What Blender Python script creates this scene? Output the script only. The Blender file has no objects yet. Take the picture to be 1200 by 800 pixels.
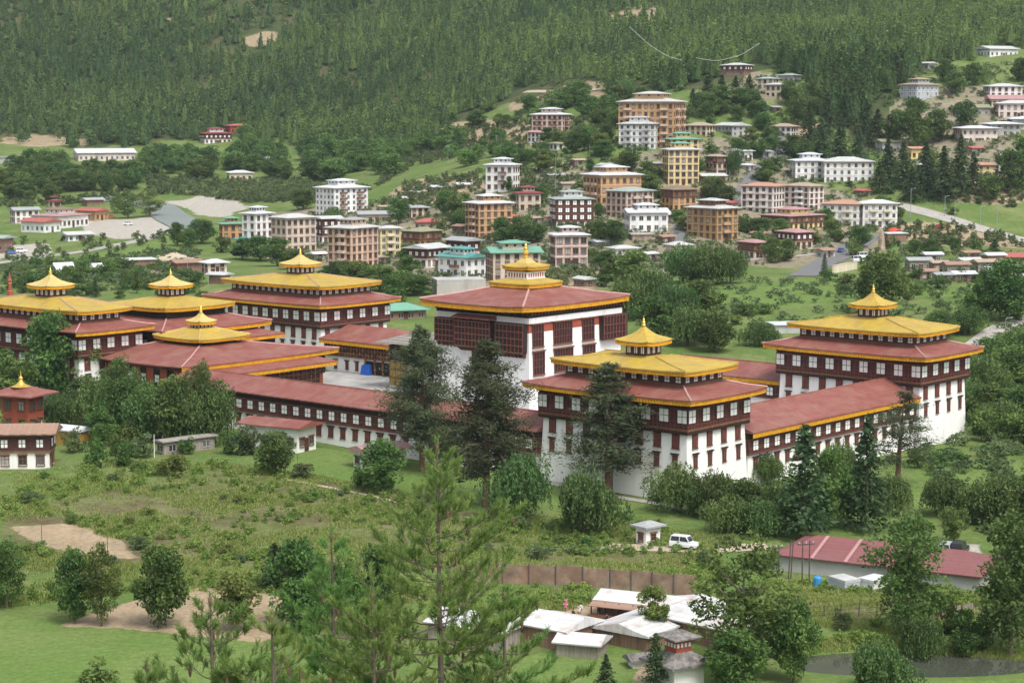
import bpy, math, random
import numpy as np
from mathutils import Vector, Matrix

# ---------------------------------------------------------------- camera, sky, sun, exposure
scene = bpy.context.scene
COL = scene.collection
F_PX, CAM_H = 2390.0, 58.0                      # focal length in photo pixels (1200 wide), eye height over the valley floor
PITCH = math.atan(273 / F_PX)
cam_data = bpy.data.cameras.new('camera')
cam = bpy.data.objects.new('camera', cam_data)
COL.objects.link(cam)
cam.location = (0, 0, CAM_H)
cam.rotation_euler = (math.radians(90) - PITCH, 0, 0)
cam_data.sensor_width = 36
cam_data.lens = 36 * F_PX / 1200
cam_data.clip_start = 0.5
cam_data.clip_end = 9000
scene.camera = cam

SUN_EL, SUN_AZ = math.radians(57), math.radians(150)     # azimuth clockwise from +Y (north): behind the camera, to the right
world = bpy.data.worlds.new('World')
scene.world = world
world.use_nodes = True
wn = world.node_tree
bg = wn.nodes['Background']
sky = wn.nodes.new('ShaderNodeTexSky')
sky.sky_type = 'NISHITA'
sky.sun_disc = False
sky.sun_elevation = SUN_EL
sky.sun_rotation = SUN_AZ
sky.air_density = 1.0
sky.dust_density = 4.0
hs = wn.nodes.new('ShaderNodeHueSaturation')              # thin cloud cover: a paler, whiter sky
hs.inputs['Saturation'].default_value = 0.4
wn.links.new(sky.outputs[0], hs.inputs['Color'])
wn.links.new(hs.outputs[0], bg.inputs['Color'])
bg.inputs['Strength'].default_value = 0.15
sd = bpy.data.lights.new('sun', 'SUN')
sun = bpy.data.objects.new('sun', sd)
COL.objects.link(sun)
sd.energy = 1.5
sd.angle = math.radians(18)
sd.color = (1.0, 0.965, 0.92)
sdir = Vector((math.sin(SUN_AZ) * math.cos(SUN_EL), math.cos(SUN_AZ) * math.cos(SUN_EL), math.sin(SUN_EL)))
sun.rotation_euler = sdir.to_track_quat('Z', 'Y').to_euler()
sun.location = (60, -60, 200)
scene.view_settings.view_transform = 'Standard'
scene.view_settings.look = 'None'
scene.view_settings.gamma = 1.0
scene.view_settings.use_curve_mapping = False
scene.view_settings.exposure = 0.68

# ---------------------------------------------------------------- pixel / world helpers (to survey positions from the photograph)
CP, SP = math.cos(PITCH), math.sin(PITCH)
def ray(px, py):
    x = (px - 600) / F_PX; y = -(py - 400) / F_PX
    return np.array([x, CP + y * SP, -SP + y * CP])
def at_z(px, py, z):
    r = ray(px, py); return np.array([0, 0, CAM_H]) + r * ((z - CAM_H) / r[2])
def at_depth(px, py, d):
    r = ray(px, py); return np.array([0, 0, CAM_H]) + r * (d / r[1])
def project(x, y, z):
    zc = y * CP - (z - CAM_H) * SP; yc = y * SP + (z - CAM_H) * CP
    return 600 + F_PX * x / zc, 400 - F_PX * yc / zc

# ---------------------------------------------------------------- terrain height
CTRL = []
for x in (-160, -100, -50, 0, 50, 100, 160):
    for y in (205, 235, 270, 310, 360, 410, 450):
        z = 0.0
        if y >= 310 and x < -20: z = 1.0
        if y >= 360 and x < -60: z = 1.3
        if y == 450: z = 1.6
        if x >= 100 and y >= 360: z = -1.5
        CTRL.append((x, y, z))
for px, py, d in [
    (900,345,560),(700,345,560),(1150,345,560),(600,320,640),(900,312,680),(1100,312,680),(400,310,700),(250,320,650),(100,330,620),(-60,335,620),
    (640,280,740),(830,280,740),(1000,270,790),(1150,270,800),(1300,270,800),(580,245,800),(760,250,790),(900,255,800),(480,285,760),
    (400,255,860),(300,285,790),(200,250,960),(60,275,850),(-80,275,850),(100,245,1000),(-60,245,1000),
    (250,225,1060),(100,215,1080),(-60,215,1080),(600,220,860),(760,215,850),(900,205,880),(1000,210,870),(1150,220,850),(1300,220,850),
    (640,170,960),(750,178,890),(850,160,940),(920,160,960),(1050,180,930),(1150,165,930),(1300,165,930),
    (120,190,1170),(-60,190,1170),(250,170,1250),(400,200,1100),(500,190,1080),
    (900,110,1010),(860,87,1050),(1080,118,1000),(1170,110,1000),(1300,110,1000),(1090,80,1080),(1160,65,1120),(1300,60,1120),
    (0,160,1300),(-150,160,1300),(400,150,1270),(520,140,1200),(600,110,1200),(700,100,1130),(780,105,1060),
    (0,0,1560),(-200,0,1560),(300,0,1540),(600,0,1500),(900,0,1420),(1200,0,1400),(1400,0,1400),
    (300,60,1440),(600,50,1370),(900,45,1250),(100,80,1430),
    (0,-250,1950),(600,-250,1900),(1200,-250,1800),(-250,-250,1950),(1450,-250,1800)]:
    CTRL.append(tuple(at_depth(px, py, d)))
for x in (-1500, -700, 0, 700, 1500): CTRL.append((x, 2900, 800))
CTRL = np.array(CTRL)
_c2 = 30.0 ** 2
def _phi(ax, ay, bx, by): return np.sqrt((ax[:, None] - bx[None, :]) ** 2 + (ay[:, None] - by[None, :]) ** 2 + _c2) / 100.0
_n = len(CTRL)
_A = np.zeros((_n + 3, _n + 3))
_A[:_n, :_n] = _phi(CTRL[:, 0], CTRL[:, 1], CTRL[:, 0], CTRL[:, 1])
_Pm = np.c_[np.ones(_n), CTRL[:, 0] / 100, CTRL[:, 1] / 100]
_A[:_n, _n:] = _Pm; _A[_n:, :_n] = _Pm.T
_W = np.linalg.solve(_A, np.r_[CTRL[:, 2], 0, 0, 0])
def heights(x, y):
    x = np.atleast_1d(np.asarray(x, float)); y = np.atleast_1d(np.asarray(y, float))
    out = np.empty(len(x))
    for i in range(0, len(x), 20000):
        s = slice(i, i + 20000)
        out[s] = _phi(x[s], y[s], CTRL[:, 0], CTRL[:, 1]) @ _W[:_n] + _W[_n] + _W[_n + 1] * x[s] / 100 + _W[_n + 2] * y[s] / 100
    # the viewpoint's own hillside
    t = np.clip(y / 197.0, 0, 1)
    hill = 54.0 * (1 - t) ** 1.35
    k = np.clip((y - 190) / 20, 0, 1)
    out = np.where(y < 210, out * k, out) + np.where(y < 197, hill, 0)
    # gentle unevenness
    out += 0.25 * np.sin(x * 0.11 + 1.3) * np.sin(y * 0.083 + x * 0.02) * np.clip((y - 200) / 30, 0, 1)
    # the pond's hollow
    pd = np.sqrt(((x - POND[0]) / POND[2]) ** 2 + ((y - POND[1]) / POND[3]) ** 2)
    out -= 1.6 * np.clip(1.25 - pd, 0, 1)
    return out
POND = (42.0, 212.0, 20.0, 7.0)
def H(x, y): return float(heights([x], [y])[0])
def ground(px, py):
    """point of the terrain seen at a photo pixel"""
    r = ray(px, py)
    d = np.concatenate([np.arange(198, 500, 1.0), np.arange(500, 2600, 4.0)])
    X = r[0] / r[1] * d; Z = CAM_H + r[2] / r[1] * d
    h = heights(X, d)
    below = np.nonzero(Z <= h)[0]
    if len(below) == 0: i = len(d) - 1; return np.array([X[i], d[i], h[i]])
    i = below[0]
    if i == 0: return np.array([X[0], d[0], h[0]])
    a = (Z[i - 1] - h[i - 1]); b = (h[i] - Z[i]); t = a / (a + b + 1e-9)
    dd = d[i - 1] + (d[i] - d[i - 1]) * t
    x = r[0] / r[1] * dd
    return np.array([x, dd, H(x, dd)])

# ---------------------------------------------------------------- materials
MATS = {}
def mat(name, col, rough=0.8, var=0.2, scale=1.0, col2=None, c2scale=0.25, c2lo=0.5, c2hi=0.6, bump=0.0, bscale=8.0, metal=0.0, coord='world', spec=0.3, stretch=None):
    m = bpy.data.materials.new(name); m.use_nodes = True
    nt = m.node_tree; N = nt.nodes; L = nt.links
    b = N['Principled BSDF']
    b.inputs['Roughness'].default_value = rough
    b.inputs['Metallic'].default_value = metal
    b.inputs['Specular IOR Level'].default_value = spec
    if coord == 'world':
        g = N.new('ShaderNodeNewGeometry'); src = g.outputs['Position']
    else:
        g = N.new('ShaderNodeTexCoord'); src = g.outputs['Object']
    if stretch:
        mp = N.new('ShaderNodeMapping'); mp.inputs['Scale'].default_value = stretch
        L.new(src, mp.inputs['Vector']); src = mp.outputs[0]
    n = N.new('ShaderNodeTexNoise'); n.inputs['Scale'].default_value = scale; n.inputs['Detail'].default_value = 6
    n.inputs['Roughness'].default_value = 0.65
    L.new(src, n.inputs['Vector'])
    mr = N.new('ShaderNodeMapRange'); mr.inputs['From Min'].default_value = 0.3; mr.inputs['From Max'].default_value = 0.7
    mr.inputs['To Min'].default_value = 1 - var; mr.inputs['To Max'].default_value = 1 + var
    L.new(n.outputs['Fac'], mr.inputs['Value'])
    base = N.new('ShaderNodeRGB'); base.outputs[0].default_value = (*col, 1)
    cs = base.outputs[0]
    if col2:
        n2 = N.new('ShaderNodeTexNoise'); n2.inputs['Scale'].default_value = c2scale; n2.inputs['Detail'].default_value = 8
        n2.inputs['Roughness'].default_value = 0.7
        L.new(src, n2.inputs['Vector'])
        r2 = N.new('ShaderNodeMapRange'); r2.inputs['From Min'].default_value = c2lo; r2.inputs['From Max'].default_value = c2hi
        L.new(n2.outputs['Fac'], r2.inputs['Value'])
        mx = N.new('ShaderNodeMix'); mx.data_type = 'RGBA'
        L.new(r2.outputs[0], mx.inputs[0]); L.new(cs, mx.inputs[6]); mx.inputs[7].default_value = (*col2, 1)
        cs = mx.outputs[2]
    vm = N.new('ShaderNodeVectorMath'); vm.operation = 'SCALE'
    L.new(cs, vm.inputs[0]); L.new(mr.outputs[0], vm.inputs['Scale'])
    L.new(vm.outputs[0], b.inputs['Base Color'])
    if bump:
        nb = N.new('ShaderNodeTexNoise'); nb.inputs['Scale'].default_value = bscale; nb.inputs['Detail'].default_value = 5
        L.new(src, nb.inputs['Vector'])
        bp = N.new('ShaderNodeBump'); bp.inputs['Strength'].default_value = bump; bp.inputs['Distance'].default_value = 0.1
        L.new(nb.outputs['Fac'], bp.inputs['Height']); L.new(bp.outputs[0], b.inputs['Normal'])
    MATS[name] = m
    return m

def roof_mat(name, col, colb, dirt, panel=(0.22, 0.35), rough=0.55, dlo=0.52, dhi=0.75):
    """painted metal sheets: panels of slightly different fading, stains running over them"""
    m = bpy.data.materials.new(name); m.use_nodes = True
    nt = m.node_tree; N = nt.nodes; L = nt.links; b = N['Principled BSDF']
    b.inputs['Roughness'].default_value = rough; b.inputs['Specular IOR Level'].default_value = 0.35
    tc = N.new('ShaderNodeTexCoord')
    br = N.new('ShaderNodeTexBrick'); br.inputs['Scale'].default_value = 1.0
    br.inputs['Brick Width'].default_value = 2.6; br.inputs['Row Height'].default_value = 0.85
    br.inputs['Mortar Size'].default_value = 0.035; br.inputs['Mortar Smooth'].default_value = 0.6
    br.inputs['Color1'].default_value = (*col, 1); br.inputs['Color2'].default_value = (*colb, 1)
    br.inputs['Mortar'].default_value = (*[c * 0.6 for c in col], 1)
    br.inputs['Bias'].default_value = -0.25
    L.new(tc.outputs['Object'], br.inputs['Vector'])
    n = N.new('ShaderNodeTexNoise'); n.inputs['Scale'].default_value = 0.3; n.inputs['Detail'].default_value = 9; n.inputs['Roughness'].default_value = 0.72
    L.new(tc.outputs['Object'], n.inputs['Vector'])
    r2 = N.new('ShaderNodeMapRange'); r2.inputs['From Min'].default_value = dlo; r2.inputs['From Max'].default_value = dhi
    L.new(n.outputs['Fac'], r2.inputs['Value'])
    mx = N.new('ShaderNodeMix'); mx.data_type = 'RGBA'
    L.new(r2.outputs[0], mx.inputs[0]); L.new(br.outputs['Color'], mx.inputs[6]); mx.inputs[7].default_value = (*dirt, 1)
    L.new(mx.outputs[2], b.inputs['Base Color'])
    w = N.new('ShaderNodeTexWave'); w.inputs['Scale'].default_value = 1.6; w.inputs['Distortion'].default_value = 0.3
    L.new(tc.outputs['Object'], w.inputs['Vector'])
    bp = N.new('ShaderNodeBump'); bp.inputs['Strength'].default_value = 0.25; bp.inputs['Distance'].default_value = 0.06
    L.new(w.outputs['Fac'], bp.inputs['Height']); L.new(bp.outputs[0], b.inputs['Normal'])
    MATS[name] = m
    return m

def leaf_mat(name, c1, c2, trans=0.35, ovar=0.25):
    m = bpy.data.materials.new(name); m.use_nodes = True
    nt = m.node_tree; N = nt.nodes; L = nt.links
    N.remove(N['Principled BSDF']); out = N['Material Output']
    at = N.new('ShaderNodeAttribute'); at.attribute_name = 'tint'
    oi = N.new('ShaderNodeObjectInfo')
    mx = N.new('ShaderNodeMix'); mx.data_type = 'RGBA'
    mx.inputs[6].default_value = (*c1, 1); mx.inputs[7].default_value = (*c2, 1)
    L.new(at.outputs['Fac'], mx.inputs[0])
    mr = N.new('ShaderNodeMapRange'); mr.inputs['To Min'].default_value = 1 - ovar; mr.inputs['To Max'].default_value = 1 + ovar
    L.new(oi.outputs['Random'], mr.inputs['Value'])
    vm = N.new('ShaderNodeVectorMath'); vm.operation = 'SCALE'
    hr = N.new('ShaderNodeMath'); hr.operation = 'FRACT'; hm = N.new('ShaderNodeMath'); hm.operation = 'MULTIPLY'; hm.inputs[1].default_value = 7.31
    L.new(oi.outputs['Random'], hm.inputs[0]); L.new(hm.outputs[0], hr.inputs[0])
    hq = N.new('ShaderNodeMapRange'); hq.inputs['To Min'].default_value = 0.472; hq.inputs['To Max'].default_value = 0.518; L.new(hr.outputs[0], hq.inputs['Value'])
    hv = N.new('ShaderNodeHueSaturation'); L.new(hq.outputs[0], hv.inputs['Hue']); L.new(mx.outputs[2], hv.inputs['Color'])
    L.new(hv.outputs[0], vm.inputs[0]); L.new(mr.outputs[0], vm.inputs['Scale'])
    d = N.new('ShaderNodeBsdfPrincipled'); d.inputs['Roughness'].default_value = 0.6; d.inputs['Specular IOR Level'].default_value = 0.25
    t = N.new('ShaderNodeBsdfTranslucent')
    L.new(vm.outputs[0], d.inputs['Base Color']); L.new(vm.outputs[0], t.inputs['Color'])
    ms = N.new('ShaderNodeMixShader'); ms.inputs[0].default_value = trans
    L.new(d.outputs[0], ms.inputs[1]); L.new(t.outputs[0], ms.inputs[2]); L.new(ms.outputs[0], out.inputs['Surface'])
    MATS[name] = m
    return m

# dzong
mat('whitewash', (0.78, 0.775, 0.75), 0.9, 0.07, 0.6, (0.52, 0.49, 0.43), 0.45, 0.56, 0.8, bump=0.15, stretch=(1, 1, 0.22))
mat('timber_dark', (0.075, 0.032, 0.026), 0.75, 0.35, 1.5)
mat('timber_black', (0.028, 0.018, 0.016), 0.8, 0.3, 1.5)
mat('timber_red', (0.15, 0.045, 0.035), 0.75, 0.3, 1.2)
mat('timber_brown', (0.17, 0.085, 0.045), 0.75, 0.3, 1.2)
mat('painted_panel', (0.30, 0.17, 0.06), 0.7, 0.5, 2.5, (0.12, 0.04, 0.03), 1.4, 0.45, 0.55)
mat('khemar_red', (0.34, 0.085, 0.05), 0.85, 0.15, 0.8)
mat('pane_white', (0.84, 0.84, 0.81), 0.6, 0.05, 2.0)
mat('pane_curtain', (0.34, 0.33, 0.31), 0.5, 0.2, 0.7)
mat('pane_mid', (0.11, 0.12, 0.13), 0.25, 0.2, 0.7)
mat('pane_dark', (0.035, 0.04, 0.045), 0.15, 0.3, 0.7, spec=0.6)
roof_mat('roof_red', (0.212, 0.064, 0.050), (0.255, 0.090, 0.071), (0.275, 0.150, 0.112), dlo=.44, dhi=.74)
roof_mat('roof_gold', (0.47, 0.335, 0.052), (0.40, 0.280, 0.044), (0.33, 0.22, 0.08), rough=0.5, dlo=.45, dhi=.72)
roof_mat('roof_pale_gold', (0.55, 0.43, 0.16), (0.50, 0.37, 0.11), (0.42, 0.30, 0.13), rough=0.45)
mat('valance_yellow', (0.58, 0.285, 0.012), 0.75, 0.28, 1.8, (0.42, 0.16, 0.01), 0.9, 0.5, 0.7, coord='object')
mat('gilded', (0.72, 0.46, 0.10), 0.35, 0.15, 3.0, metal=0.6)
mat('hip_cap', (0.46, 0.27, 0.25), 0.7, 0.15, 1.0)
mat('soffit', (0.05, 0.028, 0.022), 0.85, 0.2, 1.0)
mat('paving', (0.36, 0.35, 0.33), 0.85, 0.18, 0.4, (0.25, 0.25, 0.24), 0.12, 0.45, 0.6)
mat('stone_plinth', (0.40, 0.37, 0.32), 0.9, 0.3, 1.2)
mat('slate', (0.20, 0.185, 0.17), 0.85, 0.4, 2.0, (0.11, 0.10, 0.10), 1.2, 0.45, 0.6)
mat('slats_grey', (0.27, 0.25, 0.22), 0.85, 0.45, 1.0, stretch=(0.3, 6.0, 1))
mat('cloth_blue', (0.02, 0.11, 0.45), 0.8, 0.2, 2.0)
mat('panel_ochre', (0.36, 0.21, 0.05), 0.75, 0.4, 2.0)
# town
for nm, c in dict(white=(0.72, 0.72, 0.70), cream=(0.62, 0.56, 0.42), beige=(0.50, 0.43, 0.34), salmon=(0.56, 0.40, 0.30), orange=(0.46, 0.28, 0.135),
                  ochre=(0.36, 0.235, 0.10), pink=(0.55, 0.42, 0.37), yellow=(0.62, 0.50, 0.24), bluegrey=(0.40, 0.44, 0.47), grey=(0.40, 0.40, 0.38),
                  redwall=(0.33, 0.09, 0.06), lightpink=(0.64, 0.55, 0.50), concrete=(0.38, 0.36, 0.33)).items():
    mat('wall_' + nm, c, 0.88, 0.16, 0.25, tuple(k * 0.66 for k in c), 0.18, 0.55, 0.8, stretch=(1, 1, 0.3))
for nm, c in dict(white=(0.60, 0.61, 0.62), pale=(0.50, 0.51, 0.49), grey=(0.34, 0.35, 0.35), teal=(0.10, 0.30, 0.27), green=(0.16, 0.36, 0.26), olive=(0.27, 0.28, 0.16),
                  greygreen=(0.31, 0.37, 0.34), maroon=(0.24, 0.06, 0.06), red=(0.40, 0.11, 0.09), pink=(0.42, 0.24, 0.23), terracotta=(0.46, 0.25, 0.17),
                  tan=(0.38, 0.30, 0.22), brown=(0.22, 0.16, 0.10), rust=(0.32, 0.20, 0.14), shed_red=(0.225, 0.085, 0.082), bluewhite=(0.60, 0.64, 0.68)).items():
    roof_mat('troof_' + nm, c, tuple(k * 0.88 for k in c), tuple(k * 0.62 + 0.05 for k in c), dlo=0.5, dhi=0.8)
roof_mat('troof_tin', (0.58, 0.58, 0.57), (0.48, 0.48, 0.47), (0.36, 0.27, 0.21), dlo=.52, dhi=.72)
mat('plank_wall', (0.23, 0.14, 0.10), 0.85, 0.4, 1.0, stretch=(5, 5, 0.3))
mat('plank_grey', (0.27, 0.24, 0.20), 0.85, 0.4, 1.0, stretch=(5, 5, 0.3))
mat('fence_rust', (0.215, 0.135, 0.095), 0.85, 0.35, 0.5, (0.27, 0.20, 0.15), 0.3, 0.45, 0.6)
mat('asphalt', (0.15, 0.15, 0.15), 0.9, 0.15, 0.5)
mat('road_concrete', (0.34, 0.32, 0.29), 0.9, 0.15, 0.3)
mat('path_earth', (0.42, 0.35, 0.26), 0.95, 0.15, 0.6)
mat('paint_white', (0.75, 0.75, 0.73), 0.6, 0.05, 1.0)
mat('metal_grey', (0.36, 0.37, 0.38), 0.5, 0.1, 2.0, metal=0.4)
mat('metal_dark', (0.10, 0.08, 0.07), 0.6, 0.2, 2.0)
mat('stone_rubble', (0.36, 0.29, 0.22), 0.95, 0.4, 0.6, (0.24, 0.19, 0.14), 0.25, 0.45, 0.6, bump=0.4, bscale=2)
mat('bark', (0.13, 0.105, 0.08), 0.95, 0.35, 3.0)
mat('bark_red', (0.17, 0.10, 0.07), 0.95, 0.3, 3.0)
for nm, c in dict(white=(0.72, 0.73, 0.74), silver=(0.42, 0.43, 0.45), black=(0.03, 0.03, 0.035), red=(0.42, 0.04, 0.035), blue=(0.05, 0.12, 0.34)).items():
    mat('car_' + nm, c, 0.25, 0.03, 1.0, spec=0.5)
mat('tyre', (0.02, 0.02, 0.02), 0.9, 0.1)
mat('glass_dark', (0.02, 0.025, 0.03), 0.08, 0.1, spec=0.7)
mat('lamp_red', (0.45, 0.02, 0.02), 0.3, 0.05)
mat('skin', (0.33, 0.19, 0.13), 0.6, 0.05)
mat('hair', (0.015, 0.012, 0.01), 0.6, 0.1)
for nm, c in dict(navy=(0.03, 0.04, 0.10), maroon=(0.22, 0.03, 0.04), grey=(0.2, 0.2, 0.21), white=(0.65, 0.65, 0.63), black=(0.02, 0.02, 0.022), pink=(0.5, 0.16, 0.2), green=(0.05, 0.12, 0.06)).items():
    mat('cloth_' + nm + '_wear', c, 0.85, 0.15, 4.0)
mat('tank_blue', (0.05, 0.25, 0.50), 0.5, 0.1)
mat('tarp_red', (0.55, 0.06, 0.04), 0.6, 0.15, 1.0)
# foliage
leaf_mat('leaf_broad', (0.042, 0.092, 0.022), (0.150, 0.245, 0.062))
leaf_mat('leaf_willow', (0.050, 0.105, 0.028), (0.165, 0.260, 0.078))
leaf_mat('leaf_light', (0.095, 0.150, 0.035), (0.17, 0.23, 0.06))
leaf_mat('leaf_poplar', (0.062, 0.115, 0.028), (0.200, 0.285, 0.078), 0.4)
leaf_mat('leaf_conifer', (0.030, 0.062, 0.024), (0.095, 0.155, 0.055), 0.3)
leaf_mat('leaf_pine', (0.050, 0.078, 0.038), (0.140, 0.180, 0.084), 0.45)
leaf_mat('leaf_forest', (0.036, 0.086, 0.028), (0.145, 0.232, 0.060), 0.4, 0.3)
leaf_mat('leaf_scrub', (0.082, 0.130, 0.050), (0.165, 0.220, 0.090), 0.4)
leaf_mat('leaf_needle', (0.11, 0.215, 0.055), (0.31, 0.44, 0.135), 0.5, 0.1)
leaf_mat('grass_blade', (0.14, 0.245, 0.050), (0.31, 0.40, 0.125), 0.4)
leaf_mat('grass_weed', (0.10, 0.195, 0.040), (0.20, 0.315, 0.080), 0.45)

# ---------------------------------------------------------------- object helpers
class MB:
    """collects faces and links them as ONE mesh object"""
    def __init__(s): s.v = []; s.f = []; s.m = []; s.mats = []
    def mi(s, name):
        if name not in s.mats: s.mats.append(name)
        return s.mats.index(name)
    def face(s, pts, m):
        i = len(s.v); s.v += [tuple(p) for p in pts]; s.f.append(tuple(range(i, i + len(pts)))); s.m.append(s.mi(m))
    def hexa(s, b, t, m):
        """bottom ring b (ccw from above), top ring t"""
        n = len(b); i = len(s.v); s.v += [tuple(p) for p in b] + [tuple(p) for p in t]
        k = s.mi(m)
        s.f.append(tuple(i + j for j in reversed(range(n)))); s.m.append(k)
        s.f.append(tuple(i + n + j for j in range(n))); s.m.append(k)
        for j in range(n):
            s.f.append((i + j, i + (j + 1) % n, i + n + (j + 1) % n, i + n + j)); s.m.append(k)
    def box(s, x0, x1, y0, y1, z0, z1, m, taper=0.0):
        t = taper
        s.hexa([(x0 - t, y0 - t, z0), (x1 + t, y0 - t, z0), (x1 + t, y1 + t, z0), (x0 - t, y1 + t, z0)],
               [(x0, y0, z1), (x1, y0, z1), (x1, y1, z1), (x0, y1, z1)], m)
    def frus(s, r0, z0, r1, z1, m):
        (a, b, c, d), (e, f, g, h) = r0, r1          # rects (x0,x1,y0,y1)
        s.hexa([(a, c, z0), (b, c, z0), (b, d, z0), (a, d, z0)], [(e, g, z1), (f, g, z1), (f, h, z1), (e, h, z1)], m)
    def tube(s, pts, rads, m, n=6):
        i0 = len(s.v); k = s.mi(m)
        pts = [Vector(p) for p in pts]
        for j, p in enumerate(pts):
            d = (pts[min(j + 1, len(pts) - 1)] - pts[max(j - 1, 0)]).normalized()
            a = d.orthogonal().normalized() if abs(d.z) < 0.95 else Vector((1, 0, 0)).cross(d).normalized()
            b = d.cross(a)
            for q in range(n):
                an = 2 * math.pi * q / n
                s.v.append(tuple(p + (a * math.cos(an) + b * math.sin(an)) * rads[j]))
        for j in range(len(pts) - 1):
            for q in range(n):
                s.f.append((i0 + j * n + q, i0 + j * n + (q + 1) % n, i0 + (j + 1) * n + (q + 1) % n, i0 + (j + 1) * n + q)); s.m.append(k)
        s.f.append(tuple(i0 + q for q in reversed(range(n)))); s.m.append(k)
        s.f.append(tuple(i0 + (len(pts) - 1) * n + q for q in range(n))); s.m.append(k)
    def lathe(s, prof, m, c=(0, 0), n=10):
        i0 = len(s.v); k = s.mi(m)
        for r, z in prof:
            for q in range(n):
                an = 2 * math.pi * q / n
                s.v.append((c[0] + r * math.cos(an), c[1] + r * math.sin(an), z))
        for j in range(len(prof) - 1):
            for q in range(n):
                s.f.append((i0 + j * n + q, i0 + j * n + (q + 1) % n, i0 + (j + 1) * n + (q + 1) % n, i0 + (j + 1) * n + q)); s.m.append(k)
        s.f.append(tuple(i0 + (len(prof) - 1) * n + q for q in range(n))); s.m.append(k)
    def mesh(s, name):
        me = bpy.data.meshes.new(name); me.from_pydata(s.v, [], s.f)
        for n in s.mats: me.materials.append(MATS[n])
        me.polygons.foreach_set('material_index', s.m)
        me.update()
        return me
    def build(s, name, parent=None, loc=None, rz=0.0):
        return link(name, s.mesh(name), parent, loc, rz)

def link(name, me, parent=None, loc=None, rz=0.0):
    o = bpy.data.objects.new(name, me); COL.objects.link(o)
    if parent is not None: o.parent = parent
    if loc is not None: o.location = loc
    if rz: o.rotation_euler = (0, 0, rz)
    return o
THINGS = []
def tag(o, label, cat, group=None):
    o['label'] = label; o['category'] = cat
    if group: o['group'] = group
    THINGS.append(o)
    return o
def thing(name, label, cat, loc, rz=0.0, group=None):
    o = bpy.data.objects.new(name, None); COL.objects.link(o)
    o.empty_display_size = 0.5
    o.location = loc; o.rotation_euler = (0, 0, rz)
    return tag(o, label, cat, group)
def struct(o, kind='structure'): o['kind'] = kind; return o
def np_mesh(name, V, Fq, mats, tint=None, midx=None):
    """fast mesh from numpy: V (n,3), Fq (m,k)"""
    me = bpy.data.meshes.new(name)
    m, k = Fq.shape
    me.vertices.add(len(V)); me.vertices.foreach_set('co', np.ascontiguousarray(V, np.float32).ravel())
    me.loops.add(m * k); me.loops.foreach_set('vertex_index', np.ascontiguousarray(Fq, np.int32).ravel())
    me.polygons.add(m); me.polygons.foreach_set('loop_start', np.arange(0, m * k, k, dtype=np.int32))
    me.polygons.foreach_set('loop_total', np.full(m, k, np.int32))
    if midx is not None: me.polygons.foreach_set('material_index', np.ascontiguousarray(midx, np.int32))
    for x in mats: me.materials.append(MATS[x])
    if tint is not None:
        a = me.attributes.new('tint', 'FLOAT', 'POINT'); a.data.foreach_set('value', np.ascontiguousarray(tint, np.float32))
    me.update(calc_edges=True)
    return me
def inpoly(px, py, poly):
    px = np.asarray(px); py = np.asarray(py); r = np.zeros(px.shape, bool); n = len(poly)
    for i in range(n):
        x0, y0 = poly[i]; x1, y1 = poly[(i + 1) % n]
        c = ((y0 > py) != (y1 > py)) & (px < (x1 - x0) * (py - y0) / (y1 - y0 + 1e-12) + x0)
        r ^= c
    return r
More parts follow.
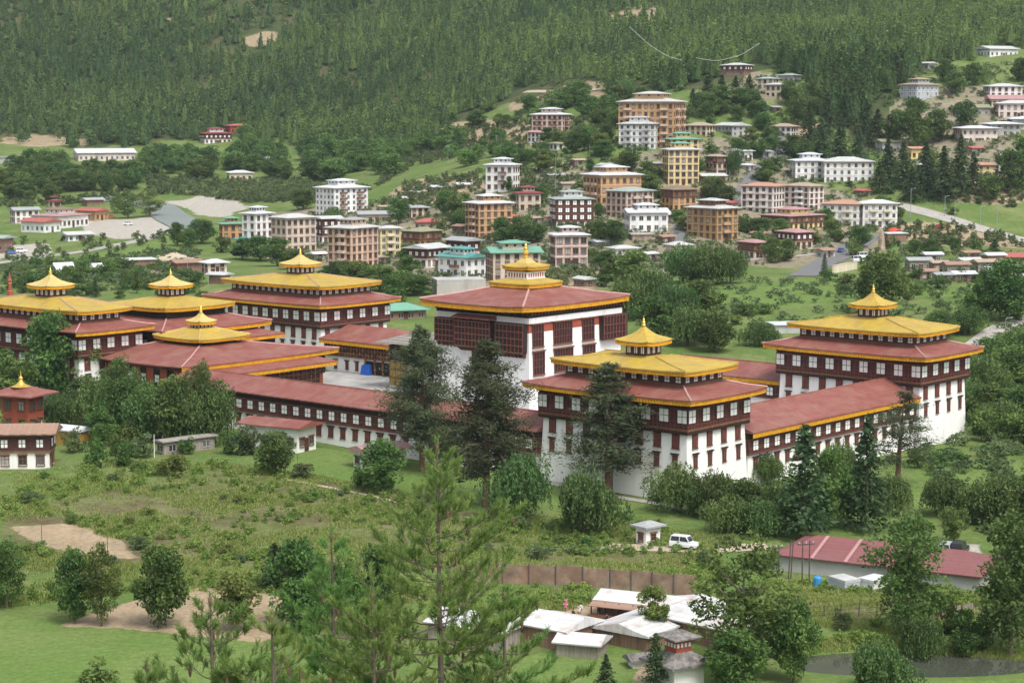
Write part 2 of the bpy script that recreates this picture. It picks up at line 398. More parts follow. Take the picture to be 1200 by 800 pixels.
# ---------------------------------------------------------------- the setting: terrain, water, roads
ZONES = dict(
 lawn=[[(0,722),(60,729),(150,738),(215,742),(300,752),(360,772),(420,810),(-80,812),(-80,715)],
       [(1058,560),(1075,545),(1130,548),(1210,512),(1300,512),(1300,640),(1110,612),(1070,612)],
       [(600,768),(740,752),(752,812),(600,812)],[(930,742),(1010,735),(1210,755),(1210,815),(930,815)],
       [(352,520),(400,528),(520,545),(640,562),(700,585),(690,600),(560,590),(480,575),(380,565),(330,548)],
       [(640,575),(720,578),(790,600),(740,604),(660,598)],
       [(800,335),(960,325),(1080,330),(1150,345),(1000,352),(900,362),(820,352)],
       [(0,322),(120,296),(215,272),(222,285),(120,312),(40,335)]],
 dirt=[[(10,616),(75,612),(120,622),(150,640),(168,655),(120,651),(70,643),(30,632)],[(60,735),(110,716),(160,700),(240,688),(300,690),(335,703),(345,735),(310,752),(215,742),(130,735)],
       [(225,672),(330,672),(335,678),(225,678)],
       [(655,712),(765,706),(800,720),(700,740),(640,728)],[(740,790),(770,768),(800,778),(790,812),(730,812)],
       [(165,322),(178,298),(232,300),(228,322)],[(445,240),(480,212),(560,205),(568,222),(520,232),(500,246)],
       [(560,345),(640,318),(720,318),(735,330),(640,345)],[(1035,262),(1120,262),(1200,282),(1210,292),(1110,288),(1040,280)],
       [(276,44),(305,38),(333,37),(331,49),(300,55),(280,54)],[(600,122),(640,108),(688,92),(712,98),(700,112),(640,125),(600,130)],[(500,150),(560,138),(640,150),(700,158),(640,172),(540,168)],
       [(905,148),(960,140),(965,165),(905,165)],[(520,150),(560,145),(565,170),(510,180)],[(185,22),(200,18),(204,26),(190,30)],[(1085,215),(1150,208),(1200,222),(1200,240),(1110,236)],
       [(0,160),(40,158),(110,162),(100,172),(0,170)],[(700,20),(760,5),(800,22),(730,38)]],
 gravel=[[(98,262),(130,256),(196,255),(210,268),(185,275),(140,282),(108,275)],[(186,236),(230,231),(275,233),(292,242),(262,254),(230,250)],[(-20,284),(52,287),(62,298),(-20,306)],
         [(520,330),(560,322),(565,345),(530,348)],[(790,282),(806,255),(812,262),(800,284)],[(1085,640),(1150,635),(1155,655),(1100,652)],[(1140,405),(1160,380),(1215,372),(1215,378),(1170,388),(1155,408)]],
 urban=[[(280,250),(480,235),(560,212),(700,190),(830,160),(930,160),(960,215),(1060,245),(1040,300),(940,315),(850,312),(720,338),(560,348),(470,335),(380,322),(290,300)],[(850,80),(930,85),(930,125),(850,120)],[(1030,100),(1200,100),(1200,215),(1030,190)]],
 scrubby=[[(0,600),(200,560),(330,552),(560,600),(840,640),(830,668),(560,655),(330,668),(0,668)],[(250,540),(330,555),(300,565),(240,555)],[(880,690),(1100,680),(1180,720),(960,730)]])
def build_terrain():
    rows = [20.0]
    while rows[-1] < 190: rows.append(rows[-1] + 2.2)
    while rows[-1] < 1750: rows.append(rows[-1] * 1.0026)
    while rows[-1] < 2890: rows.append(rows[-1] * 1.02)
    rows = np.array(rows); nc = 341
    t = np.linspace(-1, 1, nc)
    X = (t[None, :] * (rows[:, None] * 0.40 + 25)); Y = np.repeat(rows[:, None], nc, 1)
    x = X.ravel(); y = Y.ravel(); z = heights(x, y)
    nr = len(rows)
    i = (np.arange(nr - 1)[:, None] * nc + np.arange(nc - 1)[None, :]).ravel()
    q = np.stack([i, i + 1, i + nc + 1, i + nc], 1)
    me = np_mesh('ground', np.stack([x, y, z], 1), q, [])
    me.polygons.foreach_set('use_smooth', np.ones(len(q), bool))
    px, py = project(x, y, z)
    rs = np.random.RandomState(3)
    jx = px + 4 * np.sin(x * .13 + y * .05) + 2.5 * np.sin(x * .41 - y * .3); jy = py + 1.5 * np.sin(x * .2 + y * .11)
    for k, polys in ZONES.items():
        v = np.zeros(len(x), np.float32)
        for p in polys: v[inpoly(jx, jy, p)] = 1
        v = v.reshape(nr, nc)
        for _ in range(3 if k != 'urban' else 8): v[1:-1, 1:-1] = (v[1:-1, 1:-1] * 2 + v[:-2, 1:-1] + v[2:, 1:-1] + v[1:-1, :-2] + v[1:-1, 2:]) / 6
        v = v.ravel()
        a = me.attributes.new(k, 'FLOAT', 'POINT'); a.data.foreach_set('value', v)
    fy = np.interp(px, [-200, 0, 130, 260, 400, 520, 600, 720, 830, 900, 960, 1010, 1060, 1110, 1200, 1400], [168, 168, 172, 158, 165, 150, 120, 108, 105, 80, 70, 200, 95, 72, 55, 55])
    a = me.attributes.new('forest', 'FLOAT', 'POINT'); a.data.foreach_set('value', (jy < fy).astype(np.float32))
    m = bpy.data.materials.new('terrain'); m.use_nodes = True; MATS['terrain'] = m
    nt = m.node_tree; N = nt.nodes; L = nt.links; b = N['Principled BSDF']; b.inputs['Roughness'].default_value = 0.95; b.inputs['Specular IOR Level'].default_value = 0.1
    g = N.new('ShaderNodeNewGeometry')
    def noise(sc, det=7, ro=0.65, stretch=None):
        n = N.new('ShaderNodeTexNoise'); n.inputs['Scale'].default_value = sc; n.inputs['Detail'].default_value = det; n.inputs['Roughness'].default_value = ro
        if stretch:
            mp = N.new('ShaderNodeMapping'); mp.inputs['Scale'].default_value = stretch
            L.new(g.outputs['Position'], mp.inputs['Vector']); L.new(mp.outputs[0], n.inputs['Vector'])
        else: L.new(g.outputs['Position'], n.inputs['Vector'])
        return n.outputs['Fac']
    def rng(s, a, b_, c=0.0, d=1.0):
        r = N.new('ShaderNodeMapRange'); r.inputs[1].default_value = a; r.inputs[2].default_value = b_; r.inputs[3].default_value = c; r.inputs[4].default_value = d
        L.new(s, r.inputs[0]); return r.outputs[0]
    def rgb(c): n = N.new('ShaderNodeRGB'); n.outputs[0].default_value = (*c, 1); return n.outputs[0]
    def mix(f, a, b_):
        x_ = N.new('ShaderNodeMix'); x_.data_type = 'RGBA'; L.new(f, x_.inputs[0]); L.new(a, x_.inputs[6]); L.new(b_, x_.inputs[7]); return x_.outputs[2]
    def zone(name, soft=0.55, bias=0.0):
        at = N.new('ShaderNodeAttribute'); at.attribute_name = name
        ad = N.new('ShaderNodeMath'); ad.operation = 'ADD'; L.new(at.outputs['Fac'], ad.inputs[0]); L.new(rng(noise(0.35, 8, .7), 0, 1, -soft + bias, soft + bias), ad.inputs[1])
        return rng(ad.outputs[0], 0.4, 0.6)
    c = mix(rng(noise(0.06), 0.42, 0.62), rgb((0.100, 0.165, 0.042)), rgb((0.175, 0.205, 0.075)))
    c = mix(rng(noise(0.11, 8, .7, (1, 1.8, 1)), 0.55, 0.68, 0, .8), c, rgb((0.125, 0.100, 0.050)))
    c = mix(rng(noise(0.09, 8, .7), 0.56, 0.66, 0, .85), c, rgb((0.060, 0.125, 0.024)))
    c = mix(zone('scrubby', .6), c, mix(rng(noise(0.15, 8, .7), .4, .6), rgb((0.165, 0.165, 0.075)), rgb((0.11, 0.085, 0.05))))
    c = mix(rng(noise(0.05, 9, .75), .42, .62, 0, .6), c, rgb((0.10, 0.15, 0.036)))
    c = mix(zone('urban', 1.0, -.32), c, mix(rng(noise(0.12, 8, .7), .4, .6), rgb((0.27, 0.225, 0.165)), rgb((0.21, 0.19, 0.13))))
    c = mix(zone('lawn', .3), c, mix(rng(noise(0.08), .4, .65), rgb((0.115, 0.185, 0.045)), rgb((0.15, 0.205, 0.062))))
    c = mix(zone('gravel', .35), c, mix(rng(noise(0.5), .4, .6), rgb((0.34, 0.32, 0.28)), rgb((0.42, 0.39, 0.33))))
    c = mix(zone('dirt', .85), c, mix(rng(noise(0.2, 8, .7), .4, .65), rgb((0.36, 0.275, 0.18)), rgb((0.28, 0.225, 0.145))))
    fo = mix(rng(noise(0.02, 7), .45, .6), rgb((0.045, 0.068, 0.024)), rgb((0.10, 0.095, 0.045)))
    c2 = mix(zone('forest', .3), c, fo); 
    at = N.new('ShaderNodeAttribute'); at.attribute_name = 'dirt'
    c2 = mix(rng(at.outputs['Fac'], .35, .65, 0, .85), c2, c)
    fine = N.new('ShaderNodeVectorMath'); fine.operation = 'SCALE'; L.new(c2, fine.inputs[0]); L.new(rng(noise(1.3, 8, .75), .3, .7, .68, 1.32), fine.inputs['Scale'])
    L.new(fine.outputs[0], b.inputs['Base Color'])
    bp = N.new('ShaderNodeBump'); bp.inputs['Strength'].default_value = 0.6; bp.inputs['Distance'].default_value = 0.5
    L.new(noise(0.9, 6, .7), bp.inputs['Height']); L.new(bp.outputs[0], b.inputs['Normal'])
    me.materials.append(m)
    return struct(link('ground', me))
build_terrain()

def sheet(name, pts, width, material, lift=0.12, closed=False, n_across=5, step=3.0):
    """a strip laid along surveyed points, following the terrain"""
    P = [ground(*p) for p in pts]
    Q = [np.array(P[0][:2])]
    for a, b in zip(P[:-1], P[1:]):
        L_ = np.linalg.norm((b - a)[:2]); k = max(1, int(L_ / step))
        for j in range(1, k + 1): Q.append(a[:2] + (b - a)[:2] * j / k)
    Q = np.array(Q)
    for _ in range(6): Q[1:-1] = (Q[:-2] + 2 * Q[1:-1] + Q[2:]) / 4
    T = np.gradient(Q, axis=0); T /= np.linalg.norm(T, axis=1)[:, None] + 1e-9
    Nn = np.stack([-T[:, 1], T[:, 0]], 1)
    w = np.linspace(-.5, .5, n_across) * width
    XY = Q[:, None, :] + Nn[:, None, :] * w[None, :, None]
    zc = heights(XY[..., 0].ravel(), XY[..., 1].ravel()).reshape(XY.shape[:2])
    V = np.concatenate([XY, (zc + lift)[..., None]], 2).reshape(-1, 3)
    i = (np.arange(len(Q) - 1)[:, None] * n_across + np.arange(n_across - 1)[None, :]).ravel()
    me = np_mesh(name, V, np.stack([i, i + n_across, i + n_across + 1, i + 1], 1), [material])
    return struct(link(name, me)), Q, Nn
sheet('road', [(-30, 312), (0, 308), (60, 300), (150, 285), (190, 275), (208, 268), (205, 262)], 6, 'road_concrete', .15)
sheet('road', [(865, 236), (884, 210), (902, 192), (918, 175), (926, 166), (921, 160)], 9, 'asphalt', .2)
sheet('road', [(1230, 288), (1190, 279), (1130, 262), (1085, 249), (1050, 240), (1020, 236)], 8, 'road_concrete', .2)
sheet('road', [(940, 324), (955, 314), (985, 299), (1003, 287), (1018, 275)], 9, 'asphalt', .2)
sheet('road', [(792, 284), (797, 268), (806, 252)], 6, 'asphalt', .2)
sheet('path', [(615, 206), (640, 199), (672, 189)], 3.5, 'path_earth', .2)
sheet('road', [(535, 192), (562, 184), (588, 176)], 5, 'road_concrete', .2)
sheet('road', [(1130, 412), (1152, 398), (1168, 384), (1210, 374)], 5, 'road_concrete', .2)
sheet('path', [(338, 562), (368, 568), (400, 574), (440, 582), (475, 592)], 1.1, 'path_earth', .08, step=1)
sheet('path', [(640, 565), (700, 578), (770, 590), (806, 597)], 2.0, 'road_concrete', .08, step=1)
sheet('road', [(700, 640), (760, 642), (830, 644), (900, 640)], 4.0, 'path_earth', .08, step=1)
sheet('path', [(615, 108), (680, 108), (715, 104)], 4, 'path_earth', .3)

def water_mat(name, col, rough, bump):
    m = bpy.data.materials.new(name); m.use_nodes = True; MATS[name] = m
    nt = m.node_tree; N = nt.nodes; L = nt.links; b = N['Principled BSDF']
    b.inputs['Base Color'].default_value = (*col, 1); b.inputs['Roughness'].default_value = rough; b.inputs['Specular IOR Level'].default_value = 1.0
    g = N.new('ShaderNodeNewGeometry'); n = N.new('ShaderNodeTexNoise'); n.inputs['Scale'].default_value = 1.2; n.inputs['Detail'].default_value = 4
    L.new(g.outputs['Position'], n.inputs['Vector'])
    bp = N.new('ShaderNodeBump'); bp.inputs['Strength'].default_value = bump; bp.inputs['Distance'].default_value = 0.05
    L.new(n.outputs['Fac'], bp.inputs['Height']); L.new(bp.outputs[0], b.inputs['Normal'])
water_mat('pond_water', (0.065, 0.072, 0.055), 0.0, 0.006)
water_mat('river_water', (0.30, 0.33, 0.33), 0.25, 0.6)
mb = MB()
mb.face([(POND[0] + POND[2] * 1.1 * math.cos(a), POND[1] + POND[3] * 1.1 * math.sin(a), -0.75) for a in np.linspace(0, 2 * math.pi, 40, endpoint=False)], 'pond_water')
struct(mb.build('water'))
sheet('river', [(228, 268), (206, 258), (194, 249), (186, 242), (150, 236), (100, 230)], 16, 'river_water', .35)

# the valley air: one even, thin haze round everything
mh = bpy.data.materials.new('haze'); mh.use_nodes = True; MATS['haze'] = mh
nt = mh.node_tree; nt.nodes.clear(); out = nt.nodes.new('ShaderNodeOutputMaterial'); pv = nt.nodes.new('ShaderNodeVolumePrincipled')
pv.inputs['Color'].default_value = (0.80, 0.90, 1.0, 1); pv.inputs['Density'].default_value = 0.000042; pv.inputs['Anisotropy'].default_value = 0.0
nt.links.new(pv.outputs[0], out.inputs['Volume'])
mb = MB(); mb.box(-1400, 1400, -60, 3100, -9, 1050, 'haze'); struct(mb.build('haze'), 'stuff')
# ---------------------------------------------------------------- building kit
# frame of every building: origin at its near corner, x runs right-and-away, y runs left-and-away; faces x=0 and y=0 look at the viewpoint
WIN = {}
PANES = ['pane_dark', 'pane_dark', 'pane_dark', 'pane_mid', 'pane_mid', 'pane_curtain']; wrng = random.Random(3)
def win_mesh(kind, w, h, pane='pane_dark'):
    key = (kind, round(w, 2), round(h, 2), pane)
    if key in WIN: return WIN[key]
    b = MB(); d = 0.12
    if kind == 'white':                       # white panes in a dark timber frame
        b.box(-w/2 - .1, w/2 + .1, -.05, .02, 0, h, 'timber_dark')
        for i in range(2):
            for j in range(2):
                x0 = -w/2 + i * w/2 + .07; x1 = x0 + w/2 - .14
                z0 = .08 + j * (h - .1) / 2; z1 = z0 + (h - .1) / 2 - .10
                b.box(x0, x1, -.11, -.052, z0, z1, 'pane_white')
    elif kind == 'shutter':                   # brown timber window with stepped cornice
        b.box(-w/2, w/2, -.10, .05, 0, h - .3, 'timber_dark')
        b.box(-w/2 - .15, w/2 + .15, -.22, .05, h - .3, h - .12, 'timber_brown')
        b.box(-w/2 - .28, w/2 + .28, -.32, .05, h - .118, h, 'timber_black')
        b.box(-w/2 - .1, w/2 + .1, -.18, .05, -.12, -.002, 'timber_brown')
        b.box(-w/2 + .12, -.05, -.14, -.102, .12, h - .42, 'timber_red')
        b.box(.05, w/2 - .12, -.14, -.102, .12, h - .42, 'timber_red')
    elif kind == 'lattice':                   # tall brown lattice window
        b.box(-w/2, w/2, -.10, .05, 0, h, 'timber_black')
        n = max(2, int(w / .7))
        for i in range(n + 1):
            x = -w/2 + i * w / n; b.box(x - .07, x + .07, -.2, -.102, 0, h, 'timber_red')
        k = max(2, int(h / 1.1))
        for j in range(k + 1):
            z = j * h / k; b.box(-w/2 - .07, w/2 + .07, -.24, -.202, z - .07, z + .07, 'timber_red')
        b.box(-w/2 - .25, w/2 + .25, -.36, .05, h + .08, h + .3, 'timber_brown')
        b.box(-w/2 - .15, w/2 + .15, -.3, .05, -.3, -.08, 'timber_brown')
    elif kind == 'slit':
        b.box(-w/2, w/2, -.06, .05, 0, h, 'pane_white')
        b.box(-.05, .05, -.1, -.062, 0, h, 'timber_dark')
    elif kind in ('brown', 'wframe', 'dark', 'cream'):
        fm = dict(brown='timber_brown', wframe='paint_white', dark='timber_dark', cream='wall_cream')[kind]
        b.box(-w/2, w/2, -.03, .05, 0, h, pane)
        t = .12
        b.box(-w/2 - t, -w/2, -.12, .05, -t, h + t, fm); b.box(w/2, w/2 + t, -.12, .05, -t, h + t, fm)
        b.box(-w/2, w/2, -.12, .05, h, h + t, fm); b.box(-w/2 - .15, w/2 + .15, -.2, .05, -t - .12, -t - .002, fm)
        b.box(-.05, .05, -.09, -.032, 0, h, fm); b.box(-w/2, w/2, -.08, -.034, h * .62, h * .62 + .08, fm)
        b.box(-w/2 - .22, w/2 + .22, -.26, .05, h + t + .004, h + t + .2, fm)
    elif kind == 'plain':
        b.box(-w/2, w/2, -.03, .05, 0, h, pane); b.box(-w/2 - .1, w/2 + .1, -.1, .05, -.12, -.002, 'wall_concrete')
        b.box(-.05, .05, -.08, -.032, 0, h, 'wall_grey'); b.box(-w/2 - .06, w/2 + .06, -.08, .05, h, h + .1, 'wall_grey')
    WIN[key] = b.mesh('window'); return WIN[key]
def window(parent, kind, face, u, z, w, h, off=0.0, name='window'):
    """face 'L': on the x=off plane at y=u, looking -x; face 'R': on the y=off plane at x=u, looking -y"""
    me = win_mesh(kind, w, h, PANES[wrng.randrange(6)] if kind in ('brown', 'wframe', 'plain') else 'pane_dark')
    if face == 'L': return link(name, me, parent, (off, u, z), -math.pi / 2)
    return link(name, me, parent, (u, off, z), 0)

def hip_roof(b, eave, ze, top, zt, m, thick=0.22, soff='soffit', flare=0.0):
    """eave, top: (x0,x1,y0,y1). Sheet metal over a dark soffit, corners a little raised."""
    (a, c, d, e), (f, g, h_, i) = eave, top
    E = [(a, d), (c, d), (c, e), (a, e)]; Tt = [(f, h_), (g, h_), (g, i), (f, i)]
    n = 6
    for k in range(4):
        p, q = E[k], E[(k + 1) % 4]; r, s = Tt[k], Tt[(k + 1) % 4]
        for j in range(n):
            t0, t1 = j / n, (j + 1) / n
            l0 = flare * abs(2 * t0 - 1) ** 3; l1 = flare * abs(2 * t1 - 1) ** 3
            e0 = (p[0] + (q[0] - p[0]) * t0, p[1] + (q[1] - p[1]) * t0, ze + l0); e1 = (p[0] + (q[0] - p[0]) * t1, p[1] + (q[1] - p[1]) * t1, ze + l1)
            u0 = (r[0] + (s[0] - r[0]) * t0, r[1] + (s[1] - r[1]) * t0, zt); u1 = (r[0] + (s[0] - r[0]) * t1, r[1] + (s[1] - r[1]) * t1, zt)
            m0 = tuple(.5 * (x + y) for x, y in zip(e0, u0)); m1 = tuple(.5 * (x + y) for x, y in zip(e1, u1))
            m0 = (m0[0], m0[1], m0[2] - .06 * (zt - ze)); m1 = (m1[0], m1[1], m1[2] - .06 * (zt - ze))
            b.face([e0, e1, m1, m0], m)
            if math.dist(u0, u1) > 1e-4: b.face([m0, m1, u1, u0], m)
            else: b.face([m0, m1, u1], m)
            b.face([(e0[0], e0[1], e0[2] - thick), (e1[0], e1[1], e1[2] - thick), e1, e0], m)
    b.face([(p[0], p[1], ze - thick) for p in reversed(E)], soff)
    if zt > ze and abs(g - f) > .1 and abs(i - h_) > .1: b.face([(p[0], p[1], zt) for p in Tt], m)
def hips(par, eave, ze, top, zt, m='hip_cap', w=.16, flare=0.0):
    (a, c, d, e), (f, g, h_, i) = eave, top
    for p, q in (((a, d), (f, h_)), ((c, d), (g, h_)), ((c, e), (g, i)), ((a, e), (f, i))):
        pm = (.5 * (p[0] + q[0]), .5 * (p[1] + q[1]), .5 * (ze + flare + zt) - .06 * (zt - ze) + .03)
        b = MB(); b.tube([(p[0], p[1], ze + flare + .04), pm, (q[0], q[1], zt + .05)], [w, w, w], m, 5); b.build('hip_cap', par)
def valance(b, eave, ze, h=.85, inset=.12, sides='LRBK', m='valance_yellow', seg=.55, flare=0.0):
    """pleated cloth hung under the eave: a zigzag band with a scalloped hem"""
    (a, c, d, e) = eave; a += inset; c -= inset; d += inset; e -= inset
    S = dict(L=((a, e), (a, d), (-1, 0)), R=((a, d), (c, d), (0, -1)), B=((c, d), (c, e), (1, 0)), K=((c, e), (a, e), (0, 1)))
    for k in sides:
        p, q, nn = S[k]; Ln = math.dist(p, q); n = max(2, int(Ln / seg) * 2)
        for j in range(n):
            t0, t1 = j / n, (j + 1) / n
            o0 = .10 * (j % 2); o1 = .10 * ((j + 1) % 2); l0 = flare * abs(2 * t0 - 1) ** 3; l1 = flare * abs(2 * t1 - 1) ** 3
            P0 = (p[0] + (q[0] - p[0]) * t0 + nn[0] * o0, p[1] + (q[1] - p[1]) * t0 + nn[1] * o0); P1 = (p[0] + (q[0] - p[0]) * t1 + nn[0] * o1, p[1] + (q[1] - p[1]) * t1 + nn[1] * o1)
            hh0 = h - .12 * (j % 2); hh1 = h - .12 * ((j + 1) % 2)
            b.face([(*P0, ze - .22 + l0 - hh0), (*P1, ze - .22 + l1 - hh1), (*P1, ze - .21 + l1), (*P0, ze - .21 + l0)], m)
def brackets(b, r, z0, z1, step=.8, out=.8, m='timber_black'):
    """stepped corbel row round a rect"""
    (a, c, d, e) = r
    b.box(a - out * .35, c + out * .35, d - out * .35, e + out * .35, z0, z0 + (z1 - z0) * .3, m)
    n = int((e - d) / step)
    for j in range(n + 1):
        y = d + (e - d) * j / n; b.box(a - out, a - out * .35, y - step * .2, y + step * .2, z0 + (z1 - z0) * .32, z1, 'timber_dark')
    n = int((c - a) / step)
    for j in range(n + 1):
        x = a + (c - a) * j / n; b.box(x - step * .2, x + step * .2, d - out, d - out * .35, z0 + (z1 - z0) * .32, z1, 'timber_dark')
    b.box(a, c, d, e, z0 + (z1 - z0) * .3, z1, 'timber_black')

def lantern(t, cx, cy, z0, w, hb, ro, rh, fin, roofm='roof_gold', vm='valance_yellow', wins=3, rise=.55):
    """small pavilion on top of a roof, pagoda roof, gilded finial"""
    b = MB(); x0, x1, y0, y1 = cx - w/2, cx + w/2, cy - w/2, cy + w/2
    b.box(x0, x1, y0, y1, z0 - 1.0, z0 + hb, 'timber_dark'); b.box(x0 - .15, x1 + .15, y0 - .15, y1 + .15, z0 + hb - .25, z0 + hb + .02, 'timber_red')
    b.build('lantern', t)
    for i in range(wins):
        u = (i + .5) / wins * w
        window(t, 'slit', 'L', y0 + u, z0 + hb * .22, w / wins * .42, hb * .52, x0, 'lantern_window')
        window(t, 'slit', 'R', x0 + u, z0 + hb * .22, w / wins * .42, hb * .52, y0, 'lantern_window')
    b = MB(); h2 = w/2 + ro; ze = z0 + hb + .35
    e = (cx - h2, cx + h2, cy - h2, cy + h2); q = h2 * .42; mid = (cx - q, cx + q, cy - q, cy + q); s = .18
    hip_roof(b, e, ze, mid, ze + rh * (1 - rise), roofm, .15, flare=.25)
    hip_roof(b, mid, ze + rh * (1 - rise) + .005, (cx - s, cx + s, cy - s, cy + s), ze + rh, roofm, .02)
    r = b.build('lantern_roof', t)
    for sx in (-1, 1):
        for sy in (-1, 1): pass
    b = MB(); valance(b, e, ze, .5, .08, m=vm, seg=.35, flare=.2); b.build('valance', r)
    b = MB(); k = fin
    b.lathe([(.32*k/2, ze + rh - .05), (.42*k/2, ze + rh + .1*k), (.2*k/2, ze + rh + .22*k), (.34*k/2, ze + rh + .34*k), (.15*k/2, ze + rh + .48*k), (.22*k/2, ze + rh + .6*k), (.06, ze + rh + .72*k), (.015, ze + rh + k)], 'gilded', (cx, cy))
    b.build('finial', t)

DZ_O = np.array([25.833, 297.992]); DZ_A = math.radians(49.3)
DU = np.array([-math.sin(DZ_A), math.cos(DZ_A)]); DV = np.array([math.cos(DZ_A), math.sin(DZ_A)])
DZ_RZ = math.atan2(DV[1], DV[0])
def dz(u, v, z=0.0):
    p = DZ_O + DU * u + DV * v; return (p[0], p[1], z)

def corner_tower(label, u, v, Lu, Lv, base, ze=15.4, zu=19.1, topz=None, yel_in=.75, nL=9, nR=5, roofm='roof_gold', lroof='roof_gold', lw=3.9, full=True, pale=False, back=2.5, zl=None, low=True):
    t = thing('corner_tower', label, 'tower', dz(u, v, 0), DZ_RZ)
    g0 = ze - 4.8                                                      # bottom of the timber storey
    b = MB(); b.box(0, Lv, 0, Lu, base, g0 + .02, 'whitewash', .55 if low else 0.1)
    b.build('wall', t)
    if low:
        b = MB(); b.box(-.75, Lv + .75, -.75, Lu + .75, base - .5, base + .7, 'stone_plinth'); b.build('plinth', t)
    # timber gallery storey
    o = .55; b = MB(); b.box(-o, Lv + o, -o, Lu + o, g0 + .25, ze - 1.25, 'timber_dark')
    b.box(-o - .12, Lv + o + .12, -o - .12, Lu + o + .12, g0, g0 + .3, 'timber_brown'); b.box(-o - .1, Lv + o + .1, -o - .1, Lu + o + .1, ze - 1.75, ze - 1.4, 'timber_red')
    for z in (g0 + .75, g0 + 1.4): b.box(-o - .06, Lv + o + .06, -o - .06, Lu + o + .06, z, z + .14, 'timber_red')
    n = nL * 4
    for i in range(n + 1): y = -o + (Lu + 2 * o) * i / n; b.box(-o - .09, -o, y - .09, y + .09, g0 + .3, ze - 1.75, 'timber_red')
    n = nR * 4
    for i in range(n + 1): x = -o + (Lv + 2 * o) * i / n; b.box(x - .09, x + .09, -o - .09, -o, g0 + .3, ze - 1.75, 'timber_red')
    b.build('timber_gallery', t)
    b = MB(); brackets(b, (-o, Lv + o, -o, Lu + o), g0 - .5, g0, .55, .1); brackets(b, (0, Lv, 0, Lu), ze - 1.25, ze - .22, .7, 1.7); b.build('eave_bracket', t)
    for k in range(nL): window(t, 'white', 'L', 0.35 + (Lu - .7) * k / (nL - 1), g0 + 1.15, 1.75, 2.1, -o - .1)
    for k in range(nR): window(t, 'white', 'R', 0.35 + (Lv - .7) * k / (nR - 1), g0 + 1.15, 1.75, 2.1, -o - .1)
    if low:
        for k in range(nL - 1):
            uu = 1.9 + (Lu - 3.8) * k / (nL - 2)
            window(t, 'shutter', 'L', uu, g0 - 2.75, 1.35, 2.5, -.14, 'shuttered_window')
            window(t, 'shutter', 'L', uu, g0 - 5.7, .95, 2.25, -.27, 'shuttered_window')
        for k in range(nR - 1):
            uu = 1.9 + (Lv - 3.8) * k / (nR - 2)
            window(t, 'shutter', 'R', uu, g0 - 2.75, 1.35, 2.5, -.14, 'shuttered_window')
            window(t, 'shutter', 'R', uu, g0 - 5.7, .95, 2.25, -.27, 'shuttered_window')
    # lower roof
    e = (-2.5, Lv + 2.5, -2.5, Lu + 2.5); i_ = 2.4; top = (i_, Lv - i_, i_, Lu - i_); zt = zu - 2.3
    b = MB(); hip_roof(b, e, ze, top, zt, 'roof_red', flare=.25); r = b.build('roof', t)
    b = MB(); valance(b, e, ze, .66, sides='LRBK' if full else 'RB', flare=.22); b.build('valance', r)
    hips(r, e, ze, top, zt, flare=.25)
    # clerestory
    c = (i_ + .05, Lv - i_ - .05, i_ + .05, Lu - i_ - .05)
    b = MB(); b.box(*c, zt - .6, zu - .1, 'timber_dark'); b.box(c[0] - .12, c[1] + .12, c[2] - .12, c[3] + .12, zu - .75, zu - .3, 'timber_red'); b.box(c[0] - .12, c[1] + .12, c[2] - .12, c[3] + .12, zt - .1, zt + .25, 'timber_brown')
    b.build('clerestory', t)
    nl = max(5, int((c[3] - c[2]) / 1.9)); nr = max(3, int((c[1] - c[0]) / 1.9))
    for k in range(nl): window(t, 'white', 'L', c[2] + .9 + (c[3] - c[2] - 1.8) * k / (nl - 1), zt + .4, 1.0, 1.05, c[0] - .02, 'clerestory_window')
    for k in range(nr): window(t, 'white', 'R', c[0] + .9 + (c[1] - c[0] - 1.8) * k / (nr - 1), zt + .4, 1.0, 1.05, c[2] - .02, 'clerestory_window')
    # upper gold roof
    e = (yel_in - .25, Lv - yel_in + .25, yel_in, Lu - yel_in); cx, cy = Lv / 2, Lu / 2; q = lw / 2 - .1
    zl = zl or zu + 1.75
    rl = max(0, (Lu - Lv) / 2 - 1.0); top = (cx - q, cx + q, cy - q - rl * .35, cy + q + rl * .35)
    b = MB(); hip_roof(b, e, zu, top, zl, roofm, flare=.25); r = b.build('upper_roof', t)
    b = MB(); valance(b, e, zu, .58, flare=.22); b.build('valance', r)
    hips(r, e, zu, top, zl, 'hip_cap' if pale else roofm, .12, flare=.25)
    lantern(t, cx, cy, zl - .1, lw, 1.9, 1.25, 2.15, 1.75, lroof)
    return t
corner_tower('corner tower nearest the viewer, white walls, gold top roof, half hidden by a dark pine', 0, 0, 27.5, 15, -1.5, zl=20.35)
corner_tower('corner tower at the right end of the fortress, gold roofs, tall bare white base', 0, 68.6, 28.5, 16, -5)
corner_tower('corner tower behind the courtyard, pale gold pagoda cap, left of the central tower', 146, 66, 34, 20.5, -1, nL=11, nR=6, lroof='roof_pale_gold', lw=4.4, pale=True)
corner_tower('long dark timber tower at the far left edge with a faded gold pagoda cap', 142.5, -1.8, 36, 14.5, -1, zu=19.0, nL=11, nR=5, lroof='roof_pale_gold', lw=4.4, full=False, pale=True)

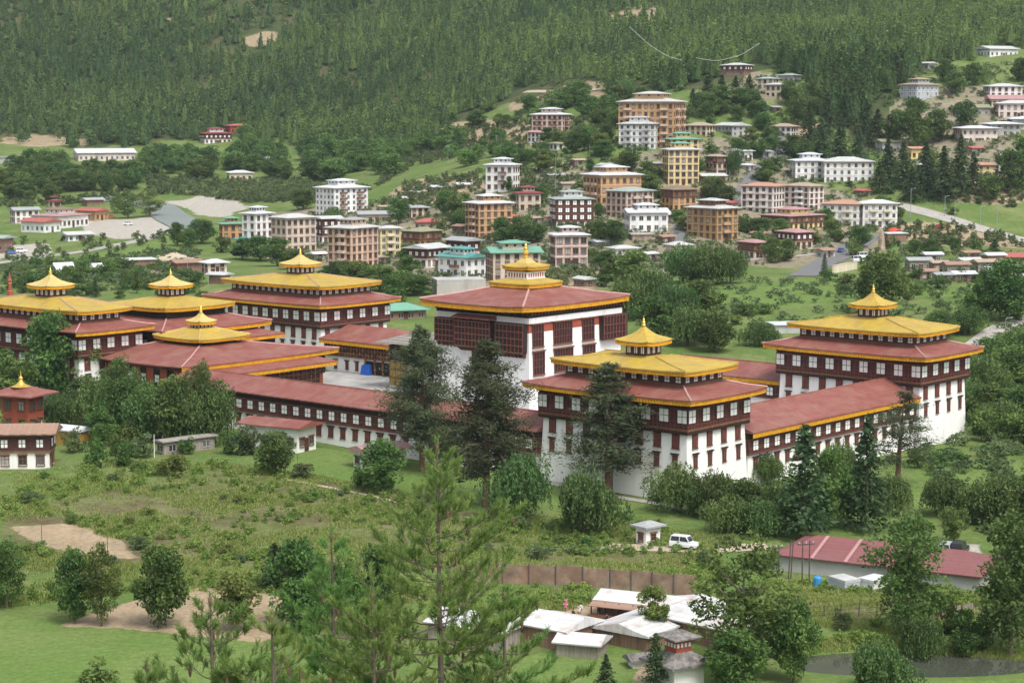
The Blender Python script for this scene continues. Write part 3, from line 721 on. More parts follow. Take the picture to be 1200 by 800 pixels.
def utse():
    u0, v0, Lu, Lv = 58.5, 33.0, 21.5, 26.0
    t = thing('central_tower', 'tallest central white tower with broad red roof, stepped gold roofs and red wall band', 'tower', dz(u0, v0, 0), DZ_RZ)
    ze = 22.9
    b = MB(); b.box(0, Lv, 0, Lu, 0, ze - 1.9, 'whitewash', .9); b.build('wall', t)
    b = MB(); b.box(-.12, Lv + .12, -.12, Lu + .12, ze - 6.2, ze - 3.0, 'khemar_red'); b.build('red_band', t)
    b = MB(); b.box(-.5, Lv + .5, -.5, Lu + .5, ze - 3.0, ze - 2.0, 'whitewash'); b.build('white_cornice', t)
    b = MB(); brackets(b, (-.2, Lv + .2, -.2, Lu + .2), ze - 1.98, ze - .25, .9, .8); b.build('eave_bracket', t)
    # right face: three tall lattice bays between white pillars, gallery at the far corner
    for x, w in ((2.2, 3.0), (9.2, 5.2), (16.6, 3.4)):
        window(t, 'lattice', 'R', x, ze - 7.2, w, 3.9, -.2, 'lattice_window'); window(t, 'lattice', 'R', x, ze - 12.2, w, 4.0, -.45, 'lattice_window')
    b = MB(); b.box(20.0, 26.4, -1.3, -.15, ze - 7.6, ze - 3.05, 'timber_black')
    for i in range(8): x = 20.0 + 6.4 * i / 7; b.box(x - .1, x + .1, -1.42, -1.3, ze - 7.6, ze - 3.05, 'timber_red')
    for z in (ze - 7.6, ze - 6.4, ze - 4.9, ze - 3.3): b.box(19.9, 26.5, -1.48, -1.42, z, z + .18, 'timber_red')
    b.box(26.1, 27.2, -1.3, 3.5, ze - 7.6, ze - 3.05, 'timber_dark'); b.build('timber_gallery', t)
    # left face: two projecting timber galleries
    for y0, y1, pr, zb in ((.2, 6.6, 1.5, ze - 8.3), (7.6, 16.0, 2.0, ze - 7.9), (17.0, 21.6, 1.3, ze - 7.4)):
        b = MB(); b.box(-pr, -.15, y0, y1, zb, ze - 3.05, 'timber_black')
        n = int((y1 - y0) / .8)
        for i in range(n + 1): y = y0 + (y1 - y0) * i / n; b.box(-pr - .1, -pr, y - .09, y + .09, zb, ze - 3.05, 'timber_red')
        for z in np.linspace(zb, ze - 3.3, 5): b.box(-pr - .16, -pr - .1, y0 - .1, y1 + .1, z, z + .18, 'timber_brown')
        for i in range(n): y = y0 + (y1 - y0) * (i + .5) / n; b.hexa([(-.6, y - .25, zb - .9), (-.15, y - .25, zb - .9), (-.15, y + .25, zb - .9), (-.6, y + .25, zb - .9)], [(-pr, y - .25, zb), (-.15, y - .25, zb), (-.15, y + .25, zb), (-pr, y + .25, zb)], 'timber_dark')
        b.build('timber_gallery', t)
    b = MB(); hip_roof(b, (-2.6, -.3, 7.2, 16.6), ze - 2.6, (-.6, -.55, 7.2, 16.6), ze - 2.05, 'roof_red', .15); b.build('porch_roof', t)
    for y in (11.5,): window(t, 'lattice', 'L', y, ze - 12.0, 3.0, 3.2, -.5, 'lattice_window')
    # great red roof
    e = (-3.2, Lv + 1.9, -1.3, Lu + 2.2); cx, cy = 12.35, 11.2
    q = 4.5; top = (cx - q, cx + q, cy - q, cy + q); zt = 25.1
    b = MB(); hip_roof(b, e, ze, top, zt, 'roof_red', flare=.35); r = b.build('roof', t)
    b = MB(); valance(b, e, ze, .85, flare=.3); b.build('valance', r)
    hips(r, e, ze, top, zt, w=.2, flare=.35)
    b = MB(); b.box(cx - 4.2, cx + 4.2, cy - 4.2, cy + 4.2, zt - .8, 25.7, 'timber_dark'); b.build('clerestory', t)
    e = (cx - 4.95, cx + 4.95, cy - 4.95, cy + 4.95); top = (cx - 2.7, cx + 2.7, cy - 2.7, cy + 2.7)
    b = MB(); hip_roof(b, e, 26.0, top, 26.75, 'roof_gold', flare=.15); r = b.build('upper_roof', t)
    b = MB(); valance(b, e, 26.0, .65, flare=.14); b.build('valance', r)
    b = MB(); b.box(cx - 2.4, cx + 2.4, cy - 2.4, cy + 2.4, 26.5, 27.8, 'khemar_red'); b.box(cx - 2.6, cx + 2.6, cy - 2.6, cy + 2.6, 27.8, 28.05, 'whitewash'); b.box(cx - 2.55, cx + 2.55, cy - 2.55, cy + 2.55, 26.76, 26.95, 'whitewash')
    for i in range(8):
        k = cx - 2.3 + 4.6 * i / 7; b.box(k - .12, k + .12, cy - 2.5, cy - 2.4, 26.96, 27.8, 'pane_white'); k = cy - 2.3 + 4.6 * i / 7; b.box(cx - 2.5, cx - 2.4, k - .12, k + .12, 26.96, 27.8, 'pane_white')
    b.build('lantern', t)
    b = MB(); b.box(cx - 2.1, cx + 2.1, cy - 2.1, cy + 2.1, 28.0, 28.6, 'timber_black')
    for i in range(7):
        k = cx - 2.0 + 4.0 * i / 6; b.box(k - .1, k + .1, cy - 2.8, cy - 2.1, 28.2, 28.55, 'timber_brown'); k = cy - 2.0 + 4.0 * i / 6; b.box(cx - 2.8, cx - 2.1, k - .1, k + .1, 28.2, 28.55, 'timber_brown')
    b.build('lantern_bracket', t)
    e = (cx - 3.2, cx + 3.2, cy - 3.2, cy + 3.2); mid = (cx - 1.35, cx + 1.35, cy - 1.35, cy + 1.35)
    b = MB(); hip_roof(b, e, 28.95, mid, 29.6, 'roof_gold', flare=.25); hip_roof(b, mid, 29.605, (cx - .5, cx + .5, cy - .5, cy + .5), 30.5, 'roof_pale_gold', .02); r = b.build('lantern_roof', t)
    b = MB(); valance(b, e, 28.95, .5, seg=.4, flare=.2); b.build('valance', r)
    b = MB(); b.lathe([(.5, 30.4), (.7, 30.65), (.35, 30.9), (.62, 31.3), (.58, 31.65), (.28, 31.9), (.45, 32.2), (.18, 32.5), (.28, 32.75), (.08, 33.1), (.02, 33.7)], 'gilded', (cx, cy)); b.build('finial', t)
utse()

def wing(name, label, u0, u1, v0, v1, ze, zr, base, nL=0, nR=0, front='plain', hang='', over=1.3, lower=True, ridge='y', ends=True):
    """long low range: gabled roof, timber upper storey with white windows over a white wall"""
    Lu, Lv = u1 - u0, v1 - v0
    t = thing(name, label, 'building', dz(u0, v0, 0), DZ_RZ)
    g0 = ze - 3.6
    b = MB(); b.box(0, Lv, 0, Lu, base, g0 + .02, 'whitewash', .25); b.build('wall', t)
    b = MB(); o = .35; b.box(-o, Lv + o, -o, Lu + o, g0, ze - .25, 'timber_black')
    b.box(-o - .1, Lv + o + .1, -o - .1, Lu + o + .1, g0 - .05, g0 + .25, 'timber_red')
    b.box(-o - .06, -o, -o, Lu + o, g0 + .26, g0 + 2.35, 'timber_dark'); b.box(-o, Lv + o, -o - .06, -o, g0 + .26, g0 + 2.35, 'timber_dark')
    n = int(Lu / 1.0)
    for i in range(n + 1): y = Lu * i / n; b.box(-o - .12, -o - .06, y - .08, y + .08, g0 + .25, g0 + 2.4, 'timber_red')
    n = int(Lv / 1.0)
    for i in range(n + 1): x = Lv * i / n; b.box(x - .08, x + .08, -o - .12, -o - .06, g0 + .25, g0 + 2.4, 'timber_red')
    for z in (g0 + .9, g0 + 2.3): b.box(-o - .15, -o - .12, -o, Lu + o, z, z + .12, 'timber_brown'); b.box(-o, Lv + o, -o - .15, -o - .12, z, z + .12, 'timber_brown')
    b.build('timber_gallery', t)
    for k in range(nL):
        y = (k + .5) * Lu / nL; window(t, 'white', 'L', y, g0 + .55, 1.4, 1.65, -o - .08)
        if lower: window(t, 'shutter', 'L', y + .6, g0 - 2.35, 1.2, 1.95, -.1, 'shuttered_window')
    for k in range(nR):
        x = (k + .5) * Lv / nR; window(t, 'white', 'R', x, g0 + .55, 1.4, 1.65, -o - .08)
        if lower: window(t, 'shutter', 'R', x + .6, g0 - 2.35, 1.1, 1.9, -.1, 'shuttered_window')
    b = MB(); e = (-over, Lv + over, -over, Lu + over)
    if not ends: e = (-over, Lv + over, -.4, Lu + .4) if ridge == 'y' else (-.4, Lv + .4, -over, Lu + over)
    if ridge == 'y': top = (Lv / 2 - .02, Lv / 2 + .02, e[2] + .02, e[3] - .02)
    else: top = (e[0] + .02, e[1] - .02, Lu / 2 - .02, Lu / 2 + .02)
    hip_roof(b, e, ze, top, zr, 'roof_red'); r = b.build('roof', t)
    if hang: b = MB(); valance(b, e, ze, .75, sides=hang); b.build('valance', r)
    b = MB()
    if ridge == 'y': b.tube([(Lv / 2, e[2], zr + .03), (Lv / 2, e[3], zr + .03)], [.16, .16], 'roof_red', 5)
    else: b.tube([(e[0], Lu / 2, zr + .03), (e[1], Lu / 2, zr + .03)], [.16, .16], 'roof_red', 5)
    b.build('ridge_cap', r)
    return t
wing('fortress_wing', 'long low front range with a red roof and one row of white windows', 28.4, 117, -.3, 9.5, 7.9, 9.9, -1, nL=30, ends=False)
wing('fortress_wing', 'low right range between the two right towers, red roof with yellow eave cloth', .4, 12, 16.6, 67.4, 8.5, 11.2, -2.5, nR=17, hang='R', ridge='x', ends=False)
wing('fortress_wing', 'rear range behind the nearest corner tower, red roof, open brown gallery', 29.8, 57, 71, 84, 8.5, 10.4, 0, nL=6, hang='L', lower=False, ends=False)
wing('fortress_wing', 'low range at the far back of the second courtyard behind the central tower', 80, 122, 76, 86, 8.0, 9.6, 0, nL=8, hang='L', lower=False, ends=False)

# gallery building at the back of the courtyard
t = thing('gallery_building', 'two storey gallery with red roof and blue awning at the back of the courtyard', 'building', dz(123.5, 65.6, 1.4), DZ_RZ)
b = MB(); b.box(0, 14, 0, 20.5, -1, 3.4, 'whitewash'); b.build('wall', t)
b = MB(); b.box(-.5, 14.3, -.5, 20.5, 3.4, 6.4, 'timber_dark')
for z, m_ in ((3.3, 'timber_brown'), (4.0, 'painted_panel'), (5.0, 'timber_brown'), (6.1, 'painted_panel')): b.box(-.62, 14.4, -.62, 20.5, z, z + .32, m_)
for i in range(24): y = -.4 + 20.6 * i / 23; b.box(-.72, -.62, y - .1, y + .1, 3.4, 6.4, 'painted_panel')
for i in range(16): x = -.4 + 14.4 * i / 15; b.box(x - .1, x + .1, -.72, -.62, 3.4, 6.4, 'painted_panel')
b.build('timber_gallery', t)
for y in (11, 14, 17.5): window(t, 'shutter', 'L', y, .6, .9, 2.0, -.02, 'shuttered_window')
b = MB(); b.box(-.06, -.01, .6, 8.2, 0, 2.9, 'timber_black')
for y in (.6, 3.0, 5.4, 8.2): b.box(-.4, -.06, y - .18, y + .18, 0, 3.3, 'painted_panel')
b.build('porch', t)
b = MB(); e = (-2.4, 15, -2.4, 20.4); top = (7, 7.1, 6, 20.4); hip_roof(b, e, 7.1, top, 9.4, 'roof_red'); r = b.build('roof', t)
b = MB(); valance(b, e, 7.1, .8, sides='LR'); b.build('valance', r)
b = MB(); o = 0
b.hexa([(-1.5, 6.0, 0), (-.45, 6.0, 0), (-.45, 8.4, 0), (-1.5, 8.4, 0)], [(-1.3, 6.1, 2.0), (-.45, 6.1, 2.3), (-.45, 8.3, 2.3), (-1.3, 8.3, 2.0)], 'cloth_blue')
for k in range(5): b.tube([(-1.5, 6.0 + .6 * k, 0), (-1.32, 6.1 + .55 * k, 2.0)], [.09, .06], 'cloth_blue', 5)
o = b.build('awning', None, dz(123.5, 65.6, 1.4), DZ_RZ); tag(o, 'bright blue cloth booth standing by the courtyard gallery', 'booth')

# temple in the left court, stepped red roofs and small gold roof
t = thing('temple_hall', 'wide temple hall with huge red roof, small gold pagoda and red pillars on its left', 'temple', dz(119.5, 5.0, 0), DZ_RZ)
b = MB(); b.box(0, 36, 0, 27, -.5, 9.0, 'khemar_red'); b.build('wall', t)
b = MB(); b.box(-.3, 36.3, -.3, 27.3, 5.2, 9.6, 'timber_black')
for i in range(7): y = 1.5 + 24 * i / 6; b.box(-.5, -.3, y - 1.0, y + 1.0, 3, 9.0, 'khemar_red')
b.box(-.7, 36.5, -.7, 27.5, 9.0, 9.5, 'timber_red'); b.build('timber_gallery', t)
for i in range(6): window(t, 'white', 'L', 3.5 + 20 * i / 5, 6.2, 1.3, 1.6, -.32)
b = MB(); b.box(2, 32, -3.2, -.3, 3.6, 7.6, 'timber_dark')
for i in range(26): x = 2 + 30 * i / 25; b.box(x - .09, x + .09, -3.32, -3.2, 3.6, 7.6, 'painted_panel')
for z in (3.6, 4.6, 6.0, 7.2): b.box(1.9, 32.1, -3.38, -3.32, z, z + .25, 'timber_brown')
b.box(2.3, 31.7, -3.0, -.3, .5, 3.6, 'whitewash'); b.build('side_gallery', t)
b = MB(); e = (0, 34.5, -5.8, 4); hip_roof(b, e, 8.3, (2, 32, -.3, -.25), 9.3, 'roof_red'); r = b.build('side_roof', t)
b = MB(); valance(b, e, 8.3, .75, sides='RB'); b.build('valance', r)
e = (-2.5, 38.5, -2.2, 29.5); cx, cy = 16.3, 14.0; top = (cx - 5, cx + 5, cy - 5.5, cy + 5.5)
b = MB(); hip_roof(b, e, 9.9, top, 12.3, 'roof_red', flare=.3); r = b.build('roof', t)
b = MB(); valance(b, e, 9.9, .75, sides='RB', flare=.28); b.build('valance', r)
hips(r, e, 9.9, top, 12.3, flare=.3)
b = MB(); b.box(cx - 4.4, cx + 4.4, cy - 5, cy + 5, 11.5, 13.2, 'timber_black'); b.build('clerestory', t)
e = (cx - 6.6, cx + 6.6, cy - 7, cy + 7); top = (cx - 1.8, cx + 1.8, cy - 1.8, cy + 1.8)
b = MB(); hip_roof(b, e, 13.4, top, 15.0, 'roof_gold', flare=.25); r = b.build('upper_roof', t)
b = MB(); valance(b, e, 13.4, .5, flare=.22); b.build('valance', r)
hips(r, e, 13.4, top, 15.0, 'roof_pale_gold', .12, flare=.25)
lantern(t, cx, cy, 14.9, 3.0, 1.0, .7, 1.7, 1.8, 'roof_pale_gold')

# second hall behind the temple
t = thing('assembly_hall', 'dark assembly hall with a weathered gold roof standing behind the temple hall', 'temple', dz(141.2, 18.2, 0), DZ_RZ)
b = MB(); b.box(0, 24, 0, 24, -.5, 9.3, 'whitewash', .3); b.build('wall', t)
b = MB(); b.box(-.5, 24.5, -.5, 24.5, 9.3, 13.4, 'timber_dark'); b.box(-.6, 24.6, -.6, 24.6, 9.2, 9.6, 'timber_red'); b.box(-.6, 24.6, -.6, 24.6, 12.6, 13, 'timber_red'); b.build('timber_gallery', t)
for k in range(7): window(t, 'white', 'L', 1.5 + 21 * k / 6, 10.2, 1.5, 1.8, -.55); window(t, 'white', 'R', 1.5 + 21 * k / 6, 10.2, 1.5, 1.8, -.55)
e = (-2.7, 26.7, -2.7, 26.7); top = (4, 20, 4, 20)
b = MB(); hip_roof(b, e, 14.0, top, 15.8, 'roof_red', flare=.3); r = b.build('roof', t)
b = MB(); valance(b, e, 14.0, .8, sides='RB', flare=.28); b.build('valance', r)
hips(r, e, 14.0, top, 15.8, flare=.3)
b = MB(); b.box(4.2, 19.8, 4.2, 19.8, 15, 17.5, 'timber_black'); b.box(4.0, 20, 4.0, 20, 16.9, 17.3, 'timber_dark'); b.build('clerestory', t)
e = (2.6, 21.4, 2.6, 21.4); top = (9.8, 14.2, 9.8, 14.2)
b = MB(); hip_roof(b, e, 17.9, top, 19.5, 'roof_gold', flare=.3); r = b.build('upper_roof', t)
b = MB(); valance(b, e, 17.9, .65, flare=.25); b.build('valance', r)
b = MB(); b.box(0, 24, -6, -.3, 0, 10.5, 'whitewash'); b.box(-.2, 24.2, -6.2, -.3, 9, 11.6, 'timber_dark'); b.build('side_gallery', t)
e = (-1.5, 26, -7.5, 0); b = MB(); hip_roof(b, e, 12.0, (1, 23, -.4, -.35), 13.0, 'roof_red'); r = b.build('side_roof', t)
b = MB(); valance(b, e, 12.0, .7, sides='RB'); b.build('valance', r)
lantern(t, 12, 12, 19.4, 4.0, 2.0, 1.3, 2.0, 1.5, 'roof_pale_gold')

# shed roof of weathered slats and the yellow panelled gate beside the central tower
t = thing('gate_building', 'narrow white gate building with ochre panels and grey slatted roof, left of the central tower', 'building', dz(88, 53, 1.4), DZ_RZ)
b = MB(); b.box(0, 8, 0, 24, -1, 6.0, 'whitewash', .3); b.build('wall', t)
b = MB(); b.box(-.5, 8.3, -.4, 24.2, 6.0, 9.0, 'timber_black')
for i in range(14): y = 24 * i / 13; b.box(-.6, -.5, y - .1, y + .1, 6.0, 9.0, 'timber_brown')
b.build('timber_gallery', t)
b = MB(); b.box(-.9, -.6, 19, 23.5, 1.0, 5.8, 'panel_ochre')
for i in range(4): y = 19 + 4.5 * i / 3; b.box(-1.0, -.9, y - .1, y + .1, 1.0, 5.8, 'timber_brown')
for z in (1, 2.6, 4.2, 5.7): b.box(-1.0, -.9, 19, 23.5, z - .1, z + .1, 'timber_brown')
b.build('painted_panel', t)
b = MB()
for i in range(12):
    x = -2.4 + 13.2 * i / 12; b.box(x, x + 1.15, -2, 26.5, 9.5 + .05 * (i % 2) + .09 * i, 9.62 + .05 * (i % 2) + .09 * i, 'slats_grey')
b.build('roof', t)

mb = MB()
def dzq(u0, u1, v0, v1, z): return [dz(u0, v0, z), dz(u0, v1, z), dz(u1, v1, z), dz(u1, v0, z)]
b = MB(); pts = dzq(12, 141, 9, 86, 0); b.hexa([(p[0], p[1], -.5) for p in pts], [(p[0], p[1], 1.45) for p in pts], 'paving'); struct(b.build('courtyard'))
o = MB(); o.box(0, 3, 0, 9, 2.0, 2.15, 'roof_red'); o.box(.2, 2.8, .2, 8.8, 0, 2.0, 'whitewash'); 
# low covered drain house on the courtyard floor
t = thing('courtyard_shed', 'low red roofed lean-to on the courtyard floor behind the front range', 'shed', dz(96, 20, 1.45), DZ_RZ)
b = MB(); b.box(0, 5, 0, 14, 0, 2.4, 'whitewash'); b.build('wall', t)
b = MB(); hip_roof(b, (-1, 6, -1, 15), 2.8, (2.4, 2.5, 2, 12), 4.0, 'roof_red'); r = b.build('roof', t); b = MB(); valance(b, (-1, 6, -1, 15), 2.8, .5, sides='RB'); b.build('valance', r)
# ---------------------------------------------------------------- town buildings, each surveyed by its near corner (xc,yb), its left and right ends and its eave line
LAND = []                                          # (x, y, radius, short phrase) for describing what stands near
def block(name, label, cat, xl, xc, xr, yb, yt, fl, wall, roof, kind='hip', lant=False, ratio=None, win='brown', timber=0, tcol='timber_dark', bands=None, balc='', over=1.0, pitch=.22, short=None, wn=None, group=None, solid=False, ridge=None, ext=2.5):
    g = ground(xc, yb); d = g[1]; s = F_PX / (d * CP)
    a = max(xc - xl, 1.0) / s; b_ = max(xr - xc, 1.0) / s
    r = ratio or (1.35 if a > b_ else .74)
    th = math.atan(r * b_ / a); th = min(max(th, math.radians(9)), math.radians(81))
    L1, L2 = a / math.cos(th), b_ / math.sin(th)
    hgt = (yb - yt) / s
    rz = math.pi / 2 - th - math.atan2(g[0], g[1])
    t = thing(name, label, cat, (g[0], g[1], g[2]), rz, group)
    c = (g[0] + .5 * (L2 * math.cos(rz) - L1 * math.sin(rz)), g[1] + .5 * (L2 * math.sin(rz) + L1 * math.cos(rz)))
    LAND.append((c[0], c[1], .5 * max(L1, L2), short or label))
    fh = hgt / fl
    zt0 = hgt - timber * fh
    b = MB(); b.box(0, L2, 0, L1, -ext, zt0, wall)
    if bands:
        for k in range(1, fl): b.box(-.14, L2 + .14, -.14, L1 + .14, k * fh - .18, k * fh + .12, bands)
        b.box(-.2, L2 + .2, -.2, L1 + .2, hgt - .5, hgt - .12, bands) if not timber else None
    b.build('wall', t)
    if timber:
        b = MB(); o = .25; b.box(-o, L2 + o, -o, L1 + o, zt0 + .002, hgt, tcol)
        for k in range(timber + 1):
            z = zt0 + k * fh; b.box(-o - .1, L2 + o + .1, -o - .1, L1 + o + .1, min(z, hgt - .22) - .02, min(z, hgt - .22) + .2, 'timber_brown' if tcol != 'timber_brown' else 'timber_dark')
        b.build('timber_gallery', t)
    if not solid:
        wk = win; ww, wh = wn or (1.15, min(1.45, fh * .52))
        for face, Ln in (('L', L1), ('R', L2)):
            n = max(1, int(round(Ln / 2.9)))
            if Ln < 1.5: continue
            bal = balc if face in balc else ''
            for k in range(fl):
                tm = k >= fl - timber
                for i in range(n):
                    u = (i + .5) * Ln / n
                    window(t, ('white' if tm and tcol == 'timber_dark' else wk), face, u, k * fh + fh * .26, min(ww, Ln / n * .62), wh, (-.26 if tm else -.01))
            if bal:
                cols = [1] if n < 5 else [1, n - 2]
                for k in range(1, fl):
                    for i in cols:
                        if i >= n: continue
                        u = (i + .5) * Ln / n; w = Ln / n * .55; z = k * fh; m = MB()
                        q = (lambda x0, x1, y0, y1, z0, z1, mm: m.box(y0, y1, x0, x1, z0, z1, mm)) if face == 'L' else (lambda x0, x1, y0, y1, z0, z1, mm: m.box(x0, x1, y0, y1, z0, z1, mm))
                        q(u - w, u + w, -1.25, -.16, z - .1, z + .06, 'wall_concrete'); q(u - w, u + w, -1.25, -1.15, z + .061, z + .95, bands or 'timber_brown')
                        q(u - w, u - w + .1, -1.149, -.16, z + .061, z + .95, bands or 'timber_brown'); q(u + w - .1, u + w, -1.149, -.16, z + .061, z + .95, bands or 'timber_brown')
                        m.build('balcony', t)
        if L2 > 3 and not timber == fl:
            m = MB(); m.box(L2 * .5 - .6, L2 * .5 + .6, -.07, .04, 0, 2.1, 'timber_dark'); m.box(L2 * .5 - .75, L2 * .5 + .75, -.12, .04, 2.1, 2.3, 'timber_brown'); m.build('door', t)
    o = over; b = MB()
    if kind == 'flat':
        b.box(-o * .5, L2 + o * .5, -o * .5, L1 + o * .5, hgt + .002, hgt + .35, roof)
        zt = hgt + .35
    elif kind == 'hip':
        e = (-o, L2 + o, -o, L1 + o); q = min(L1, L2) / 2 * .92; zt = hgt + .35 + (q + o) * pitch
        hip_roof(b, e, hgt + .35, (q, L2 - q, q, L1 - q), zt, roof, .25)
        b.box(.3, L2 - .3, .3, L1 - .3, hgt, hgt + .15, 'soffit')
    else:
        e = (-o, L2 + o, -o, L1 + o); rd = ridge or ('y' if L1 >= L2 else 'x')
        zt = hgt + .35 + ((L2 if rd == 'y' else L1) / 2 + o) * pitch
        top = (L2 / 2 - .02, L2 / 2 + .02, -o, L1 + o) if rd == 'y' else (-o, L2 + o, L1 / 2 - .02, L1 / 2 + .02)
        hip_roof(b, e, hgt + .35, top, zt, roof, .2)
        # open attic under the raised gable roof
        b.box(.4, L2 - .4, .4, L1 - .4, hgt, hgt + .15, 'soffit')
        if rd == 'y': b.hexa([(.3, .5, hgt + .15), (L2 - .3, .5, hgt + .15), (L2 - .3, L1 - .5, hgt + .15), (.3, L1 - .5, hgt + .15)], [(L2 / 2 - .2, .5, zt - .35), (L2 / 2 + .2, .5, zt - .35), (L2 / 2 + .2, L1 - .5, zt - .35), (L2 / 2 - .2, L1 - .5, zt - .35)], 'timber_black')
        else: b.hexa([(.5, .3, hgt + .15), (L2 - .5, .3, hgt + .15), (L2 - .5, L1 - .3, hgt + .15), (.5, L1 - .3, hgt + .15)], [(.5, L1 / 2 - .2, zt - .35), (L2 - .5, L1 / 2 - .2, zt - .35), (L2 - .5, L1 / 2 + .2, zt - .35), (.5, L1 / 2 + .2, zt - .35)], 'timber_black')
    r_ = b.build('roof', t)
    if lant:
        cx, cy = L2 / 2, L1 / 2; q1, q2 = L2 * .26, L1 * .26; lc = lant if isinstance(lant, str) else roof
        m = MB(); m.box(cx - q1, cx + q1, cy - q2, cy + q2, zt - .9, zt + 1.1, wall if wall != 'wall_ochre' else 'timber_brown')
        for i in range(3):
            y = cy - q2 + 2 * q2 * (i + .5) / 3; m.box(cx - q1 - .05, cx - q1, y - .35, y + .35, zt + .15, zt + .85, 'pane_dark')
            x = cx - q1 + 2 * q1 * (i + .5) / 3; m.box(x - .35, x + .35, cy - q2 - .05, cy - q2, zt + .15, zt + .85, 'pane_dark')
        m.build('lantern', t)
        m = MB(); e = (cx - q1 - .9, cx + q1 + .9, cy - q2 - .9, cy + q2 + .9); q = min(q1, q2) * .9
        hip_roof(m, e, zt + 1.3, (cx - q1 + q, cx + q1 - q, cy - q2 + q, cy + q2 - q), zt + 1.3 + (q + .9) * .2, lc, .2); m.build('lantern_roof', t)
    return t
AB, HS, SH = 'apartment_building', 'house', 'shed'
B = block
# left of the central tower
B(AB, 'tall white five storey block with white roof and small roof lantern, left of centre', 'building', 370, 392, 432, 255, 221, 5, 'wall_white', 'troof_white', lant=True, win='plain', balc='R', short='tall white five storey block')
B(AB, 'white four storey block with balconies beside the orange green-roofed house', 'building', 284, 300, 320, 289, 251, 4, 'wall_white', 'troof_white', lant=True, win='brown', bands='wall_white', short='white four storey block')
B(AB, 'grey beige four storey block between the white block and the salmon one', 'building', 318, 336, 371, 297, 256, 4, 'wall_beige', 'troof_pale', win='brown', bands='wall_lightpink', short='grey beige block')
B(AB, 'salmon five storey block with stacked corner balconies and pale roof', 'building', 384, 412, 444, 316, 268, 5, 'wall_salmon', 'troof_pale', lant='troof_grey', win='brown', bands='wall_salmon', balc='L', short='salmon five storey block')
B(AB, 'pale yellow block joined to the right of the salmon block', 'building', 443, 446, 470, 302, 268, 4, 'wall_yellow', 'troof_pale', win='plain', balc='R', bands='wall_cream', short='pale yellow block')
B(HS, 'orange house with a green hipped roof at the river end of town', 'house', 257, 261, 286, 281, 263, 2, 'wall_orange', 'troof_green', win='brown', lant=True, short='orange house with green roof')
B('porch_pavilion', 'small white porch with a dark green roof in front of the white four storey block', 'porch', 276, 280, 299, 290, 281, 1, 'wall_white', 'troof_teal', win='plain', short='small green roofed porch')
B(HS, 'little white house with a bright white hipped roof above the rear corner tower', 'house', 236, 244, 266, 321, 309, 2, 'wall_lightpink', 'troof_white', win='brown', pitch=.3, short='little bright white roofed house')
B(SH, 'dark open shed below the little white roofed house', 'shed', 245, 262, 270, 333, 323, 1, 'plank_wall', 'troof_pale', 'gable', solid=True, short='dark open shed')
B(HS, 'dark timber house with wide pale gable roof squeezed behind the salmon block', 'house', 370, 378, 401, 286, 257, 3, 'wall_white', 'troof_pale', 'gable', timber=2, short='dark timber gabled house')
B(HS, 'long beige house under a grey roof behind the salmon block', 'house', 418, 422, 462, 263, 252, 1, 'wall_cream', 'troof_grey', 'gable', win='brown', short='long beige grey roofed house')
B(HS, 'cream house with flat grey roof between trees left of the orange tower', 'house', 478, 482, 503, 256, 244, 2, 'wall_cream', 'troof_grey', win='brown', short='cream house among trees')
B(HS, 'low house with a bright red hipped roof left of the orange tower', 'house', 487, 491, 519, 272, 261, 1, 'wall_beige', 'troof_red', win='brown', pitch=.3, short='bright red roofed low house')
B(HS, 'brown timber house with an olive roof below the red roofed house', 'house', 472, 492, 517, 291, 272, 2, 'wall_ochre', 'troof_olive', win='brown', timber=1, tcol='timber_brown', short='olive roofed timber house')
B(HS, 'dark timber and white house with pale gabled roof left of the teal roofed house', 'house', 478, 500, 523, 314, 292, 2, 'wall_white', 'troof_pale', 'gable', timber=1, over=1.6, win='brown', short='dark timber and white house')
B(HS, 'dark timber house with grey gable roof just above the teal roofed house', 'house', 524, 545, 562, 306, 283, 2, 'wall_white', 'troof_grey', 'gable', timber=1, over=1.4, short='grey gabled dark house')
B(HS, 'white two storey house with big teal gabled roof above a grey retaining wall', 'house', 513, 546, 570, 326, 303, 2, 'wall_white', 'troof_teal', 'gable', win='plain', balc='L', lant='troof_teal', short='white house with teal roof')
B(AB, 'beige block with bright teal green roof directly behind the central tower top', 'building', 569, 578, 634, 330, 297, 4, 'wall_beige', 'troof_green', 'gable', win='brown', lant='troof_green', ridge='x', short='beige block with bright green roof')
B(HS, 'cream bungalow with a white roof among trees beyond the river', 'house', 266, 269, 296, 213, 203, 1, 'wall_cream', 'troof_white', win='brown', short='cream bungalow beyond the river')
B(SH, 'white roofed shed half hidden in trees, right of the cream bungalow beyond the river', 'shed', 376, 379, 401, 206, 200, 1, 'wall_white', 'troof_white', 'gable', win='plain', short='white roofed shed in the trees')
B(SH, 'long low white roofed shed deep in the far trees beyond the river', 'shed', 303, 306, 331, 192, 187, 1, 'wall_grey', 'troof_white', 'gable', solid=True, short='low white shed in far trees')
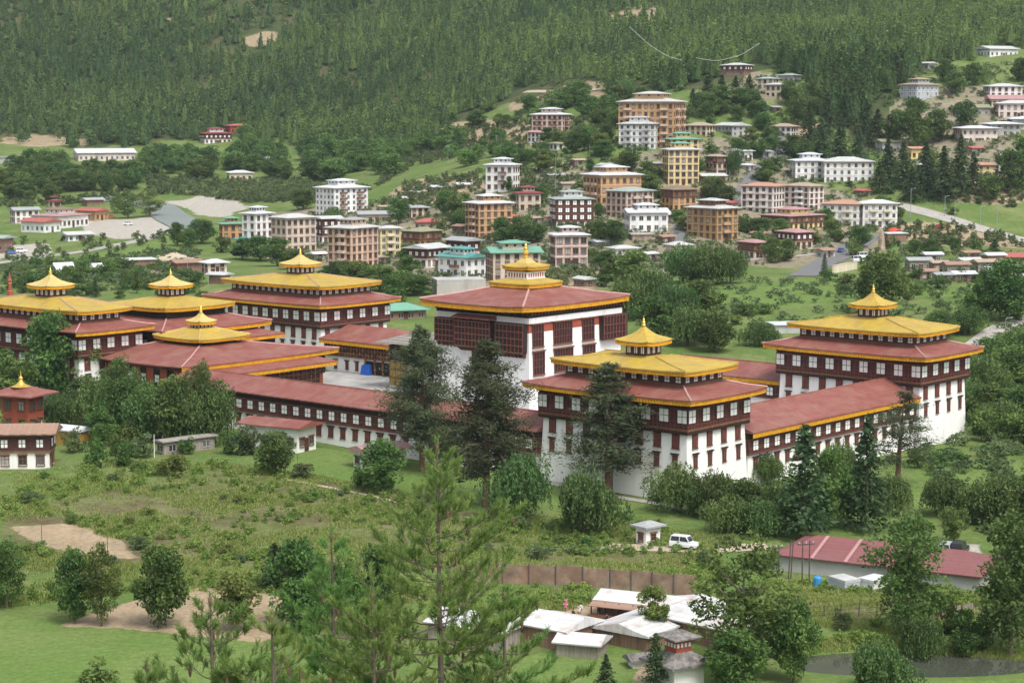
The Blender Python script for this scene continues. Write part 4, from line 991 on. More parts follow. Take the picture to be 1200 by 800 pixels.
# centre
B(AB, 'slim white three storey block with brown balconies on the grassy slope', 'building', 569, 601, 609, 224, 194, 3, 'wall_white', 'troof_white', lant=True, win='brown', balc='L', short='slim white block')
B(AB, 'orange five storey tower block with white roof and lantern, left of the maroon house', 'building', 545, 561, 601, 281, 239, 5, 'wall_orange', 'troof_white', lant=True, win='brown', bands='wall_salmon', balc='L', short='orange tower block')
B(HS, 'beige house with two tiered maroon roof right of the orange tower block', 'house', 603, 608, 634, 248, 227, 2, 'wall_beige', 'troof_maroon', win='brown', lant='troof_maroon', short='maroon roofed house')
B(AB, 'dark timber block with white windows, white base and grey green roof', 'building', 645, 652, 695, 268, 234, 4, 'wall_white', 'troof_greygreen', lant='troof_greygreen', timber=3, wn=(1.5, 1.7), short='dark timber block')
B(AB, 'pink three storey block with wide windows and white roof above the central tower', 'building', 645, 651, 689, 313, 276, 3, 'wall_pink', 'troof_white', lant=True, win='brown', bands='wall_lightpink', wn=(2.2, 1.7), short='pink three storey block')
B(AB, 'wide orange brown apartment house with white double roof in mid town', 'building', 683, 704, 752, 240, 206, 3, 'wall_orange', 'troof_white', lant='troof_white', win='brown', bands='wall_salmon', balc='L', short='wide orange brown apartment house')
B(AB, 'pinkish beige block with blue grey hipped roof in front of the wide orange apartment house', 'building', 710, 734, 766, 257, 225, 4, 'wall_pink', 'troof_greygreen', win='brown', bands='wall_beige', balc='R', short='pinkish beige grey roofed block')
B(HS, 'clean white two storey house with wide white gable roof above terraced plots', 'house', 731, 738, 783, 272, 250, 2, 'wall_white', 'troof_white', 'gable', win='plain', wn=(1.5, 1.5), lant=True, short='clean white house')
B('retaining_wall', 'low brown terraced retaining wall below the clean white house', 'wall', 738, 741, 764, 282, 275, 1, 'stone_rubble', 'wall_concrete', 'flat', solid=True, short='terraced retaining wall')
B(AB, 'golden brown four storey tower block with pale flat roof beside the lane', 'building', 804, 840, 865, 282, 245, 4, 'wall_ochre', 'troof_pale', lant='troof_pale', win='brown', bands='wall_orange', balc='R', short='golden brown tower block')
B(AB, 'cream five storey tower block with pale green roof', 'building', 776, 783, 819, 217, 176, 5, 'wall_yellow', 'troof_pale', lant='troof_green', win='brown', bands='wall_cream', wn=(1.4, 1.5), short='cream tower block')
B(AB, 'block with bright green roof peeping out behind the cream tower block', 'building', 779, 786, 819, 190, 164, 4, 'wall_yellow', 'troof_green', lant='troof_green', win='brown', short='bright green roofed block')
B(HS, 'orange timber house with olive brown roof between cream tower and golden tower', 'house', 775, 789, 816, 248, 223, 3, 'wall_orange', 'troof_brown', win='brown', timber=1, tcol='timber_brown', pitch=.3, short='orange timber house')
B('hotel', 'large orange six storey hotel with many balconies under the forest edge', 'hotel', 724, 789, 803, 176, 120, 6, 'wall_orange', 'troof_pale', lant='troof_pale', win='brown', bands='wall_salmon', balc='LR', short='large orange hotel')
B(AB, 'white four storey block with dark windows standing in front of the large orange hotel', 'building', 725, 768, 775, 175, 146, 4, 'wall_white', 'troof_pale', lant='troof_pale', win='plain', bands='wall_grey', balc='L', short='white block before the hotel')
B(AB, 'pink block with white roof at the foot of the forest, far left of the hotel', 'building', 623, 659, 669, 155, 135, 3, 'wall_pink', 'troof_white', lant=True, win='brown', balc='LR', short='pink block by the forest')
B(HS, 'small white house with pink gable roof in front of the pink forest edge block', 'house', 618, 632, 643, 167, 156, 2, 'wall_white', 'troof_pink', 'gable', win='brown', short='small white pink roofed house')
B(HS, 'small white house with lime olive roof by the hillside path', 'house', 644, 653, 661, 176, 169, 1, 'wall_white', 'troof_olive', win='brown', short='small lime roofed house')
B(HS, 'small house with olive roof between dark trees left of the white block', 'house', 683, 690, 702, 166, 160, 1, 'wall_beige', 'troof_olive', win='brown', short='small olive roofed house')
B(HS, 'cream bungalow with tan hipped roof right of the orange hotel', 'house', 802, 828, 838, 160, 148, 2, 'wall_cream', 'troof_tan', win='brown', pitch=.3, short='cream tan roofed bungalow')
B(HS, 'grey white house with grey gabled roof below the brown hillside cut', 'house', 837, 858, 878, 160, 148, 2, 'wall_grey', 'troof_pale', 'gable', win='plain', short='grey gabled house')
B(HS, 'brown three storey house with tan roof right of the cream tower block', 'house', 827, 840, 852, 206, 184, 3, 'wall_beige', 'troof_tan', win='brown', balc='L', timber=1, tcol='timber_brown', short='brown tan roofed house')
B(HS, 'white house with grey roof between trees beside the uphill road', 'house', 851, 866, 882, 190, 178, 1, 'wall_white', 'troof_pale', 'gable', win='brown', short='white house by the uphill road')
B(HS, 'two storey cream house with tan hipped roof at the top of the uphill road', 'house', 902, 927, 935, 162, 149, 2, 'wall_white', 'troof_tan', win='brown', pitch=.3, short='cream house atop the uphill road')
B(SH, 'flat grey shed roof left of the lane under the brown house', 'shed', 818, 824, 850, 214, 207, 1, 'plank_wall', 'troof_pale', 'gable', solid=True, short='flat grey shed')
# right
B(AB, 'white apartment block with terracotta roof, left one of a joined pair', 'building', 868, 906, 919, 252, 219, 4, 'wall_white', 'troof_terracotta', win='brown', bands='wall_lightpink', balc='L', short='white terracotta roofed block')
B(AB, 'whitish apartment block with pink tan roof, right one of a joined pair', 'building', 918, 948, 965, 247, 219, 4, 'wall_lightpink', 'troof_tan', win='brown', bands='wall_white', balc='L', short='whitish tan roofed block')
B(AB, 'long white institution building with grey white roof and rooftop lantern below the dark conifers', 'building', 925, 932, 972, 211, 189, 3, 'wall_white', 'troof_bluewhite', lant=True, win='plain', bands='wall_lightpink', short='long white institution')
B(AB, 'right wing of the white institution with plain grey roof, touching dark conifers', 'building', 959, 966, 1023, 214, 190, 3, 'wall_white', 'troof_pale', win='plain', bands='wall_lightpink', short='right wing of the white institution')
B(AB, 'white block with terracotta hipped roof beside the curving road', 'building', 962, 1006, 1013, 266, 240, 3, 'wall_white', 'troof_terracotta', win='plain', balc='L', bands='wall_cream', short='white terracotta block by the curve')
B(AB, 'white block with white roof and arched windows at the bend of the main road', 'building', 1004, 1011, 1051, 266, 239, 3, 'wall_white', 'troof_white', win='plain', balc='R', bands='wall_cream', short='white block at the bend')
B(HS, 'wide cream house with pink roof and small upper storey before the white pair', 'house', 892, 924, 965, 270, 254, 2, 'wall_yellow', 'troof_pink', win='brown', timber=1, tcol='timber_brown', lant='troof_pink', pitch=.12, short='wide pink roofed house')
B(HS, 'brown house with dusty pink hipped roof below the wide pink roofed house', 'house', 911, 932, 952, 292, 273, 2, 'wall_beige', 'troof_pink', win='brown', timber=1, tcol='timber_dark', short='dusty pink roofed brown house')
B(HS, 'small house with faded pink roof and white porch right of the golden tower block', 'house', 866, 884, 900, 304, 285, 2, 'wall_lightpink', 'troof_pink', win='brown', timber=1, tcol='timber_brown', short='small faded pink roofed house')
B(HS, 'low cream house with grey green roof in front of the golden tower block', 'house', 780, 790, 809, 304, 288, 1, 'wall_cream', 'troof_pale', win='plain', pitch=.3, short='low cream house')
B(HS, 'small white roofed house among trees left of the low cream house', 'house', 712, 722, 748, 302, 292, 1, 'wall_white', 'troof_pale', win='plain', short='small white house among trees')
B(SH, 'small pale shed with white roof left of the low cream house', 'shed', 693, 700, 719, 289, 284, 1, 'wall_grey', 'troof_white', 'gable', solid=True, short='small pale shed')
B(SH, 'brown roadside shed with flat white roof beside the red parasol', 'shed', 1033, 1040, 1062, 283, 274, 1, 'plank_wall', 'troof_bluewhite', 'flat', solid=True, short='brown roadside shed')
shacks = [(1060,1066,1092,318,306,'grey','plank_grey'),(1088,1094,1112,320,309,'tan','plank_wall'),(1104,1110,1136,323,311,'rust','plank_grey'),(1120,1128,1150,318,306,'pale','plank_wall'),(1138,1146,1168,322,308,'tan','plank_grey'),(1150,1158,1178,312,300,'white','plank_wall'),(1113,1119,1143,330,322,'bluewhite','plank_wall')]
lab = ['grey roofed shack at the left end of the shanty row','small tan roofed shack second from the left in the shanty row','rusty roofed plank shack in the front of the shanty row','pale roofed shack in the middle of the shanty row','tan roofed grey plank shack at the right of the shanty row','white roofed shack standing highest in the shanty row','low shed with blue white roof in front of the shanty row']
for (xl, xc, xr, yb, yt, rf, wl), l in zip(shacks, lab): B('shack', l, 'shack', xl, xc, xr, yb, yt, 1, wl, 'troof_' + rf, 'gable', win='plain', pitch=.25, over=.6, short=l.split(' in the')[0].split(' at the')[0], group='shanty row of tin roofed shacks')
B(SH, 'long shed with a red roof at the right edge behind the shanty row', 'shed', 1163, 1168, 1225, 311, 302, 1, 'plank_wall', 'troof_red', 'gable', solid=True, short='long red roofed shed')
for (xl, xc, xr, yb, yt, rf, wl), l in zip([(1072,1078,1098,328,319,'rust','plank_wall'),(1092,1098,1116,332,323,'grey','plank_grey'),(1150,1157,1182,327,317,'pale','plank_grey'),(1176,1184,1206,322,312,'rust','plank_wall'),(1080,1085,1104,308,299,'white','plank_grey'),(1124,1130,1148,306,297,'rust','plank_wall'),(1184,1190,1212,334,325,'grey','plank_wall')],
    ['rusty roofed shack below the left end of the shanty row','grey roofed shack lowest in the shanty rows','pale roofed shack below the right part of the shanty row','rusty roofed shack at the lower right end of the shanty rows','white roofed shack behind the left part of the shanty row','rusty roofed shack behind the middle of the shanty row','grey roofed shack at the right edge below the shanty rows']):
    B('shack', l, 'shack', xl, xc, xr, yb, yt, 1, wl, 'troof_' + rf, 'gable', win='plain', pitch=.25, over=.6, short=l.split(' in the')[0].split(' at the')[0], group='shanty row of tin roofed shacks')
# upper right hillside
B(HS, 'dark timber house with pale green flat roof, highest left on the forest hillside', 'house', 846, 872, 881, 89, 77, 2, 'plank_wall', 'troof_pale', win='plain', timber=1, short='dark timber hillside house')
B(HS, 'white house with grey green roof just below the dark timber hillside house', 'house', 887, 906, 912, 105, 93, 2, 'wall_cream', 'troof_greygreen', win='brown', short='grey green roofed hillside house')
B(HS, 'cream two storey house with pale gable roof among hillside trees', 'house', 897, 915, 921, 115, 100, 2, 'wall_cream', 'troof_pale', win='brown', short='cream hillside house')
B(HS, 'grey roofed house behind the cream hillside house', 'house', 912, 930, 938, 98, 89, 1, 'wall_grey', 'troof_greygreen', win='plain', short='grey roofed hillside house')
B(HS, 'blue grey three storey house with two tier tan roof on the right hillside', 'house', 1055, 1074, 1099, 120, 100, 3, 'wall_bluegrey', 'troof_tan', win='wframe', lant='troof_tan', short='blue grey hillside house')
B(HS, 'small hut with grey roof up in the forest above the blue grey house', 'hut', 1077, 1088, 1096, 82, 75, 1, 'wall_grey', 'troof_pale', 'gable', win='plain', short='small forest hut')
B(HS, 'long pale house at the very top right between forest trees', 'house', 1142, 1160, 1192, 67, 58, 1, 'wall_white', 'troof_pale', 'gable', win='plain', short='long pale house at top right')
B(HS, 'white house with broad pale grey roof near the right edge above the pink roof', 'house', 1152, 1160, 1197, 115, 102, 2, 'wall_white', 'troof_pale', win='brown', short='white house with broad grey roof')
B(HS, 'low house with long pink roof at the right edge of the hillside', 'house', 1155, 1162, 1215, 125, 117, 1, 'wall_cream', 'troof_pink', 'gable', win='brown', short='long pink roofed house')
B(HS, 'low olive roofed house left of the long pink roof on the hillside', 'house', 1114, 1121, 1159, 137, 127, 1, 'wall_grey', 'troof_olive', 'gable', win='plain', short='low olive roofed hillside house')
B(HS, 'two storey house with pale green roof and many windows at the right edge', 'house', 1165, 1170, 1216, 138, 122, 2, 'wall_lightpink', 'troof_pale', win='brown', short='pale green roofed house at right edge')
B('hall', 'large white hall with wide bright white roof on the right hillside', 'hall', 1117, 1127, 1168, 168, 151, 2, 'wall_lightpink', 'troof_white', win='plain', pitch=.15, over=1.6, short='large white hall')
B('hall', 'second white hall with bright roof set behind and right of the large one', 'hall', 1150, 1160, 1195, 160, 146, 2, 'wall_grey', 'troof_white', win='plain', pitch=.15, over=1.6, short='second white hall')
B('hall', 'grey walled hall cut by the right edge, under the pale green roofed house', 'hall', 1180, 1186, 1225, 152, 140, 1, 'wall_grey', 'troof_bluewhite', win='plain', pitch=.15, over=1.6, short='grey hall at right edge')
B('carport', 'low open carport with pale roof in front of the dark conifers', 'shed', 1025, 1034, 1063, 180, 167, 1, 'wall_grey', 'troof_olive', 'gable', win='plain', short='low carport')
B(HS, 'small ochre house with terracotta roof right of the low carport', 'house', 1061, 1068, 1087, 187, 175, 1, 'wall_yellow', 'troof_terracotta', 'gable', win='brown', short='small ochre house')
B(HS, 'yellow house with terracotta roof below the right hillside halls', 'house', 1137, 1146, 1168, 207, 194, 2, 'wall_yellow', 'troof_terracotta', win='plain', short='yellow terracotta roofed house')
B('water_tower', 'thin grey square tower standing beside the yellow terracotta roofed house', 'tower', 1167, 1170, 1174, 206, 176, 4, 'wall_grey', 'wall_grey', 'flat', win='plain', solid=True, short='thin grey tower')
# far left
B('hall', 'long white roofed hall at the foot of the forest, far left', 'hall', 86, 92, 158, 189, 180, 1, 'wall_lightpink', 'troof_white', 'gable', win='plain', short='long white hall')
B(HS, 'white house with two tier maroon roof alone against the dark forest', 'house', 234, 240, 271, 169, 157, 2, 'wall_white', 'troof_maroon', lant='troof_maroon', timber=1, win='brown', short='maroon roofed forest house')
B(HS, 'red walled house with red roof peeping behind the maroon roofed forest house', 'house', 264, 270, 292, 157, 148, 1, 'wall_redwall', 'troof_red', win='brown', short='red forest house')
B(SH, 'flat grey shed beside the lawn at the far left edge under the forest', 'shed', -12, 0, 20, 192, 185, 1, 'wall_grey', 'troof_grey', 'flat', solid=True, short='flat grey far left shed')
B(HS, 'long house with grey tiered roofs at the far left of the riverside group', 'house', 12, 18, 46, 262, 247, 2, 'wall_white', 'troof_grey', 'gable', win='brown', short='grey tiered riverside house')
B(HS, 'wide white house with faded pink roof and brown roof cupola by the riverside yard', 'house', 37, 68, 104, 268, 254, 1, 'wall_white', 'troof_pink', lant='troof_brown', win='brown', pitch=.15, short='wide pink roofed riverside house')
B(HS, 'white cottage with red gable roof in front of the wide pink roofed riverside house', 'house', 25, 52, 71, 273, 261, 1, 'wall_white', 'troof_red', 'gable', win='plain', short='white red roofed cottage')
B(HS, 'orange house with red gable roof at the edge of the gravel yard', 'house', 90, 112, 127, 259, 248, 1, 'wall_orange', 'troof_red', 'gable', win='brown', short='orange red roofed house')
B(SH, 'dark open shed with grey roof behind the orange red roofed house', 'shed', 96, 102, 121, 242, 235, 1, 'plank_wall', 'troof_grey', 'gable', solid=True, short='dark riverside shed')
B(HS, 'tiny house with maroon tiered roof behind the riverside group', 'house', 57, 63, 71, 243, 236, 1, 'wall_pink', 'troof_maroon', win='brown', lant='troof_maroon', short='tiny maroon roofed house')
B(SH, 'low white shed with pale roof on the green strip left of the gravel yard', 'shed', 72, 80, 108, 283, 276, 1, 'wall_white', 'troof_pale', 'gable', win='plain', short='low white shed on the green')
B(HS, 'grey green roofed shed house cut by the left edge near the parked cars', 'house', -20, 4, 16, 297, 280, 1, 'plank_wall', 'troof_greygreen', 'gable', win='plain', short='grey green roofed house at left edge')
B(SH, 'flat white roofed site shed beside the sandy rubble heap', 'shed', 144, 150, 183, 315, 305, 1, 'plank_wall', 'troof_white', 'flat', solid=True, short='flat white site shed')
B(SH, 'brown plank shelter in the rubble plot left of the little white roofed house', 'shed', 200, 208, 236, 318, 309, 1, 'plank_wall', 'troof_rust', 'gable', solid=True, short='brown plank shelter')
B('tent', 'grey white tarpaulin tent left of the rubble plot', 'tent', 60, 66, 88, 324, 317, 1, 'wall_white', 'troof_bluewhite', 'gable', solid=True, pitch=.8, over=.2, short='white tarpaulin tent')
B('tent', 'narrow white tarpaulin tent in bushes beside the first white tent', 'tent', 106, 110, 121, 322, 314, 1, 'wall_white', 'troof_white', 'gable', solid=True, pitch=.8, over=.2, short='narrow white tent')
# shacks on the rubble slope left of the slim white block
for i, (x0, y0, w, rf) in enumerate([(441,243,16,'tan'),(459,233,18,'pale'),(480,226,20,'grey'),(503,220,24,'pale'),(533,217,22,'white'),(470,242,12,'grey'),(640,206,22,'grey'),(655,216,20,'tan')]):
    l = ['lowest tan roofed shack on the rubble slope','pale roofed shack second from the bottom on the rubble slope','grey roofed shack in the middle of the rubble slope','pale roofed long shack high on the rubble slope','white roofed shack at the top right of the rubble slope','small grey shack in the middle of the rubble piles','grey roofed shack below the hillside path','tan roofed shack left of the wide orange apartment house'][i]
    B('shack', l, 'shack', x0, x0 + 4, x0 + w, y0 + 5, y0, 1, 'plank_grey', 'troof_' + rf, 'gable', solid=True, over=.5, short=l.split(' on the')[0])
# behind the fortress
B(SH, 'low shed with bright green roof between the rear corner tower and the slatted roof', 'shed', 440, 452, 500, 376, 365, 1, 'plank_wall', 'troof_green', 'hip', win='plain', pitch=.3, short='bright green roofed shed')
B(SH, 'flat pale roofed shed in the trees behind the right corner tower', 'shed', 899, 908, 941, 391, 381, 1, 'wall_grey', 'troof_bluewhite', 'flat', solid=True, short='flat pale shed behind the right tower')
B('retaining_wall', 'tall grey concrete retaining wall under the teal roofed house', 'wall', 506, 512, 570, 345, 329, 1, 'wall_concrete', 'wall_grey', 'flat', solid=True, over=.1, short='grey retaining wall')
B('garden_wall', 'long low stone wall at the top of the field behind the fortress', 'wall', 850, 853, 975, 312, 307, 1, 'stone_rubble', 'wall_concrete', 'flat', ratio=.02, solid=True, over=.1, short='stone field wall')
B('garden_wall', 'striped cream wall beside the curving road', 'wall', 975, 977, 1005, 320, 312, 1, 'wall_cream', 'wall_pink', 'flat', ratio=.03, solid=True, over=.1, short='striped cream wall')

# ---------------------------------------------------------------- nearer small buildings in front of the fortress
B('outbuilding', 'white outbuilding with a rusty red lean-to roof against the long front range', 'outbuilding', 286, 348, 371, 531, 502, 1, 'whitewash', 'roof_red', 'gable', win='brown', wn=(1.1, 1.2), over=1.2, pitch=.2, short='white outbuilding', ratio=1.9)
B('hut', 'small white hut with faded pink roof on the grass below the front range', 'hut', 414, 433, 478, 551, 531, 1, 'whitewash', 'troof_pink', 'gable', win='brown', wn=(1.0, 1.0), over=1.0, pitch=.25, short='small white hut', ratio=.6, ridge='x')
B('shed', 'low grey shed with tin sheets on the edge of the meadow, below the willow trees', 'shed', 184, 192, 253, 533, 519, 1, 'plank_grey', 'slats_grey', 'gable', win='plain', over=.5, pitch=.12, short='low grey tin shed', ratio=.2, ridge='x')
B('house', 'old white plastered house with peeling walls and dark attic, cut by the left edge', 'house', -45, 58, 64, 549, 508, 2, 'whitewash', 'troof_rust', 'gable', timber=1, win='brown', over=1.3, pitch=.3, ridge='y', short='old white house at left edge', ratio=1.4)
B('shed', 'roofless ochre walled shed with white sheets right of the red shrine', 'shed', 62, 92, 112, 523, 507, 1, 'panel_ochre', 'troof_white', 'gable', solid=True, over=.4, short='ochre walled shed')
t = B('shrine', 'square red shrine with a maroon roof and gilded spire at the left edge', 'shrine', 2, 34, 52, 508, 464, 2, 'khemar_red', 'roof_red', 'hip', win='brown', over=2.0, pitch=.35, short='red shrine')
g = ground(34, 508)
m = MB(); cx, cy = 1.9, 2.9; z = 7.2
m.box(cx - .9, cx + .9, cy - .9, cy + .9, z - 1, z + .8, 'whitewash'); m.lathe([(1.8, z + .8), (.9, z + 1.15), (.45, z + 1.6), (.3, z + 2.0), (.42, z + 2.3), (.15, z + 2.6), (.03, z + 3.5)], 'gilded', (cx, cy), 12); m.build('spire', t)
t = B('guard_hut', 'small white guard hut with grey hipped roof and dark door beside the parked white car', 'hut', 745, 757, 774, 639, 619, 1, 'whitewash', 'troof_grey', 'hip', win='brown', wn=(.7, .8), over=.6, pitch=.35, short='guard hut')
t = B('gatehouse', 'stone gatehouse with slate pyramid roof and tiny windowed lantern at the bottom edge', 'gatehouse', 762, 790, 826, 818, 786, 1, 'whitewash', 'slate', 'hip', solid=True, over=.9, pitch=.55, short='slate roofed gatehouse', ratio=1.0)
# its lantern
g = ground(790, 818); w = (826 - 762) / (F_PX / g[1]) / 1.41; cx = cy = w / 2; z = 4.1
m = MB(); m.box(cx - .95, cx + .95, cy - .95, cy + .95, z - .8, z + 1.0, 'khemar_red'); m.box(cx - 1.1, cx + 1.1, cy - 1.1, cy + 1.1, z + 1.0, z + 1.25, 'whitewash')
for i in range(4):
    k = -0.72 + .48 * i
    m.box(cx - 1.0, cx - .95, cy + k - .13, cy + k + .13, z + .35, z + .75, 'pane_white'); m.box(cx + k - .13, cx + k + .13, cy - 1.0, cy - .95, z + .35, z + .75, 'pane_white')
m.build('lantern', t)
m = MB(); hip_roof(m, (cx - 1.75, cx + 1.75, cy - 1.75, cy + 1.75), z + 1.4, (cx - .1, cx + .1, cy - .1, cy + .1), z + 2.0, 'slate', .15); m.build('lantern_roof', t)
B('gatehouse_wing', 'low slate roofed wall wing to the left of the gatehouse', 'wall', 736, 742, 764, 783, 776, 1, 'whitewash', 'slate', 'gable', solid=True, over=.5, pitch=.4, short='slate wall wing')

# red roofed shed, laid out from its surveyed roof edge
def slab_house(name, label, cat, eave_a, eave_b, ze, depth, zr, wallm, roofm, wall_z0=-1.0, short=None, panels=True):
    a = at_z(*eave_a, ze); b_ = at_z(*eave_b, ze); L_ = np.linalg.norm((b_ - a)[:2]); rz = math.atan2(b_[1] - a[1], b_[0] - a[0])
    t = thing(name, label, cat, (a[0], a[1], 0), rz)                  # x runs along the eave, y to the back
    LAND.append(((a[0] + b_[0]) / 2, (a[1] + b_[1]) / 2, L_ / 2, short or label))
    m = MB(); m.box(.4, L_ - .4, .5, depth * 2 - .5, wall_z0, ze - .1, wallm); m.build('wall', t)
    hp = 4.0 if cat == 'shed' and 'panelled' in (short or '') else .05
    m = MB(); hip_roof(m, (0, L_, 0, depth * 2), ze, (hp, L_ - hp, depth - .02, depth + .02), zr, roofm, .15); r = m.build('roof', t)
    return t, r, L_
t, r, L_ = slab_house('long_shed', 'long low shed with a sheet roof in red and faded pink panels, right foreground', 'shed', (903, 649), (1150, 676), 2.0, 6.3, 3.7, 'wall_grey', 'troof_shed_red', short='long red panelled shed')
for x in (5.2, 9.6):
    m = MB(); m.hexa([(x, .1, 2.04), (x + .45, .1, 2.04), (x + .45, 6.2, 3.72), (x, 6.2, 3.72)], [(x, .1, 2.08), (x + .45, .1, 2.08), (x + .45, 6.2, 3.76), (x, 6.2, 3.76)], 'troof_pink'); m.build('ridge_strip', r)
t, r, L_ = slab_house('market_shed', 'long market stall shed with white tin roof and red timber front behind the yard', 'shed', (694, 702), (826, 716), 2.2, 2.6, 3.0, 'plank_wall', 'troof_tin', short='long market shed')
m = MB()
for i in range(9): m.box(L_ * i / 8 - .06, L_ * i / 8 + .06, -.35, -.2, -.8, 2.1, 'timber_red')
m.hexa([(0, -1.3, 1.72), (L_, -1.3, 1.72), (L_, 0, 2.02), (0, 0, 2.02)], [(0, -1.3, 1.8), (L_, -1.3, 1.8), (L_, 0, 2.1), (0, 0, 2.1)], 'troof_rust'); m.box(.2, L_ * .8, -.9, -.4, .0, .75, 'timber_brown'); m.build('stall_front', t)
B('market_shed', 'long low white roofed market shed between the yard and the slate gatehouse', 'shed', 693, 758, 862, 763, 747, 1, 'plank_wall', 'troof_tin', 'gable', solid=True, ratio=.42, ridge='x', over=.5, pitch=.22, short='front market shed')
slab_house('market_shed', 'small white lean-to shed with grey plank wall at the front left of the yard', 'shed', (646, 752), (704, 757), 1.6, 2.4, 2.3, 'plank_grey', 'troof_tin', short='small white lean-to')
slab_house('market_shed', 'broad white roofed shed at the left of the yard, partly behind the foreground pine', 'shed', (606, 730), (664, 741), 2.3, 3.6, 3.3, 'plank_wall', 'troof_tin', short='broad white market shed')
slab_house('market_shed', 'white roofed shed glimpsed through the branches of the foreground pine', 'shed', (495, 728), (590, 742), 2.2, 3.6, 3.2, 'plank_grey', 'troof_tin', short='shed behind the foreground pine')
slab_house('market_shed', 'white roofed shed at the right end of the yard, behind the big poplar', 'shed', (772, 722), (862, 742), 2.4, 3.5, 3.4, 'plank_wall', 'troof_tin', short='right market shed')
B(SH, 'small pale green metal container left of the white one in front of the red shed', 'container', 970, 990, 1008, 694, 683, 1, 'wall_bluegrey', 'troof_pale', 'flat', solid=True, over=.1, short='pale green container')
B(SH, 'small white store in front of the red shed beside the pale green container', 'store', 1005, 1024, 1043, 693, 683, 1, 'wall_white', 'troof_white', 'flat', solid=True, over=.1, short='small white store')
# ---------------------------------------------------------------- vegetation
def cards(P, size, rng, aspect=.55, T=None, up=0.0):
    n = len(P); s = (size * (0.7 + .6 * rng.rand(n)))[:, None]
    N_ = rng.normal(size=(n, 3)); N_[:, 2] += up; N_ /= np.linalg.norm(N_, axis=1)[:, None]
    if T is None: T = rng.normal(size=(n, 3))
    T = T - (T * N_).sum(1)[:, None] * N_; T /= np.linalg.norm(T, axis=1)[:, None] + 1e-9
    Bn = np.cross(N_, T)
    V = np.stack([P + T * s, P + Bn * s * aspect, P - T * s, P - Bn * s * aspect], 1).reshape(-1, 3)
    return V, np.arange(4 * n).reshape(n, 4)
def ball(rng, n):
    p = rng.normal(size=(n, 3)); return p / np.linalg.norm(p, axis=1)[:, None]
def tree_round(seed, h, w, nclump=34, per=95, leaf=.30, base=.2, top=1.0, squash=1.0, gap=.0, rag=.25):
    rng = np.random.RandomState(seed); P = []; Tn = []
    cz = h * (base + top) / 2; rz = h * (top - base) / 2
    for k in range(nclump):
        d = ball(rng, 1)[0]
        rr = .62 + rag * rng.rand() if k > nclump * .25 else .35 * rng.rand()
        prof = 1.0 - .25 * max(0, d[2]) ** 2 - .25 * max(0, -d[2])
        c = np.array([d[0] * w / 2 * rr * prof, d[1] * w / 2 * rr * prof, cz + d[2] * rz * (rr + .1)])
        cr = w * (.12 + .10 * rng.rand())
        n = int(per * (.6 + .8 * rng.rand())); p = ball(rng, n) * (.45 + .55 * rng.rand(n) ** .5)[:, None] * np.array([cr, cr, cr * .75 * squash])
        P.append(c + p); Tn.append(np.full(n, np.clip(rng.normal(.45, .25), 0, 1)) + rng.normal(0, .12, n))
    P = np.concatenate(P); t = np.concatenate(Tn)
    V, Fq = cards(P, leaf, rng, up=.5)
    return V, Fq, np.repeat(np.clip(t, 0, 1), 4)
def tree_willow(seed, h, w, n=420, leaf=.30, base=.02):
    rng = np.random.RandomState(seed); P = []; Tt = []; Tn = []
    lobes = [(rng.normal(0, .19) * w, rng.normal(0, .19) * w, h * (.34 + .38 * rng.rand()), w * (.17 + .12 * rng.rand())) for _ in range(15)] + [(0, 0, h * .74, w * .27), (0, 0, h * .5, w * .36)]
    for k in range(n):
        x, y, z, r = lobes[rng.randint(len(lobes))]
        d = ball(rng, 1)[0]; d[2] = abs(d[2]) * (1 if rng.rand() < .8 else -.5)
        p0 = np.array([x, y, z]) + d * r * np.array([1, 1, .8])
        L_ = min(h * (.10 + .28 * rng.rand()), p0[2] - h * base)
        if L_ < .2: continue
        m = max(3, int(L_ / .22)); tt = np.linspace(0, 1, m)
        q = p0 + np.outer(tt, [d[0] * .5, d[1] * .5, 0]) ; q[:, 2] = p0[2] + .15 * np.sin(tt * 3.1) - L_ * tt ** 1.25
        q += rng.normal(0, .13, q.shape)
        P.append(q); Tn.append(np.clip(rng.normal(.45, .22) + rng.normal(0, .12, m), 0, 1)); Tt.append(np.tile([0, 0, 1.0], (m, 1)) + rng.normal(0, .28, (m, 3)))
    P = np.concatenate(P); T = np.concatenate(Tt); t = np.concatenate(Tn)
    V, Fq = cards(P, leaf, rng, .42, T)
    return V, Fq, np.repeat(t, 4)
def tree_conifer(seed, h, w, nb=170, per=13, leaf=.32, base=.06, power=.85, droop=.25, rag=.3, gapf=0.0, tipr=.0):
    rng = np.random.RandomState(seed); P = []; Tn = []; TT = []
    for k in range(nb):
        f = base + (1 - base) * (k + rng.rand()) / nb
        if gapf and rng.rand() < gapf: continue
        r = w / 2 * ((1 - f) / (1 - base)) ** power * (1 - rag + 2 * rag * rng.rand()) + tipr
        a = rng.rand() * 2 * math.pi; m = max(3, int(per * (.35 + .65 * (1 - f))))
        s = np.linspace(.15, 1, m) ** .8
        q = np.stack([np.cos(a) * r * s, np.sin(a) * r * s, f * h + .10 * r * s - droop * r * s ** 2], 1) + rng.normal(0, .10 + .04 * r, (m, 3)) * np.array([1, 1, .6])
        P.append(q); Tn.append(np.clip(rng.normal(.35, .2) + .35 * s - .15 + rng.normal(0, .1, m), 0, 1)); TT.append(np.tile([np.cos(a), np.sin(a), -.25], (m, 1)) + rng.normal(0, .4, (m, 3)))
    P = np.concatenate(P); t = np.concatenate(Tn); T = np.concatenate(TT)
    V, Fq = cards(P, leaf, rng, .55, T, up=.8)
    return V, Fq, np.repeat(t, 4)
